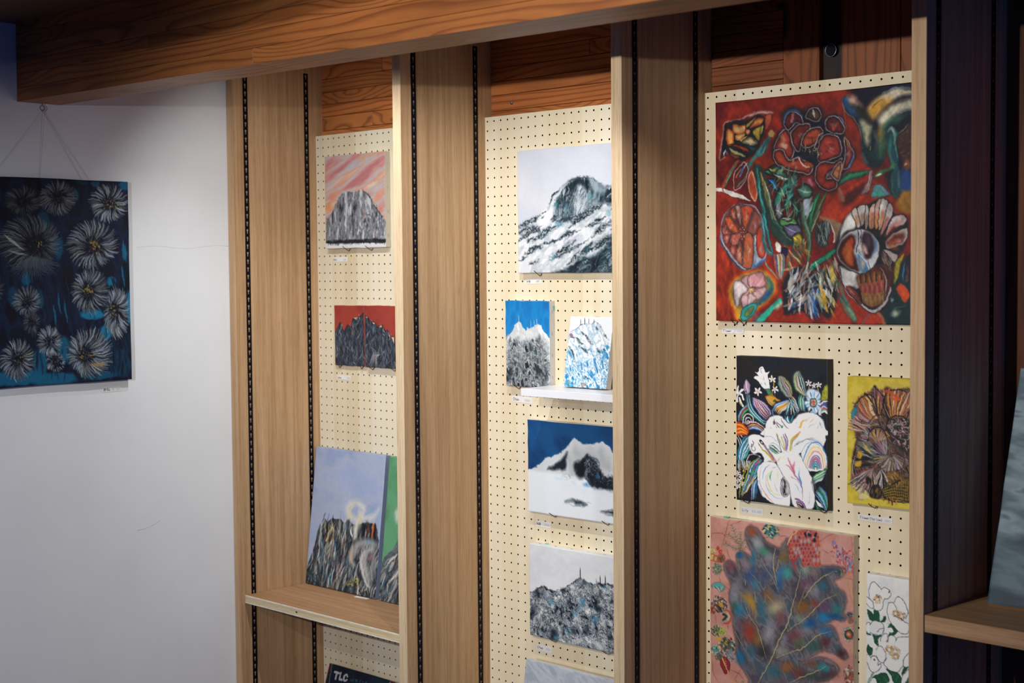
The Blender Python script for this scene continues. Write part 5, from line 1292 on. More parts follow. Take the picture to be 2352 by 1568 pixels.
    P.poly('1720,640 1770,610 1790,640 1790,880 1660,900 1690,780', '9a9a2c', 1, '5a5a1c', 24); P.strokes('1690,700 1780,640 1780,880 1690,880', 26, 1.4, 0.5, 40, 10, ['c8c04c', '4a4a1c', 'd8d078', '7a7a24'], 0.8)
    # middle row of striped petals
    leaf('360,850 400,1000 480,1140 620,1270', '370,850 560,920 700,1060 720,1180', ['7a90c8', 'd0c8dc', 'b83a58', 'e4d8e0', 'c04a64', 'e8dcc8', 'c8b0d0', 'a04a78', 'd8d0e4', '6a5a84', 'e0d8e8', 'b08ab4'])
    P.line('365,850 560,920 700,1050 722,1180', 10, '3a3444', 0.7); P.line('365,860 420,1040 620,1275', 12, '3a6ab4', 0.8)
    P.poly('600,820 720,800 830,850 900,900 830,930 760,1000 690,940 640,880', 'c89430', 1, '8a5a1c', 30); P.blob(800, 915, 46, 34, '14241c', 0.95, 0, 0.4); P.blob(800, 915, 22, 14, '3aa05c', 0.95); P.line('620,860 700,960 760,1010', 24, 'd8a040', 0.9, (0.3, 0.3)); P.line('640,850 740,950', 12, '9ab8c8', 0.9)
    leaf('740,1080 800,980 900,930 1060,890', '880,1180 940,1110 1020,1060 1060,960', ['3a78c0', 'c8d4e8', '4a80c4', 'f0f0e8', 'e0a834', 'e8b83c', 'c85a40', 'e8dca0', 'dca030', 'e8e4dc', '9ab0a8'])
    P.line('740,1090 760,1180 800,1190', 20, '5a94c8', 0.9)
    leaf('960,1180 1000,1080 1060,960 1100,900', '1200,1180 1170,1080 1130,980 1110,900', ['2a7a94', 'e0e8e8', '2a8a94', '1a1e28', 'dfe6e8', '1a242c', 'e8ecee', '2a7890'])
    leaf('970,1200 990,1280 1080,1330', '1160,1190 1130,1260 1090,1330', ['2a84a4', 'd8e4e8', '1f6a8c', '14242c', '3a94a8'])
    leaf('100,1300 100,1180 170,1060 260,980', '170,1290 200,1180 260,1100 310,1060', ['2f8ab0', '9ac8d4', 'c04060', '8a2c48', '3a9a50', '4aa86a'])
    for i, r in enumerate((100, 82, 64, 46, 28)): P.line(np.array([[290 - r, 1340], [290 - r * 0.8, 1340 - r * 1.3], [290, 1340 - r * 1.9], [290 + r * 0.9, 1340 - r * 1.2], [290 + r, 1340]]), 16, ('e8e8e6', '1a1c20', 'e0e0de', '14181c', 'd8d8d6')[i], 0.95)
    leaf('240,1340 320,1300 440,1310 600,1420', '310,1470 400,1440 500,1470 600,1568', ['c89aa4', 'e8dcd8', '8a3a44', '14161c', 'c8863c', 'd8b880', '10141a', 'e0a0a8', '3a6ab4', 'e4e8f0', '3a78c0'])
    P.poly('45,1330 130,1320 220,1370 290,1450 300,1510 250,1560 120,1568 45,1540', 'c8421c', 1, 'a83418', 30)
    for l in ('50,1380 140,1370 260,1450', '50,1470 150,1440 280,1520', '60,1530 160,1500 270,1550'): P.line(l, 26, 'e0b030', 0.9, (0.4, 0.2))
    # ---- big white lilies
    P.poly('600,1568 605,1440 640,1300 720,1210 830,1185 920,1210 990,1280 1050,1330 1110,1330 1160,1250 1260,1160 1390,1120 1520,1150 1640,1210 1720,1310 1750,1450 1750,1568', 'e4e6ee', soft=2)
    for l in ('600,1500 640,1300 720,1212 840,1188 930,1215 1040,1320 1105,1335', '1105,1335 1170,1250 1270,1160 1400,1122 1560,1165 1680,1250 1740,1400'): P.line(l, 6, '4a4e58', 0.7)
    P.blob(775, 1330, 34, 44, '54485a', 0.95, 0, 0.4); P.line('775,1240 775,1300', 12, '54485a', 0.9, (0.2, 1)); P.line('800,1320 870,1420 930,1520 960,1600', 26, '6a5a64', 0.9, (0.4, 0.8)); P.line('810,1400 880,1500 930,1600', 16, 'a8a868', 0.9); P.line('830,1320 920,1400 960,1500 990,1568', 14, '2a2c30', 0.9); P.blob(930, 1400, 26, 34, '2a8a5c', 0.9, 0.4, 0.6); P.blob(735, 1490, 36, 40, '14141a', 0.95, 0.3, 0.4); P.line('725,1430 745,1470', 26, '8a2a38', 0.95); P.line('750,1520 800,1568', 20, '4a3438', 0.9)
    P.line('905,1245 940,1310 1000,1400 1090,1440', 16, '5a3444', 0.85, (0.3, 0.2)); P.line('1400,1260 1300,1310 1270,1400 1170,1540', 34, 'd8a024', 0.85, (0.2, 0.3), soft=2); P.line('1350,1410 1290,1490 1250,1568', 22, 'd0902c', 0.85, (0.2, 0.3)); P.line('1520,1250 1450,1330', 20, 'd8b048', 0.8, (0.2, 0.2)); P.line('1450,1220 1380,1300', 6, '8a8a90', 0.6)
    for l in ('1640,1300 1600,1420 1480,1568', '1660,1340 1700,1450 1740,1560', '1640,1350 1690,1480 1720,1568', '1600,1400 1560,1480 1440,1568', '1580,1330 1450,1390 1400,1480', '650,1400 640,1500', '1180,1330 1220,1300'): P.line(l, 5, '5a626e', 0.7, (0.3, 0.3))
    P.line('1640,1310 1660,1380', 14, '3a7ac0', 0.8, (0.3, 0.2))
    P.frame(1685, 990, 8.254)
    P.poly('590,-60 1750,-60 1752,180 1690,300 1640,280 1500,190 1380,240 1300,400 1250,430 1150,372 930,392 880,260 800,160 700,90 600,110', 'e4e6ee', sm=False)
    # black ground lower left, striped leaves
    leaf('290,80 200,120 110,300 85,500 100,590', '330,180 330,330 290,420 240,500 170,580', ['2a8a8c', '1f6ab0', 'dce8ec', '2a84c0', '3aa094', 'e4ece8', '1a6ab4', 'd8e8e8', '2a94a0', '4ab0a0'])
    for l in ('60,90 110,180 140,280', '100,80 150,170 170,230', '150,70 190,120'): P.line(l, 16, 'e0e0de', 0.9, (0.4, 0.3))
    for i in range(46):
        x, y = 90 + P.rng.uniform(0, 240), 540 + P.rng.uniform(0, 90); 
        P.line(np.array([[x, y], [x + 6, y + 60 + P.rng.uniform(0, 60)]]), 12, ('9ab8c4', 'd0c8b0', '5a4030', 'b8c8cc')[i % 4], 0.8)
    for i in range(18): P.blob(90 + P.rng.uniform(0, 240), 640 + P.rng.uniform(0, 150), 14, 16, 'd8a838', 0.95)
    for x, y in ((95, 800), (165, 860), (110, 930), (95, 1040), (185, 990)): star(x, y, 46, 5, 'eceae8', 'c83040', 0.6)
    leaf('150,1200 200,1000 260,800 330,600 480,500', '220,1180 330,1040 430,860 500,640 560,540', ['a8b030', '2a6a8c', 'd8e4e0', '1a6ab0', '2a9a5c', 'c84a54', '2a6ab8', '7ab8d8', '2f8a60'])
    P.line('120,1240 150,1000 240,700', 24, 'a0a83c', 0.9, (0.5, 0.3)); P.line('160,1230 230,1150 330,1050', 20, 'c8923c', 0.9, (0.2, 0.3)); P.line('230,1130 330,1000 450,830', 26, 'dfe6e4', 0.9, (0.3, 0.3)); P.line('330,1000 390,900', 34, 'b8903c', 0.8, soft=3)
    P.line('260,560 310,460 420,440 520,490', 16, 'dcdcda', 0.9); P.poly('290,540 330,460 450,450 480,480 380,540', '14141c', soft=2); P.line('380,640 510,560', 26, 'd04a50', 0.95, (0.3, 0.3)); P.line('340,700 520,600', 26, '2a6ab8', 0.9, (0.3, 0.3)); P.blob(375, 780, 50, 56, '3aa05c', 0.9, 0.4, 0.6); P.blob(315, 805, 18, 20, '14141c', 0.95)
    leaf('350,1300 340,1150 370,1000 440,900', '440,1250 460,1120 460,1000 470,920', ['a8a0c8', '2a7ab0', 'dfe0e8', '2a9a8c', '3a5aa0', '1f6ab4'])
    # lily, left trumpet
    P.poly('290,120 360,60 470,70 590,110 700,90 800,160 880,260 900,370 820,480 800,580 700,560 590,580 590,500 500,400 400,430 340,380 300,260', 'e4e7ef', soft=2)
    P.line('290,120 300,260 345,385 405,430', 6, '6a6e78', 0.7)
    P.line('370,180 390,230 370,280 350,250', 14, '1a1c24', 0.9); P.line('410,290 420,340 390,370 350,340 340,280', 12, '4a4238', 0.8); P.line('340,280 370,310', 10, '1a1c24', 0.9)
    P.line('530,180 580,250 690,400 780,520', 44, '8a6a84', 0.9, (0.3, 0.7)); P.line('690,420 780,560', 40, 'b85a60', 0.8, (0.3, 0.8), soft=3); P.poly('500,170 540,160 590,230 540,240', '1a1a20'); P.poly('525,190 545,185 565,220 545,220', 'd8d8dc'); P.line('480,230 560,340 660,430 740,540', 34, 'b0a038', 0.9, (0.2, 0.7)); P.line('470,200 540,310', 14, '5a4038', 0.9, (0.2, 0.3))
    leaf('690,260 760,250 840,330 900,370', '680,330 740,380 800,430 850,440', ['c8d0d8', '3a2a2c', 'd8dcd8', '3a8a54', '2a241f', '8aa0a0', '3a9a5c']); P.line('680,270 720,350 680,340', 8, '3a74c0', 0.9); P.line('690,240 790,230 900,340', 8, '3a9a8c', 0.9)
    P.line('600,-20 600,90 700,90 800,160 880,260 900,360', 5, '6a6e78', 0.6)
    P.line('820,40 900,200 960,330', 16, 'a8a45c', 0.9); P.line('960,60 1000,200 1000,350', 40, '94799c', 0.9, (0.6, 0.8)); P.line('910,100 960,240 970,350', 20, 'b0a850', 0.9); P.line('990,40 1030,180 1020,330', 12, '2a2a30', 0.9); P.line('820,60 870,200 900,330', 18, '3a3a38', 0.8, (0.3, 0.5))
    P.line('1240,60 1120,160 1080,360', 44, 'b8a838', 0.9, (0.4, 0.8)); P.line('1270,20 1160,110', 30, 'd0902c', 0.9); P.line('1220,100 1130,200 1120,330', 16, '7a5a84', 0.9)
    P.poly('1120,260 1200,120 1400,110 1600,140 1700,280 1660,360 1400,240 1250,300 1200,400 1130,360', 'dfe3ec', soft=3)
    for i in range(9): P.line(np.array([[1140 + i * 8, 300 - i * 6], [1250 + i * 30, 190 - i * 8], [1480 + i * 28, 130 + i * 14]]), 5, '7a828e', 0.6, (0.3, 0.3))
    P.blob(1220, 240, 40, 26, '5a625c', 0.7, -0.5, 1.0)
    # right lily with rainbow throat
    P.poly('1300,400 1380,240 1500,190 1640,280 1740,400 1785,560 1760,640 1700,720 1440,740 1360,620 1300,500', 'e6e8ee', soft=2)
    for i, (r, c) in enumerate(((1.0, '3a80c0'), (0.9, 'e0dcd8'), (0.82, 'e0c884'), (0.74, 'e8dcb8'), (0.66, 'd8907a'), (0.58, 'e4dce0'), (0.5, '7a6a8c'), (0.42, '8a6a94'), (0.36, 'c04a60'), (0.28, '2a7a94'), (0.2, '3a90a8'), (0.12, '1f5a70'), (0.06, 'd8cca0'))):
        cx, cy = 1560, 720; A = np.linspace(PI * 1.02, PI * 1.98, 12)
        P.line(np.stack([cx + 235 * r * np.cos(A), cy + 520 * r * np.sin(A)], 1), 26 if r > 0.3 else 30, c, 0.9, (0.5, 0.5))
    P.line('1400,720 1500,745 1700,720', 26, 'e8eaf0', 0.95)
    P.line('1300,400 1380,250 1510,192 1640,280', 7, '3a74b0', 0.7); P.line('1700,290 1760,420 1785,560', 6, '4a4e58', 0.7)
    leaf('1500,860 1600,790 1780,690', '1520,1000 1640,940 1700,900', ['3a9a50', 'd8e4d8', '4aa86a', 'b8c8b8', '2f8a64', '9ab0a8', 'c8d4d4'])
    P.poly('1640,1000 1700,920 1780,1000 1790,1240 1700,1120', '14141c', soft=2)
    leaf('1540,1180 1600,1250 1680,1400 1740,1510', '1640,1010 1720,1100 1780,1200 1790,1420', ['5a9ad0', '3a3a44', '8ab8e0', 'a0c0d8', '2a9a64', '1f4a84', '2aa070', '3a8ac8', 'a8b83c', '2a6ac0'])
    P.poly('1560,1290 1620,1340 1700,1440 1600,1390', 'e8eaf0'); leaf('1550,1350 1620,1440 1690,1510', '1560,1400 1600,1480 1640,1520', ['2a9a64', '1f6a50', '3aa070'])
    # lower left lily
    P.poly('460,820 480,680 560,590 690,570 800,600 880,720 960,860 1060,1000 1080,1160 1080,1320 1040,1430 900,1410 740,1360 620,1260 540,1200 480,1020', 'e5e7ef', soft=2)
    for l, ww, c in (('560,610 520,760 500,880 530,1020 580,1130 650,1230 760,1350', 10, '8a80a8'), ('520,1010 570,1120 640,1200 700,1290 800,1390', 16, 'e0906c'), ('700,620 620,700 580,780 560,900', 14, '4a6aa8'), ('820,660 740,700', 8, '8a8aa4'), ('760,740 690,800 660,930 700,1080 780,1180 900,1200', 18, 'd0cc4c'), ('740,750 700,850 710,930', 18, '2a9a6c'), ('840,740 850,840 830,930', 10, 'd0c860'), ('790,970 800,1070 850,1150', 10, '7ab08c'), ('620,980 650,1080 740,1200 880,1270 980,1240', 12, '7ab0d0'), ('620,900 640,1050 720,1150', 10, 'b8a8c8'), ('500,1050 550,1190', 10, '3a7ab0'), ('670,780 640,840 635,930', 7, '8a8a94')):
        P.line(l, ww, c, 0.85, (0.25, 0.25))
    P.line('460,830 490,1040 560,1220 700,1340 900,1412', 6, '5a5e68', 0.6)
    for dx, ww in ((0, 9), (24, 8), (46, 7)): P.line(np.array([[940, 870 + dx], [900 + dx * 0.8, 1000], [905 + dx * 0.6, 1140 - dx * 0.3], [980, 1240 - dx], [1070 - dx, 1160], [1040 - dx * 0.7, 1000 + dx * 0.6], [960, 900 + dx]]), ww, '1a1c22', 0.9)
    P.poly('950,880 990,960 1000,1100 1000,1200 960,1190 940,1080 960,1000', '2a2228', soft=3); P.line('970,1060 1000,1130 970,1190', 12, 'c8b890', 0.8)
    # central long lily
    P.poly('800,500 840,420 930,390 1040,380 1150,370 1250,430 1330,560 1420,740 1480,860 1510,1000 1540,1180 1540,1330 1480,1470 1340,1470 1200,1460 1130,1380 1080,1160 1060,1000 960,850 860,680', 'e8eaf1', soft=2)
    P.line('800,520 850,660 960,850 1060,1000 1085,1190 1140,1390', 7, '6a6e78', 0.7); P.line('1240,430 1340,580 1430,760 1490,880', 7, '4a4e58', 0.7)
    P.line('1040,505 1080,600 1120,700 1150,790 1200,870', 40, 'c05a6c', 0.9, (0.15, 0.3), soft=3); P.line('1165,570 1140,680 1160,780', 34, 'c4627a', 0.85, (0.15, 0.3), soft=3); P.line('990,630 1050,660 1110,740', 16, '9a5a6a', 0.85, (0.2, 0.3)); P.line('1130,740 1200,860 1270,960 1310,1100 1310,1290', 26, '8a6a90', 0.85, (0.3, 0.2)); P.line('1100,840 1120,890', 26, 'd890a0', 0.8, (0.2, 0.3)); P.line('1110,880 1210,920 1280,1030', 10, '8a707c', 0.8)
    P.line('1250,680 1250,850 1290,980 1310,1090', 22, '3a7ac0', 0.8, (0.15, 0.2)); P.line('1150,990 1220,1060 1270,1180', 14, '6a9ac8', 0.8, (0.2, 0.2)); P.line('860,510 840,580', 18, 'd89a5c', 0.8, (0.3, 0.3)); P.blob(960, 500, 80, 40, 'd8d8a0', 0.6, 0.3, 1.0); P.line('900,480 860,530', 12, 'b0a850', 0.7)
    P.line('1500,880 1490,1020 1540,1180', 12, '3a3c44', 0.8); P.line('1530,960 1550,1080', 30, '5a5e6a', 0.6, soft=3); P.line('1440,1120 1450,1280 1430,1400', 14, '7ab8d0', 0.6, (0.2, 0.2)); P.blob(1430, 1340, 50, 60, 'b8b8c4', 0.6, 0, 1.0)
    P.poly('1160,1270 1220,1260 1320,1330 1380,1440 1340,1440 1260,1340', '94689c', 1, '6a5078', 16); P.poly('1190,1330 1250,1340 1340,1430 1280,1460 1220,1400', '1f1c24', soft=2); P.line('1210,1350 1260,1370 1300,1400', 14, 'e0dcd8', 0.9); P.line('1200,1370 1230,1440 1290,1465', 16, 'e08a70', 0.9); P.line('1240,1400 1290,1455', 12, 'e8d8c0', 0.9)
    P.grain(5, 2.2)
    return P

def pic_yellow(w, h, q):
    P = Paint(w, h, q, 0.0013, 'cfb93a', (1940, 860, 4.9))
    P.field(None, ['c6b032', 'd2bc3c', 'd8c44a', 'cab640'], (120, 120), 0, seed=121)
    out = '95,430 120,350 170,270 250,210 300,190 350,125 400,170 440,170 480,140 540,160 600,170 700,150 800,180 900,300 960,500 960,900 900,1200 800,1400 640,1430 560,1400 470,1390 400,1390 330,1370 290,1340 230,1400 180,1390 160,1300 95,1250 90,1100 105,900 140,740 130,660 100,560'
    P.field(out, ['1c1618', '6a4030', '3a2c2c', '8a6a54', '241c20', '7a6a70'], (90, 16), 1.1, seed=5, lo=0.3, hi=0.7, soft=4)
    P.poly('160,1300 95,1250 150,1200 300,1330 240,1400 180,1390', 'd8d080', soft=4); P.blob(200, 1370, 40, 30, 'd8b8a8', 0.8)
    def fan(cx, cy, r0, r1, a0, a1, n, pal, wd=16):
        for i in range(n):
            a = a0 + (a1 - a0) * (i + P.rng.uniform(0, 1)) / n
            rr = r1 * P.rng.uniform(0.8, 1.05)
            b = a + P.rng.normal() * 0.06
            P.line(np.array([[cx + r0 * math.cos(a), cy + r0 * math.sin(a)], [cx + (r0 + rr) / 2 * math.cos(b), cy + (r0 + rr) / 2 * math.sin(b)], [cx + rr * math.cos(a), cy + rr * math.sin(a)]]), wd * P.rng.uniform(0.5, 1.2), pal[P.rng.integers(len(pal))], 0.85, (0.5, 0.4))
    OR = ['b0683a', 'c8863c', '8a4a34', '1a1618', 'd8b878', '6a3a2c', 'a85a60', 'e0d0c0']
    GR = ['9a98a4', '3a343c', 'c0b8bc', '16161c', '7a6a74', 'a87a84', 'd8d4d0', '5a4a50']
    fan(430, 640, 150, 400, PI * 1.02, PI * 1.25, 50, OR + GR, 18); fan(430, 640, 160, 470, PI * 1.25, PI * 1.5, 60, OR, 18); fan(560, 640, 150, 480, PI * 1.42, PI * 1.72, 60, OR + ['c85a2c', 'd8743c'], 18); fan(640, 700, 200, 520, PI * 1.6, PI * 2.1, 60, GR + OR, 18)
    P.poly('95,500 100,400 155,350 150,420', '1f7f90', soft=3); P.line('450,190 520,200 640,280', 34, 'c84a24', 0.85, (0.3, 0.3)); P.line('530,260 640,290', 34, 'd05a2c', 0.9, (0.4, 0.4)); P.line('350,150 420,250 440,330', 30, 'b0586c', 0.7, (0.2, 0.3)); P.line('255,260 300,290 330,340', 30, 'd8b850', 0.9, (0.3, 0.3))
    for l in ('130,330 250,230 340,260 390,420', '340,140 440,230 460,280 430,440', '470,230 450,330 500,480', '240,210 330,320 380,440', '520,180 640,170 700,200', '120,560 300,680 280,760'): P.line(l, 14, '141214', 0.9)
    fan(420, 760, 40, 240, PI * 0.95, PI * 1.3, 40, GR, 13); 
    # inner petals
    P.poly('280,740 300,640 370,590 440,610 480,700 400,740 350,790', '6a5040', soft=4); fan(380, 760, 20, 160, PI * 1.2, PI * 1.85, 34, ['c8a838', '8a6a70', '2a2024', 'b88a90', '9a8a9c'], 12); P.line('275,750 300,640 370,590 450,620 490,710', 12, '14141a', 0.95)
    P.poly('150,790 240,760 330,820 370,920 330,1010 260,960 170,900', '6a6a64', soft=4); fan(360, 940, 30, 220, PI * 0.95, PI * 1.35, 36, ['d8c8b0', 'c8a030', '2a2c30', '5a7a80', 'b8b0b0', '1a1c20'], 14); P.line('140,960 220,940 330,950', 44, '15171c', 0.95, (0.5, 0.6)); P.line('140,1040 250,1010 370,1010', 34, '1a1c1e', 0.95, (0.4, 0.4)); P.poly('140,980 200,970 190,1030 140,1030', 'c8a028', soft=3); P.poly('165,860 210,880 200,940 165,930', 'c89a28', soft=3); P.line('150,780 280,890 370,930', 22, '22282a', 0.95, (0.4, 0.6))
    fan(480, 920, 30, 220, PI * 1.1, PI * 1.5, 40, ['a8a4b0', '2a2830', '8a8490', 'b07080', '141418', 'd0ccd0'], 11); fan(540, 900, 30, 220, PI * 0.1, PI * 1.0, 70, ['8a8a94', '1c1a1e', 'a87a84', 'b8a860', '2a2628', 'c8c4c8', '6a5a30'], 11)
    P.line('380,1000 480,1090 640,1060 690,960 640,900', 10, '14141a', 0.9); P.line('140,820 110,1000 180,1200 300,1330', 14, '1a1618', 0.95); P.line('115,960 120,1150 290,1340', 10, 'c8c0b8', 0.8)
    fan(330, 1040, 20, 320, PI * 0.45, PI * 0.85, 60, ['d8d0cc', '2a2426', '8a4a54', 'b8b4b4', '141416', '9a5a3c', 'a8a0a4'], 13); fan(420, 1050, 20, 300, PI * 0.25, PI * 0.6, 40, ['c8c0b8', '3a3034', 'e0d8d0', '141418'], 13)
    P.blob(280, 1190, 50, 60, '121014', 0.9, 0, 0.5)
    # lattice petals at the bottom
    P.poly('430,1300 480,1220 560,1170 680,1150 900,1200 900,1380 700,1440 560,1420 470,1380', '7a6220', 1, '2a2418', 30)
    for i in range(12):
        P.line(np.array([[450 + i * 26, 1250 - i * 6], [470 + i * 24, 1330], [500 + i * 22, 1410]]), 8, '1a1610', 0.9); P.line(np.array([[440, 1280 + i * 12], [560, 1230 + i * 16], [720, 1240 + i * 18]]), 7, ('1a1610', 'a88a34')[i % 2], 0.8)
    P.poly('480,1100 600,1080 690,1180 640,1250 560,1250 500,1180', '6a5028', soft=4); P.strokes('480,1090 620,1080 690,1190 600,1260 500,1190', 50, 1.2, 0.5, 70, 9, ['b8943c', '1a1614', '8a5a30', '2a2418', 'c8a860'], 0.85); P.line('430,1300 480,1390 620,1430 690,1390', 10, '121012', 0.95); P.line('500,1280 580,1210 640,1180', 14, '141214', 0.9)
    P.poly('300,1300 340,1230 420,1260 420,1380 340,1390 290,1350', '1f1816', soft=3); P.strokes('310,1260 410,1260 410,1380 310,1370', 24, 1.9, 0.3, 60, 8, ['b0843c', '121012', '8a6a34'], 0.85); P.strokes('470,1380 620,1400 600,1450 500,1450', 16, 1.3, 0.3, 50, 12, ['c87a3c', '1a1412', 'b8884c'], 0.85)
    # seed head
    P.poly('480,560 540,490 640,480 760,520 800,700 760,860 640,850 560,760 500,680', '2c2828', soft=4)
    pts = P.inside('490,540 560,500 680,500 780,560 790,760 700,850 580,780', 150)
    for x, y in pts:
        a = P.rng.uniform(0, PI); r = P.rng.uniform(12, 24); d = np.array([math.cos(a), math.sin(a)]) * r
        P.line(np.array([[x, y] - d, [x, y] + d[::-1] * 0.4, [x, y] + d]), 9, ('c0b8b4', '1a1616', '9a6a74', 'd0c8c0', '8a8084', 'a84a54')[P.rng.integers(6)], 0.85)
    P.line('480,620 500,520 580,460 680,480 720,540', 14, '141214', 0.95); P.line('490,600 560,690 640,740', 12, '141214', 0.9); P.line('480,640 520,690', 14, 'c88a3c', 0.9)
    P.line('280,540 350,470 430,450 510,490', 12, '1a181a', 0.9); P.line('270,590 360,560 400,570', 18, 'a8a078', 0.7, (0.2, 0.2))
    P.strokes(out, 150, 1.2, 0.8, 80, 6, ['0f0e10', '1a1618', 'b08a90', 'c8c0b8', '241c1a', 'b8743c'], 0.75, 0.12)
    P.grain(6, 2.2)
    return P

def pic_leaf(w, h, q):
    P = Paint(w, h, q, 0.00145, 'c58e82', (1610, 1160, 3.843))
    P.field(None, ['be877a', 'c89083', 'cd978a', 'c48c82'], (140, 140), 0, seed=131)
    for l in ('250,130 220,260 180,380', '300,170 340,140 400,130', '80,300 110,250 190,250 240,290', '230,390 265,490', '165,630 180,680 260,750', '130,940 135,1050', '190,1010 195,1060', '230,1030 245,1110', '100,1370 110,1470 150,1560', '290,1540 350,1450', '220,1440 330,1480 400,1560', '1060,320 1120,270 1180,255', '1070,395 1130,430', '1340,660 1270,640', '1200,1440 1240,1370', '580,290 540,300', '680,270 760,275'):
        P.line(l, 5, '8a3a34', 0.75, (0.4, 0.4))
    P.line('1200,1440 1240,1365', 8, 'd0a040', 0.9)
    # the leaf
    leaf_o = '320,440 370,415 420,440 470,490 490,500 450,420 400,300 395,240 420,200 470,195 520,240 570,320 650,365 700,380 730,340 760,300 790,340 800,400 790,500 810,530 840,480 880,460 900,540 980,520 1040,535 1140,540 1230,548 1268,575 1240,630 1170,670 1210,730 1270,790 1278,860 1250,940 1280,985 1240,1020 1160,1010 1090,1060 1150,1060 1190,1110 1220,1210 1290,1320 1270,1355 1200,1320 1080,1280 980,1330 900,1370 1050,1340 1150,1370 1210,1430 1200,1480 1120,1540 1000,1568 950,1700 500,1750 430,1600 420,1520 370,1440 320,1330 310,1200 290,1080 270,920 250,800 270,720 240,640 205,560 220,505 270,495 310,530 330,560 320,500'
    P.field(leaf_o, ['46434c', '5a5860', '666670', '524a50', '74747c', '4a5660'], (160, 80), 1.0, seed=7, lo=0.3, hi=0.7, octv=3, soft=8)
    cols = [(450, 240, 60, 50, '9a4a30', .8, 0), (500, 340, 70, 60, 'a8acac', .7, .9), (560, 410, 60, 40, '3a8a6c', .8, .3), (460, 470, 40, 90, '2f7a9a', .8, .2), (600, 470, 60, 60, '8a8c92', .7, .9), (350, 440, 40, 30, '1a5a8a', .9, 0), (400, 520, 70, 60, '8a7a80', .7, .9),
            (260, 540, 50, 50, '8a4450', .7, 0), (440, 620, 60, 90, '2a4a80', .7, .7), (560, 620, 70, 120, '3a4a70', .6, .9), (480, 700, 60, 60, '3a7a94', .6, .8), (330, 680, 50, 90, '7a7a7c', .6, .2), (300, 800, 60, 100, '8a8e98', .7, .3), (340, 920, 60, 60, '2a7aa0', .8, .4), (420, 830, 36, 90, 'a07a30', .7, 2.0), (290, 890, 40, 50, '2a5a3c', .6, .2),
            (450, 870, 36, 110, 'b08a38', .75, -0.35), (540, 930, 50, 110, '2f6a80', .7, -0.3), (660, 900, 80, 110, 'b0a480', .8, .9), (600, 800, 60, 60, '8a5a34', .7, .9), (730, 460, 50, 90, '7a6432', .75, .2), (760, 600, 60, 60, '3a9a94', .85, 0), (700, 600, 40, 110, '3a7aa0', .7, .3), (690, 700, 40, 90, '2a5a8a', .7, .3), (830, 540, 30, 40, '9a4a48', .8, 0),
            (920, 560, 60, 60, '9aa498', .7, 0), (1000, 590, 60, 50, '8a7a6c', .6, 0), (1140, 580, 110, 40, '3a4a66', .8, -0.3), (1230, 580, 40, 34, '1f4a58', .8, 0), (930, 700, 60, 120, '6a4a58', .7, .8), (1000, 760, 80, 60, '8a8a94', .6, 0), (1080, 710, 50, 60, '2f6a80', .8, .8), (1200, 780, 70, 60, '5a6064', .6, 0), (1010, 870, 40, 40, '8a3a2c', .8, 0), (900, 900, 100, 70, '8a5a2c', .8, -0.4), (1100, 900, 90, 60, '5a4060', .7, 0), (1200, 920, 70, 60, '2f7a80', .8, 0), (1090, 990, 90, 50, '1f7ab0', .9, -0.2), (1180, 985, 90, 30, '14507c', .9, 0), (960, 1050, 90, 60, '14508a', .85, -0.5), (880, 1010, 60, 50, '7a9080', .6, 0),
            (700, 1000, 60, 80, '7a4a50', .7, .4), (600, 1120, 60, 110, '9a98a0', .75, .2), (430, 1120, 80, 110, '9a3c2c', .85, -0.3), (500, 1200, 50, 80, '8a6a34', .7, -0.3), (370, 1060, 60, 60, '6a4850', .6, 0), (350, 1340, 60, 70, '1f6a98', .85, 0), (560, 1290, 80, 80, '24282e', .7, .4), (450, 1290, 60, 70, '2f6074', .6, 0), (420, 1420, 60, 60, '5a5a66', .6, 0),
            (820, 1150, 110, 60, '7a4048', .7, -0.5), (930, 1110, 80, 50, '8a8c90', .6, -0.4), (1100, 1110, 80, 50, '2f6a98', .8, .3), (860, 1210, 70, 50, '5a6040', .7, -0.4), (1100, 1210, 60, 60, '5a2c34', .8, .5), (990, 1240, 90, 50, '2a5a50', .7, -0.4), (1240, 1310, 50, 50, '4a242a', .8, .6), (700, 1290, 90, 60, '9a948a', .7, -0.5), (740, 1180, 40, 60, '8a8aa0', .6, 0),
            (980, 1400, 90, 34, '7a4a34', .7, -0.1), (1080, 1430, 70, 40, '2f8a94', .85, 0), (760, 1430, 80, 50, '9a5a28', .8, -0.5), (860, 1480, 80, 60, '6a3434', .75, -0.3), (640, 1480, 90, 80, '2a6a78', .7, 0), (560, 1440, 60, 60, '4a5a70', .6, 0), (1160, 1490, 60, 50, '5a3a38', .7, 0), (1000, 1510, 120, 50, '34403c', .7, 0), (700, 1560, 120, 70, '6a5a60', .6, 0), (500, 1530, 70, 60, '4a3c58', .6, 0)]
    for x, y, rx, ry, c, a, an in cols: P.blob(x, y, rx * 1.35, ry * 1.35, c, min(1, a * 1.15), an, 1.0)
    P.strokes('270,560 480,520 760,560 1150,640 1230,900 1080,1250 1000,1500 500,1560 330,1250 290,850', 420, -0.9, 0.7, 30, 4, ['a8a8ac', '2a2a32', '7a7276', 'c8c4c0', '3a3a44', '8a8088'], 0.25)
    r = P.poly(leaf_o, '000000', mask=True, soft=8); sl, al, sd = r; P.put(sl, al * (1 - sstep(0, 12 * P.kmid(), sd)) * 0.6, hx('26242a'))
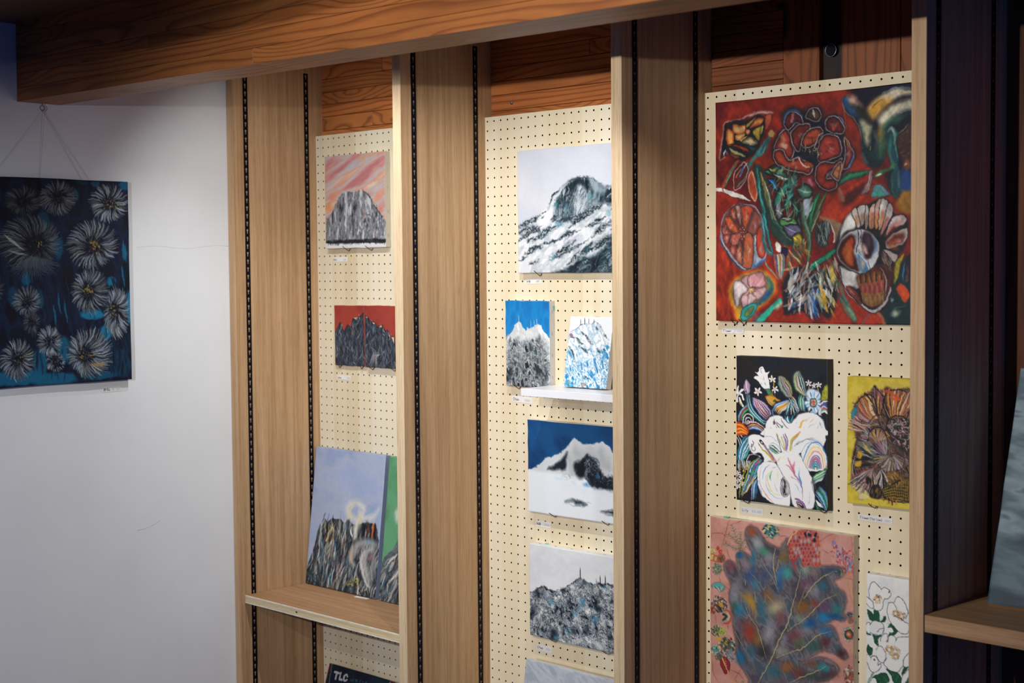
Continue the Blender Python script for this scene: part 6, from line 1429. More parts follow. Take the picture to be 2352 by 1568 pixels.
    # veins
    for l, ww in (('880,560 850,720 800,920 760,1060 690,1190 620,1360 540,1500 510,1568', 11), ('655,380 640,500 650,600 670,700', 9), ('690,480 660,600', 6), ('510,440 580,560 640,660 680,760', 5), ('440,600 480,640 530,700', 4), ('1200,580 1080,630 980,720 930,800 910,830', 9), ('1200,790 1100,830 1030,890 960,960 880,1030 760,1110', 8), ('1150,1120 1060,1130 980,1190 900,1260 790,1300 670,1340', 9), ('390,870 430,980 500,1090 540,1220 575,1350', 8), ('470,760 490,860', 6), ('590,800 640,860', 6), ('300,1110 340,1190 390,1270', 6), ('1110,1420 1030,1460 900,1510 790,1560', 9), ('390,650 395,710', 6), ('940,700 860,900', 4)):
        P.line(l, ww * 0.75, 'cbbd84', 0.9, (0.3, 0.4)); P.line(S(l) + [5, 4], ww * 0.4, '2a2420', 0.5, (0.3, 0.4))
    # cone, flower spikes and rosettes round the leaf
    P.poly('770,345 800,270 870,232 940,222 1000,232 1040,290 1060,380 1050,470 1045,535 960,520 900,540 880,462 820,520 790,500', 'a03c34', soft=4)
    for j in range(9):
        for i in range(9):
            x = 790 + i * 32 + (j % 2) * 16; y = 250 + j * 34
            if 775 < x < 1055 and not (y > 460 and x < 900) and (x - 920) ** 2 / 150 ** 2 + min(0, y - 330) ** 2 / 110 ** 2 < 1:
                P.poly(np.array([[x, y - 22], [x + 15, y], [x, y + 24], [x - 15, y]]), ('c03a28', 'a82c2c', 'c8442c', '8a3038', 'b0989a')[P.rng.integers(5)], 0.95, 'b08a84', 9)
    for x, y in ((925, 262), (958, 268), (1010, 270), (1000, 310)): P.blob(x, y, 18, 24, '1a1828', 0.9, 0, 0.6)
    P.line('770,348 800,275 850,238', 9, 'd8c488', 0.9); P.line('1040,290 1060,390 1048,480', 6, 'c8b070', 0.8); P.line('790,500 820,525 870,462', 9, '3a6a90', 0.8)
    for x0, y0, x1, y1, n in ((1170, 320, 1230, 520, 90), (1250, 360, 1300, 600, 90), (1310, 400, 1320, 560, 36)):
        for i in range(n):
            t = P.rng.uniform(0, 1); wd = 46 * min(1, t * 2 + 0.2)
            P.blob(x0 + (x1 - x0) * t + P.rng.normal() * wd * 0.5, y0 + (y1 - y0) * t, 8, 10, ('b03040', 'd8b8c8', 'c83c30', '5a90c8', '8a3050', 'c04a60', '3a90c0')[P.rng.integers(7)], 0.9)
    for l in ('1240,540 1290,680 1330,860', '1300,600 1300,700 1330,840', '1230,560 1260,650'): P.line(l, 5, 'b08a48', 0.8)
    P.strokes('1230,560 1330,600 1320,740 1250,680', 30, 1.5, 0.4, 26, 6, ['c8a048', '9aa050', 'c06a50', '7a9a8c'], 0.8)
    # fern sprig
    def sprig(x0, y0, x1, y1, n, c, c2):
        P.line(np.array([[x0, y0], [x1, y1]]), 4, c, 0.9)
        d = np.array([x1 - x0, y1 - y0]); d = d / np.linalg.norm(d); nn = np.array([-d[1], d[0]])
        for i in range(n):
            p = np.array([x0, y0]) + (np.array([x1, y1]) - [x0, y0]) * (i + 0.6) / n
            for sgn in (-1, 1): P.line(np.array([p, p + d * 14 + nn * sgn * 22]), 5, (c, c2)[i % 2], 0.85, (1, 0.3))
    for a in ((355, 405, 270, 170, 9), (355, 405, 215, 335, 9), (350, 400, 350, 240, 8), (350, 370, 400, 290, 6), (355, 405, 420, 360, 4), (320, 330, 245, 255, 5)): sprig(*a, '6a5a44', '4a8a70')
    def rosette(x, y, rx, ry, pal, n=70, ring=None):
        P.blob(x, y, rx, ry, pal[0], 0.85, 0, 0.5)
        for i in range(n):
            a = P.rng.uniform(0, 2 * PI); r_ = math.sqrt(P.rng.uniform(0, 1))
            P.blob(x + rx * r_ * math.cos(a), y + ry * r_ * math.sin(a), rx * 0.17, ry * 0.15, pal[P.rng.integers(len(pal))], 0.9)
        if ring:
            A = np.linspace(0, 2 * PI, 33)[:-1]; k = 1 + 0.1 * np.cos(A * 12)
            P.line(np.stack([x + rx * 0.95 * k * np.cos(A), y + ry * 0.95 * k * np.sin(A)], 1), 7, ring, 0.9, closed=True)
    rosette(615, 230, 76, 66, ['2a6a74', 'd8c878', '1a2a30', '4a8a94', 'b0a060', 'c8d0b0', '2a3a30'], 80)
    rosette(105, 405, 34, 34, ['c8b860', '6a7a50', '3a5a80', 'd8d8b0'], 30); rosette(175, 412, 15, 16, ['a02c30', 'd8b0a0'], 10, 'c83a28'); rosette(150, 380, 14, 16, ['8a2c2c', 'c8a080'], 10, 'c83a28'); rosette(98, 460, 30, 30, ['c8b458', '4a5a40', 'd8d0a0'], 26, 'c84a30'); rosette(135, 475, 26, 28, ['b8a860', '3a4a3c', 'd0c8a0'], 24, 'b84030'); rosette(180, 470, 34, 38, ['5a4a34', '9a3a30', '7a8a50', '3a3a2c'], 36, 'b8402c')
    rosette(150, 565, 52, 54, ['4a6458', '8a9a80', '2a5a70', 'a8a880', '7a6a40', 'c8d0b8'], 70)
    P.poly('90,710 115,690 150,678 190,685 215,715 215,745 170,768 150,740 110,735', '5aa0a0', 1, 'a84a38', 8); 
    for i in range(8): P.line(np.array([[170, 765], [110 + i * 14, 715 - abs(i - 4) * -3]]), 4, ('e0dcc0', '4a3a60', 'd8c048')[i % 3], 0.9)
    rosette(165, 870, 72, 70, ['3a3a34', 'b0a8a0', '8a3a30', '6a7a60', 'c8c0b0', '2a2a28', '9a6a5c'], 100); P.blob(175, 880, 28, 26, 'c8982c', 0.95, 0, 0.5); rosette(105, 920, 34, 44, ['8a3a30', '3a2a28', 'c89a48', '9a8a80'], 40)
    P.line('205,935 240,940 265,985 240,1030 205,1028', 30, '8a9a88', 0.9); P.line('205,930 245,930 270,985 250,1035 210,1040', 13, 'c8402c', 0.95); P.line('200,960 225,985 200,1010', 20, '24302c', 0.9); P.line('235,950 250,985 235,1015', 8, 'd8d0c8', 0.9)
    rosette(140, 1110, 56, 52, ['5a6a40', 'b0a858', '3a4a40', '8a8a94', 'c8c070', '2a3a30'], 80); rosette(195, 1115, 30, 44, ['a8b048', '3a7a74', 'd0d060', '6a7a34'], 36); P.blob(160, 1190, 28, 24, 'd0a030', 0.95, 0, 0.5)
    rosette(230, 1240, 76, 74, ['2f5a4c', '3a3a34', 'b8a040', '8a3a34', '5a8a74', 'c8c8b0', '1f3a34'], 110); rosette(130, 1270, 46, 50, ['3a8a94', '8ab0a0', 'd0b840', '2a4a5a', 'c8d0c8'], 54); rosette(170, 1340, 44, 40, ['4a5a54', '8a6a3c', '9aa0a8', '2a3a38'], 40); rosette(260, 1320, 46, 54, ['8a8a94', '6a7a6c', 'a8a8b4', '3a4a44'], 44)
    P.poly('170,1370 200,1335 235,1350 260,1400 250,1460 215,1485 185,1440', '8a2c34', 1, '5a1c28', 10)
    for i in range(16):
        t = i / 15; P.blob(185 + 30 * math.sin(t * 2.2) * 0.6 + t * 34, 1350 + t * 120, 6, 8, 'd8c060', 0.95); P.blob(212 + t * 26, 1355 + t * 100, 7, 7, ('c83a28', 'e0907c', '1a1418')[i % 3], 0.95)
    rosette(1310, 965, 32, 36, ['3a3c44', '5a78b0', '6a7a60', '9a9a90'], 30); rosette(1318, 1015, 24, 28, ['5a6a5c', 'b0b8a0', '8a3c30'], 20, 'b0503c')
    P.blob(1300, 1135, 62, 74, '6a7a9c', 0.85, 0, 0.4); P.blob(1300, 1135, 50, 60, '2a4048', 0.95, 0, 0.3); 
    for i in range(22):
        a = 2 * PI * i / 22; P.blob(1300 + 44 * math.cos(a), 1135 + 54 * math.sin(a), 7, 7, ('d8d8b0', 'c8b858')[i % 2], 0.95)
    P.blob(1302, 1138, 34, 40, 'c84a2c', 0.95, 0, 0.4); P.blob(1302, 1138, 20, 24, 'b0b088', 0.95, 0, 0.5)
    rosette(1310, 1500, 56, 80, ['7a4a3c', 'b0a090', 'c05a3c', '4a3a34', 'd8c8b8', '9a6a54'], 90); P.line('1335,1240 1330,1290', 6, 'd0b050', 0.9)
    P.strokes('260,1545 480,1545 480,1600 240,1600', 30, 1.0, 0.8, 24, 8, ['b04a3c', '6a7a50', 'c8a050'], 0.8)
    P.line('1328,280 1345,800 1350,1568', 8, 'a85a4c', 0.6)
    P.grain(6, 2.0)
    return P

def pic_anemones(w, h, q):
    P = Paint(w, h, q, 0.0013, 'dcdedd', (1980, 1300, 5.854))
    P.field(None, ['d4d8d8', 'dfe1e0', 'e3e4e2'], (110, 110), 0, seed=141)
    G = ['1f5a3c', '2f7a48', '143c2c', '3a8a54', '10302a']
    def leafc(pts, n=10):
        P.poly(pts, '1c5038', 1, '10302a', 14); P.strokes(pts, n, 1.0, 0.5, 50, 10, G, 0.85)
    leafc('80,580 130,610 165,640 170,590 230,600 250,690 260,740 320,670 335,700 300,750 220,740 140,735 100,680', 22)
    leafc('350,820 390,765 440,800 480,850 500,880 440,920 370,950 380,900 430,880 400,830', 12)
    leafc('150,920 200,930 270,915 230,1060 190,1030', 10); leafc('70,1130 95,1045 120,1080 155,1110 150,1180 115,1200', 10)
    leafc('330,1370 420,1390 510,1440 540,1568 440,1568 400,1450', 14); leafc('140,1500 230,1440 280,1430 350,1450 380,1540 330,1568 230,1568 200,1510', 16); leafc('560,1380 600,1290 655,1310 620,1370 540,1460', 10); leafc('580,1568 600,1480 660,1530 660,1600', 8); leafc('60,890 140,915 110,930', 4)
    P.strokes('90,1568 150,1400 200,1400 110,1568', 16, 2.1, 0.1, 150, 7, ['5a7a78', '2a4a44', '8aa09c'], 0.8)
    def petal(pts, c='e2e3e1'):
        P.poly(pts, c, 1, 'd2d5d6', 16); P.line(pts, 7, '2a2a38', 0.85)
    petal('120,440 105,350 115,250 155,215 210,240 260,290 280,350 270,410'); petal('275,310 310,290 350,300 380,330 395,370 370,430 310,450 290,500 280,580 235,600 180,580 140,550'); petal('55,405 100,420 150,470 160,560 100,540 70,490 55,460')
    P.line('370,350 380,325', 14, '1a1a24', 0.9)
    petal('355,640 350,560 365,500 410,480 440,500 470,560 480,620'); petal('445,490 460,440 500,415 560,450 600,520 620,620 600,700'); petal('355,640 380,740 450,820 520,890 600,905 640,880 640,790 580,740 520,690 430,650'); petal('620,630 650,620 700,650 720,760 640,800')
    petal('75,790 90,760 120,770 140,830 110,900 70,870'); petal('120,790 160,740 220,735 280,760 310,820 290,890 240,920 170,910 120,880', 'd9dadc'); P.line('215,880 260,845 300,830', 9, '3a3a48', 0.8)
    petal('260,1000 270,940 310,900 345,900 355,960 345,1020'); petal('355,1010 370,950 410,925 460,950 470,1000 450,1060'); petal('230,1060 230,980 265,930 265,1000'); petal('200,1120 220,1080 260,1070 300,1110 330,1180 330,1260 290,1290 240,1270 205,1200'); petal('470,1000 500,955 560,945 640,945 660,1000 650,1150 580,1240 560,1330 510,1400 450,1410 370,1380 300,1290 350,1230'); 
    petal('75,1190 110,1190 130,1260 110,1370 85,1290'); petal('130,1230 160,1205 200,1215 225,1270 220,1330 260,1300 265,1350 210,1410 150,1415 110,1370'); P.blob(172, 1258, 14, 18, '4a6a64', 0.9, 0, 0.4); petal('570,1340 570,1260 600,1200 660,1150 700,1200 700,1320'); petal('540,1568 550,1470 600,1410 680,1360 700,1480 640,1480 600,1568')
    def heart(x, y, r, red=None):
        for i in range(110):
            a = P.rng.uniform(0, 2 * PI); q_ = P.rng.uniform(0.2, 1) ** 0.7
            p = np.array([x + r * q_ * math.cos(a), y + r * q_ * math.sin(a)]); d = np.array([math.cos(a), math.sin(a) - 0.6]) * 9
            P.line(np.array([p, p + d]), 8, ('c8963c', 'd8b468', '8a7a74', 'b08440', '5a4a40', 'e0c890', '9a8a88')[P.rng.integers(7)], 0.8, (1, 0.3))
        if red: P.blob(x + red[0], y + red[1], 14, 12, 'd0482c', 0.95)
    heart(220, 445, 56, (-44, 0)); heart(465, 640, 46); heart(540, 670, 56, (-20, -20)); P.line('440,670 500,690 570,720', 10, '4a4a54', 0.7); heart(375, 1120, 60); heart(450, 1160, 80); heart(460, 1210, 50)
    P.grain(4, 2.0)
    return P
# ------------------------------------------------------------------ hang the pictures
def quad_for(name): return QUADS[name]
QUADS = {
 'pink': [(744.8, 360.0), (883.1, 346.9), (885.9, 567.6), (748.0, 571.0)], 'redL': [(761.9, 701.2), (831.3, 702.5), (833.2, 842.4), (763.9, 838.0)],
 'redR': [(835.3, 701.7), (907.6, 703.1), (909.5, 847.3), (837.3, 842.7)], 'whitemt': [(1187.9, 346.6), (1470.3, 322.2), (1471.6, 625.3), (1190.3, 626.8)],
 'blue': [(1160.4, 689.8), (1261.3, 691.1), (1262.8, 892.1), (1162.1, 885.1)], 'navy': [(1211.0, 962.6), (1437.5, 983.3), (1438.5, 1207.7), (1212.8, 1173.4)],
 'antenna': [(1216.8, 1246.3), (1442.8, 1285.3), (1443.8, 1509.7), (1218.5, 1457.1)], 'rose': [(1643.3, 236.1), (2210.0, 176.9), (2206.0, 749.6), (1644.1, 736.4)],
 'lily': [(1691.9, 816.6), (1902.3, 825.8), (1901.5, 1173.6), (1692.2, 1147.0)], 'yellow': [(1948.8, 863.4), (2166.3, 874.6), (2164.4, 1179.7), (1947.9, 1153.5)],
 'leaf': [(1631.2, 1185.2), (1960.8, 1230.9), (1959.2, 1709.3), (1632.0, 1626.8)], 'whitefl': [(1991.3, 1316.2), (2211.8, 1351.0), (2209.7, 1654.9), (1990.2, 1605.4)],
 'dark': [(-142.3, 399.3), (293.6, 417.2), (303.5, 870.4), (-128.0, 900.1)], 'cliff': [(726.4, 1026.6), (889.0, 1045.8), (863.0, 1374.6), (701.1, 1339.7)],
 'green': [(895.2, 1050.3), (1064.4, 1072.0), (1038.8, 1418.3), (870.3, 1378.9)], 'p10': [(1308.8, 729.3), (1407.9, 731.6), (1391.2, 896.9), (1292.2, 890.0)],
 'tlc': [(756.8, 1524.8), (908.3, 1568.9), (870.8, 1743.6), (719.8, 1690.7)], 'gray13': [(1209.2, 1518.1), (1491.7, 1589.2), (1459.8, 1893.4), (1177.9, 1798.9)],
 'p19': [(2330.9, 849.3), (2826.9, 871.4), (2770.4, 1457.8), (2270.7, 1377.2)]}

def picture(name, label, key, fn, loc, rot, w, h, depth, gain, side, group=None, staples=(), tapes=()):
    o = tag(empty(name, loc, rot), label, 'painting', group)
    P = fn(w, h, QUADS[key])
    c = link('canvas', canvas_mesh(P, depth, gain, side, seed=len(label)), None, o)
    for (x, y, z, face) in staples:      # face: 'r' right edge, 't' top edge
        if face == 'r': me = box_me('staple', -0.0002, 0.0006, -0.0005, 0.0005, -0.004, 0.004)
        else: me = box_me('staple', -0.004, 0.004, -0.0005, 0.0005, -0.0002, 0.0006)
        link('staple', me, M['staple'], o, (x, y, z))
    for (x, y, z, sx, sy, sz) in tapes:
        link('tape', box_me('tape', -sx / 2, sx / 2, -sy / 2, sy / 2, -sz / 2, sz / 2), M['tape'], o, (x, y, z))
    return o

FRONT = {  # key: x0, x1, z top, z bottom
 'pink': (.0555, .3285, -.0545, -.3275), 'redL': (.0800, .2195, -.4965, -.6745), 'redR': (.2285, .3660, -.4955, -.6745), 'whitemt': (.8530, 1.2630, -.0865, -.4030),
 'blue': (.8045, .9620, -.4750, -.6995), 'navy': (.8812, 1.2142, -.7840, -1.0250), 'antenna': (.8866, 1.2196, -1.1080, -1.3510), 'rose': (1.4850, 2.0910, -.0160, -.5155),
 'lily': (1.5432, 1.7840, -.5942, -.9250), 'yellow': (1.8340, 2.0540, -.6275, -.9005), 'leaf': (1.4680, 1.8480, -.9720, -1.4270), 'whitefl': (1.8805, 2.1005, -1.0480, -1.3210)}
def hang(name, label, key, fn, gain, side, depth=0.0195, group=None, **kw):
    a, b, zt, zb = FRONT[key]
    return picture(name, label, key, fn, (a, -0.0006, Z0 + zb), None, b - a, zt - zb, depth, gain, side, group, **kw)
def lean(name, label, key, fn, x0, w, yb, zb, yt, zt, gain, side, depth=0.0195, group=None, **kw):
    th = math.atan2(yt - yb, zt - zb); h = math.hypot(yt - yb, zt - zb)
    return picture(name, label, key, fn, (x0, yb + depth * math.cos(th), Z0 + zb + 0.0003), (-th, 0, 0), w, h, depth, gain, side, group, **kw)
def st(w, h, d, n, face):
    return [(w + 0.0004, -d * 0.45, h * (i + 0.5) / n, 'r') for i in range(n)] if face == 'r' else [(w * (i + 0.5) / n, -d * 0.45, h + 0.0004, 't') for i in range(n)]

G1 = 'mountain canvases in the left bay'; G2 = 'mountain canvases in the middle bay'; G3 = 'flower canvases in the right bay'
hang('mountain_painting', 'square canvas of a grey mountain under a pink streaked sky, white edge', 'pink', pic_pink, GAIN['pink'], (206, 200, 186), group=G1, staples=st(.273, .273, .0195, 4, 'r'))
hang('mountain_painting', 'left half of the red diptych with a dark jagged ridge', 'redL', pic_red_left, GAIN['red'], (142, 44, 40), 0.0105, G1)
hang('mountain_painting', 'right half of the red diptych with a dark jagged ridge', 'redR', pic_red_right, GAIN['red'], (142, 44, 40), 0.0165, G1)
hang('mountain_painting', 'large pale canvas of a snowy black and white mountain slope, highest in the middle bay', 'whitemt', pic_white_mountain, GAIN['whitemt'], (214, 208, 198), group=G2)
hang('mountain_painting', 'small upright canvas of two white peaks against a bright blue sky', 'blue', pic_blue_peak, GAIN['blue'], (206, 206, 206), group=G2,
     staples=st(.1575, .2245, .0195, 4, 'r'), tapes=[(.1582, -0.0035, .206, .0012, .004, .012)])
hang('mountain_painting', 'canvas of a snow mountain under a dark navy sky', 'navy', pic_navy, GAIN['navy'], (226, 228, 232), group=G2)
hang('mountain_painting', 'canvas of a black and white ridge with radio masts under a pale sky', 'antenna', pic_antenna, GAIN['antenna'], (226, 228, 232), 0.022, G2,
     staples=st(.333, .243, .022, 6, 't'), tapes=[(.045, -0.003, .2438, .012, .004, .0016)])
hang('flower_painting', 'largest canvas of entwined flowers and leaves on a deep red ground', 'rose', pic_flowers, GAIN['rose'], (70, 20, 24), group=G3)
hang('flower_painting', 'canvas of white lilies and striped buds on a black ground', 'lily', pic_lily, GAIN['lily'], (14, 15, 22), 0.0215, G3)
hang('flower_painting', 'canvas of a dark scribbled flower on a yellow ground', 'yellow', pic_yellow, GAIN['yellow'], (206, 186, 70), 0.024, G3)
hang('flower_painting', 'canvas of a big bluish grey lobed leaf on a pink ground', 'leaf', pic_leaf, GAIN['leaf'], (212, 206, 192), 0.0195, G3,
     staples=st(.38, .455, .0195, 6, 'r') + st(.38, .455, .0195, 5, 't'), tapes=[(.035, -0.003, .4558, .016, .004, .0016)])
hang('flower_painting', 'narrow-looking canvas of outlined white anemones with yellow hearts', 'whitefl', pic_anemones, GAIN['whitefl'], (224, 226, 228), 0.022, G3, staples=st(.22, .273, .022, 5, 't'))
picture('flower_painting', 'dark blue canvas of white spiky asters hanging on the white wall', 'dark', pic_asters, (XW + 0.0006, -1.162, Z0 - .684), (0, 0, PI / 2), 0.526, 0.537, 0.0195, GAIN['dark'], (14, 60, 84))
lean('mountain_painting', 'canvas of a dark cliff and smoke under pale blue sky, leaning on the shelf', 'cliff', pic_cliff, -.002, .322, -.072, -1.337, -.022, -.928, GAIN['cliff'], (128, 140, 172), group=G1)
lean('mountain_painting', 'green canvas with a dark rocky peak half hidden by the upright', 'green', pic_green, .338, .305, -.072, -1.337, -.024, -.928, GAIN['cliff'], (86, 146, 104), group=G1)
lean('mountain_painting', 'small white canvas of a blue and white peak leaning on the white ledge', 'p10', pic_white_blue, 1.038, .142, -.055, -.691, -.024, -.516, GAIN['blue'], (186, 184, 182), 0.0195, G2)
lean('display_board', 'dark navy board with wine-red side bands reading TLC', 'tlc', pic_sign, .075, .300, -.110, -1.780, -.045, -1.575, (1.0, 1.0, 1.0), (168, 158, 146), 0.012)
lean('mountain_painting', 'pale grey canvas only whose top edge shows at the bottom of the middle bay', 'gray13', pic_grey, .895, .410, -.100, -1.725, -.045, -1.412, GAIN['navy'], (206, 208, 210), group=G2)
lean('landscape_painting', 'grey-blue canvas leaning in the shadowed bay at the right edge', 'p19', pic_shadowed, 2.216, .40, -.150, -1.042, -.015, -.600, (1.5, 1.5, 1.5), (206, 190, 168))

# ------------------------------------------------------------------ wire hooks under the canvases
def hook_me(depth, tip=0.009):
    pts = [(0, 0.003, 0.0015), (0, -0.002, 0.0005), (0, -0.0055, -0.0040), (0, -0.0075, -0.0048), (0, -depth, 0.0016), (0, -(depth + 0.011), tip)]
    return tube_me('wire_hook', [tuple(p) for p in pts], 0.0010, 7)
HK = [('pink', (.1473, .2498), 'the pink mountain canvas'), ('redL', (.0976, .1984), 'the left red canvas'), ('redR', (.2489, .3453), 'the right red canvas'), ('whitemt', (.9191, 1.19), 'the large snowy mountain canvas'),
      ('blue', (.8402, .9078), 'the bright blue peak canvas'), ('navy', (.9659, 1.1442), 'the navy sky canvas'), ('antenna', (.9651, 1.1459), 'the radio mast canvas'),
      ('rose', (1.5322, 1.5563), 'the big red flower canvas'), ('lily', (1.5656, 1.7680), 'the black lily canvas'), ('yellow', (1.8924, 2.03), 'the yellow flower canvas')]
DEP = {'redL': .0105, 'redR': .0165, 'lily': .0215, 'yellow': .024, 'antenna': .022}
for key, xs, what in HK:
    me = hook_me(DEP.get(key, 0.0195)); me.materials.append(M['bronze'])
    zb = FRONT[key][3]
    for i, x in enumerate(xs):
        tag(link('wire_hook', me, None, None, (x, 0, Z0 + zb - 0.0032)), 'bronze wire hook under the %s end of %s' % (('left', 'right')[i], what), 'hook', 'wire hooks holding the canvases')

# ------------------------------------------------------------------ handwritten price tags
LET = {  # single-stroke letters in a unit box
 'L': ['.1,1 .08,.05 .6,.05'], 'i': ['.3,.6 .28,0', '.3,.82 .31,.86'], 'l': ['.3,1 .28,0'], 'y': ['.05,.6 .3,.1', '.62,.62 .3,.05 .08,-.35'],
 'F': ['.1,1 .08,0', '.1,.98 .62,1', '.1,.55 .5,.56'], 'o': ['.35,.6 .1,.45 .12,.1 .4,.02 .6,.25 .55,.5 .35,.6'], 'w': ['.02,.6 .18,.05 .34,.5 .5,.05 .68,.62'], 'e': ['.08,.3 .58,.36 .45,.6 .15,.5 .08,.2 .3,.02 .58,.1'],
 'r': ['.12,.6 .12,0', '.12,.4 .35,.6 .55,.55'], '(': ['.5,1.05 .25,.7 .25,.25 .5,-.1'], ')': ['.2,1.05 .45,.7 .45,.25 .2,-.1'], 'Y': ['.05,1 .35,.5 .62,1', '.35,.5 .33,0'], 'T': ['.0,.97 .66,1', '.33,.98 .31,0'],
 'E': ['.62,1 .12,.98 .1,.02 .62,.03', '.12,.52 .52,.54'], 'a': ['.55,.55 .2,.6 .08,.25 .3,.02 .55,.3 .56,.6 .6,.02'], 'h': ['.1,1 .1,0', '.1,.4 .35,.6 .55,.45 .56,0'], '1': ['.2,.8 .38,1 .36,0'], '\u00a5': ['.05,1 .33,.55 .6,1', '.33,.55 .33,0', '.1,.45 .56,.45', '.1,.25 .56,.25'],
 '0': ['.33,1 .08,.6 .15,.1 .42,.02 .6,.45 .5,.9 .33,1'], '2': ['.1,.8 .35,1 .55,.75 .1,.05 .62,.05'], '8': ['.35,.52 .12,.78 .35,1 .56,.78 .35,.52 .1,.22 .35,0 .6,.24 .35,.52'], ',': ['.25,.08 .18,-.15'], '-': ['.1,.4 .6,.4'], '5': ['.58,1 .15,.98 .12,.58 .5,.55 .55,.15 .1,.05'],
 'A': ['.1,.95 .5,.98', '.3,1.05 .28,.05', '.05,.5 .6,.52', '.28,.5 .05,.05', '.3,.5 .6,.08'], 'B': ['.1,.9 .6,.92', '.12,.9 .1,.1 .6,.08 .62,.92', '.1,.5 .6,.5', '.36,1.05 .34,.1'], 'C': ['.05,.8 .65,.82', '.35,1.05 .33,.0', '.12,.4 .6,.42', '.02,.05 .68,.06'], 'D': ['.35,1.05 .05,.3', '.3,.7 .65,.2', '.1,.55 .6,.58'], 'M': ['.08,.6 .08,.05 .62,.05 .62,.6', '.35,1 .35,.05']}
def text_strokes(s, x, z, size, adv=0.72):
    out = []
    for ch in s:
        if ch != ' ':
            for l in LET.get(ch, []):
                out.append([(x + float(a) * size, z + float(b) * size) for a, b in (p.split(',') for p in l.split())])
        x += size * adv
    return out
def stroke_mesh(name, strokes, width, y):
    V = []; F = []
    for s in strokes:
        s = [Vector((a, b)) for a, b in s]
        if len(s) > 2: s = [Vector(p) for p in smooth(np.array([tuple(v) for v in s]), False, 3)]
        n = len(s); base = len(V)
        for i, p in enumerate(s):
            t = (s[min(i + 1, n - 1)] - s[max(i - 1, 0)]); t = t.normalized() if t.length > 1e-9 else Vector((1, 0))
            nn = Vector((-t.y, t.x)) * width / 2
            V += [(p.x + nn.x, y, p.y + nn.y), (p.x - nn.x, y, p.y - nn.y)]
        for i in range(n - 1):
            b = base + i * 2; F.append((b, b + 1, b + 3, b + 2))
    me = bpy.data.meshes.new(name); me.from_pydata(V, [], F); return me
def price_tag(label, x0, z1, w, h, dark, faint, rot=None, loc=None, tilt=0.0, adv=0.72):
    o = tag(empty('price_tag', loc or (x0, -0.0002, Z0 + z1 - h), rot or (0, tilt, 0)), label, 'label', 'price tags under the canvases')
    link('card', box_me('card', 0, w, -0.0006, 0, 0, h, 0.0001), M['paper'], o)
    sz = h * 0.44
    if dark: link('writing', stroke_mesh('writing', text_strokes(dark, w * 0.05, h * 0.26, sz, adv), sz * 0.13, -0.0008), M['ink'], o)
    if faint:
        k = w - len(faint) * sz * 0.72 * 0.8 - w * 0.03
        link('price', stroke_mesh('price', text_strokes(faint, max(k, w * 0.3), h * 0.28, sz * 0.8), sz * 0.10, -0.0008), M['pencil'], o)
    return o
price_tag('white handwritten price tag under the pink mountain canvas', .0629, -.3536, .0700, .0135, 'EAha', '1000-', tilt=-0.01)
price_tag('white handwritten price tag under the red diptych', .0777, -.7060, .0620, .0125, 'CMaa', '5000-')
price_tag('white handwritten price tag under the large snowy mountain canvas', .8626, -.4185, .0540, .0135, 'ADB', '2000-', tilt=-0.02)
price_tag('white handwritten price tag under the blue peak canvas beside the white ledge', .8085, -.7265, .0708, .0165, 'Ehaa', '18000-', tilt=0.03)
price_tag('white handwritten price tag under the navy sky canvas', .8913, -1.0500, .0530, .0150, 'AMB', '20000-', tilt=0.01)
price_tag('white handwritten price tag under the radio mast canvas', .8916, -1.3780, .0530, .0150, 'EDaa', '8000-')
price_tag('white price tag reading Flower under the big red flower canvas', 1.4894, -.5325, .0610, .0125, 'Flower', '50000-', tilt=-0.01)
price_tag('white price tag reading Lily under the black lily canvas', 1.5417, -.9430, .0610, .0145, 'Lily', '\u00a528,000-', adv=0.66)
price_tag('white price tag reading Flower (Yellow) under the yellow canvas', 1.8478, -.9262, .0820, .0125, 'Flower(Yellow)', '2000-', tilt=0.01, adv=0.70)
price_tag('white handwritten price tag on the wall under the blue aster canvas', 0, 0, .0560, .0150, 'BDCM', '\u00a55,000-', rot=(0, 0, PI / 2), loc=(XW + 0.0002, -.715, Z0 - .7165))
o = link('paper_slip', box_me('paper_slip', -0.026, 0.026, -0.006, 0.006, 0, 0.0006), M['paper'], None, (.272, -.080, Z0 - 1.3368)); o.rotation_euler = (0, 0, 0.1)
tag(o, 'small white paper slip lying on the oak shelf', 'paper')

# ------------------------------------------------------------------ shelves
def shelf(x0, x1, y0, y1, zt, th, label, ply=True):
    o = tag(empty('shelf_board', (x0, y1, Z0 + zt)), label, 'shelf', 'oak shelf boards')
    w, d = x1 - x0, y1 - y0
    if ply:
        link('board', box_me('board', 0.0004, w - 0.0004, -d + 0.003, 0, -th, 0, 0.0005), M['oak_shelf'], o)
        link('core_edge', box_me('core_edge', 0.0004, w - 0.0004, -d, -d + 0.003, -th + 0.0034, -0.0032), M['ply'], o)
        for a, b in ((-0.0012, 0.0), (-0.0031, -0.0018), (-th + 0.0018, -th + 0.0032), (-th, -th + 0.0012)):
            link('ply_layer', box_me('ply_layer', 0.0004, w - 0.0004, -d - 0.0002, -d + 0.003, a, b), M['ply_line'], o)
        link('knot', box_me('knot', .240, .2485, -d - 0.0003, -d + 0.002, -th * 0.62, -th * 0.36, 0.0008), M['fir_dark'], o)
    else:
        link('board', box_me('board', 0.0004, w - 0.0004, -d + 0.002, 0, -th, 0, 0.0005), M['oak_shelf'], o)
        link('edge_band', box_me('edge_band', 0.0004, w - 0.0004, -d, -d + 0.002, -th, 0, 0.0006), M['oak_shelf'], o)
    return o
shelf(XF[0] + 0.002, XF[1] - TH, -.2875, -.004, -1.337, .0225, 'oak veneered plywood shelf with a pale layered edge in the left bay')
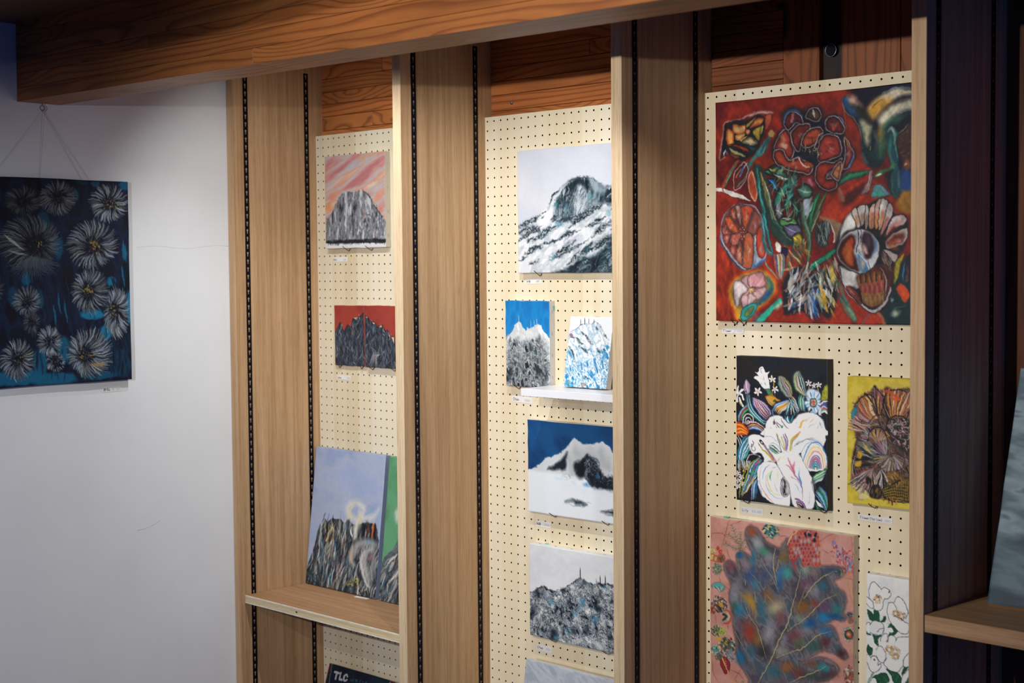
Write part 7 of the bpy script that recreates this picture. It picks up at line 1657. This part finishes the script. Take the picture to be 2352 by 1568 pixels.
shelf(XF[0] + 0.002, XF[1] - TH, -.2875, -.004, -1.780, .0225, 'lower oak shelf under the dark TLC board')
shelf(XF[1] + 0.002, XF[2] - TH, -.2875, -.004, -1.725, .0225, 'lower oak shelf under the pale grey canvas in the middle bay', False)
shelf(XF[3] + 0.002, XF[3] + .65, -.300, -.0, -1.042, .0320, 'thick oak shelf in the shadowed bay at the right edge', False)
o = tag(empty('white_ledge', (.9690, 0, Z0 - .691)), 'white lacquered ledge projecting from the pegboard in the middle bay', 'shelf')
link('ledge', box_me('ledge', 0, .400, -.135, -0.0004, -.0188, 0, 0.0012, 2), M['white'], o)
for x in (.09, .31):
    link('bracket', box_me('bracket', -.009, .009, -.120, -.001, -.0206, -.0189), M['steel'], o, (x, 0, 0))

# ------------------------------------------------------------------ ring and wires that carry the aster canvas, wire shadows included
bz_ = Z0 + 0.047
ring = tag(empty('screw_eye', (XW + 0.012, -.877, bz_)), 'small steel screw eye in the underside of the beam by the white wall', 'hook')
link('shank', tube_me('shank', [(0, 0, 0.002), (0, 0, -0.006)], 0.0016, 8), M['steel'], ring)
link('eye', tube_me('eye', [(0.0012 * math.sin(a * 0.5), 0.0065 * math.cos(a), -0.0122 + 0.0065 * math.sin(a)) for a in np.linspace(0, 2 * PI, 22, endpoint=False)], 0.0014, 8, True), M['steel'], ring)
wires = tag(empty('hanging_wire', (XW + 0.012, -.877, bz_ - 0.018)), 'thin wires and their shadow lines running from the screw eye to the blue aster canvas', 'wire')
for dy, dz in ((-.150, -.185), (-.012, -.172), (.112, -.180), (.135, -.180)):  # some of these lines stand in for shadows of the wires
    link('strand_and_shadow', tube_me('strand_and_shadow', [(0, 0, 0), (-0.003, dy * 0.5, dz * 0.5 - 0.001), (-0.006, dy, dz)], 0.00028, 5), M['wire'], wires)
link('knot', tube_me('knot', [(0, -0.001, 0.0015), (0, 0.001, 0), (0, -0.001, -0.003)], 0.0008, 6), M['wire'], wires)
# crack and scuff on the plaster
link('hairline', tube_me('hairline', [(XW + 0.0001, -.60 + .3 * t, Z0 - .325 + .004 * math.sin(9 * t) + .004 * t) for t in np.linspace(0, 1, 14)], 0.0004, 4), M['crack'], bpy.data.objects['wall_left'])
link('scuff', tube_me('scuff', [(XW + 0.0001, -.62 + .075 * t, Z0 - 1.105 + .018 * t * t) for t in np.linspace(0, 1, 8)], 0.0006, 4), M['crack'], bpy.data.objects['wall_left'])
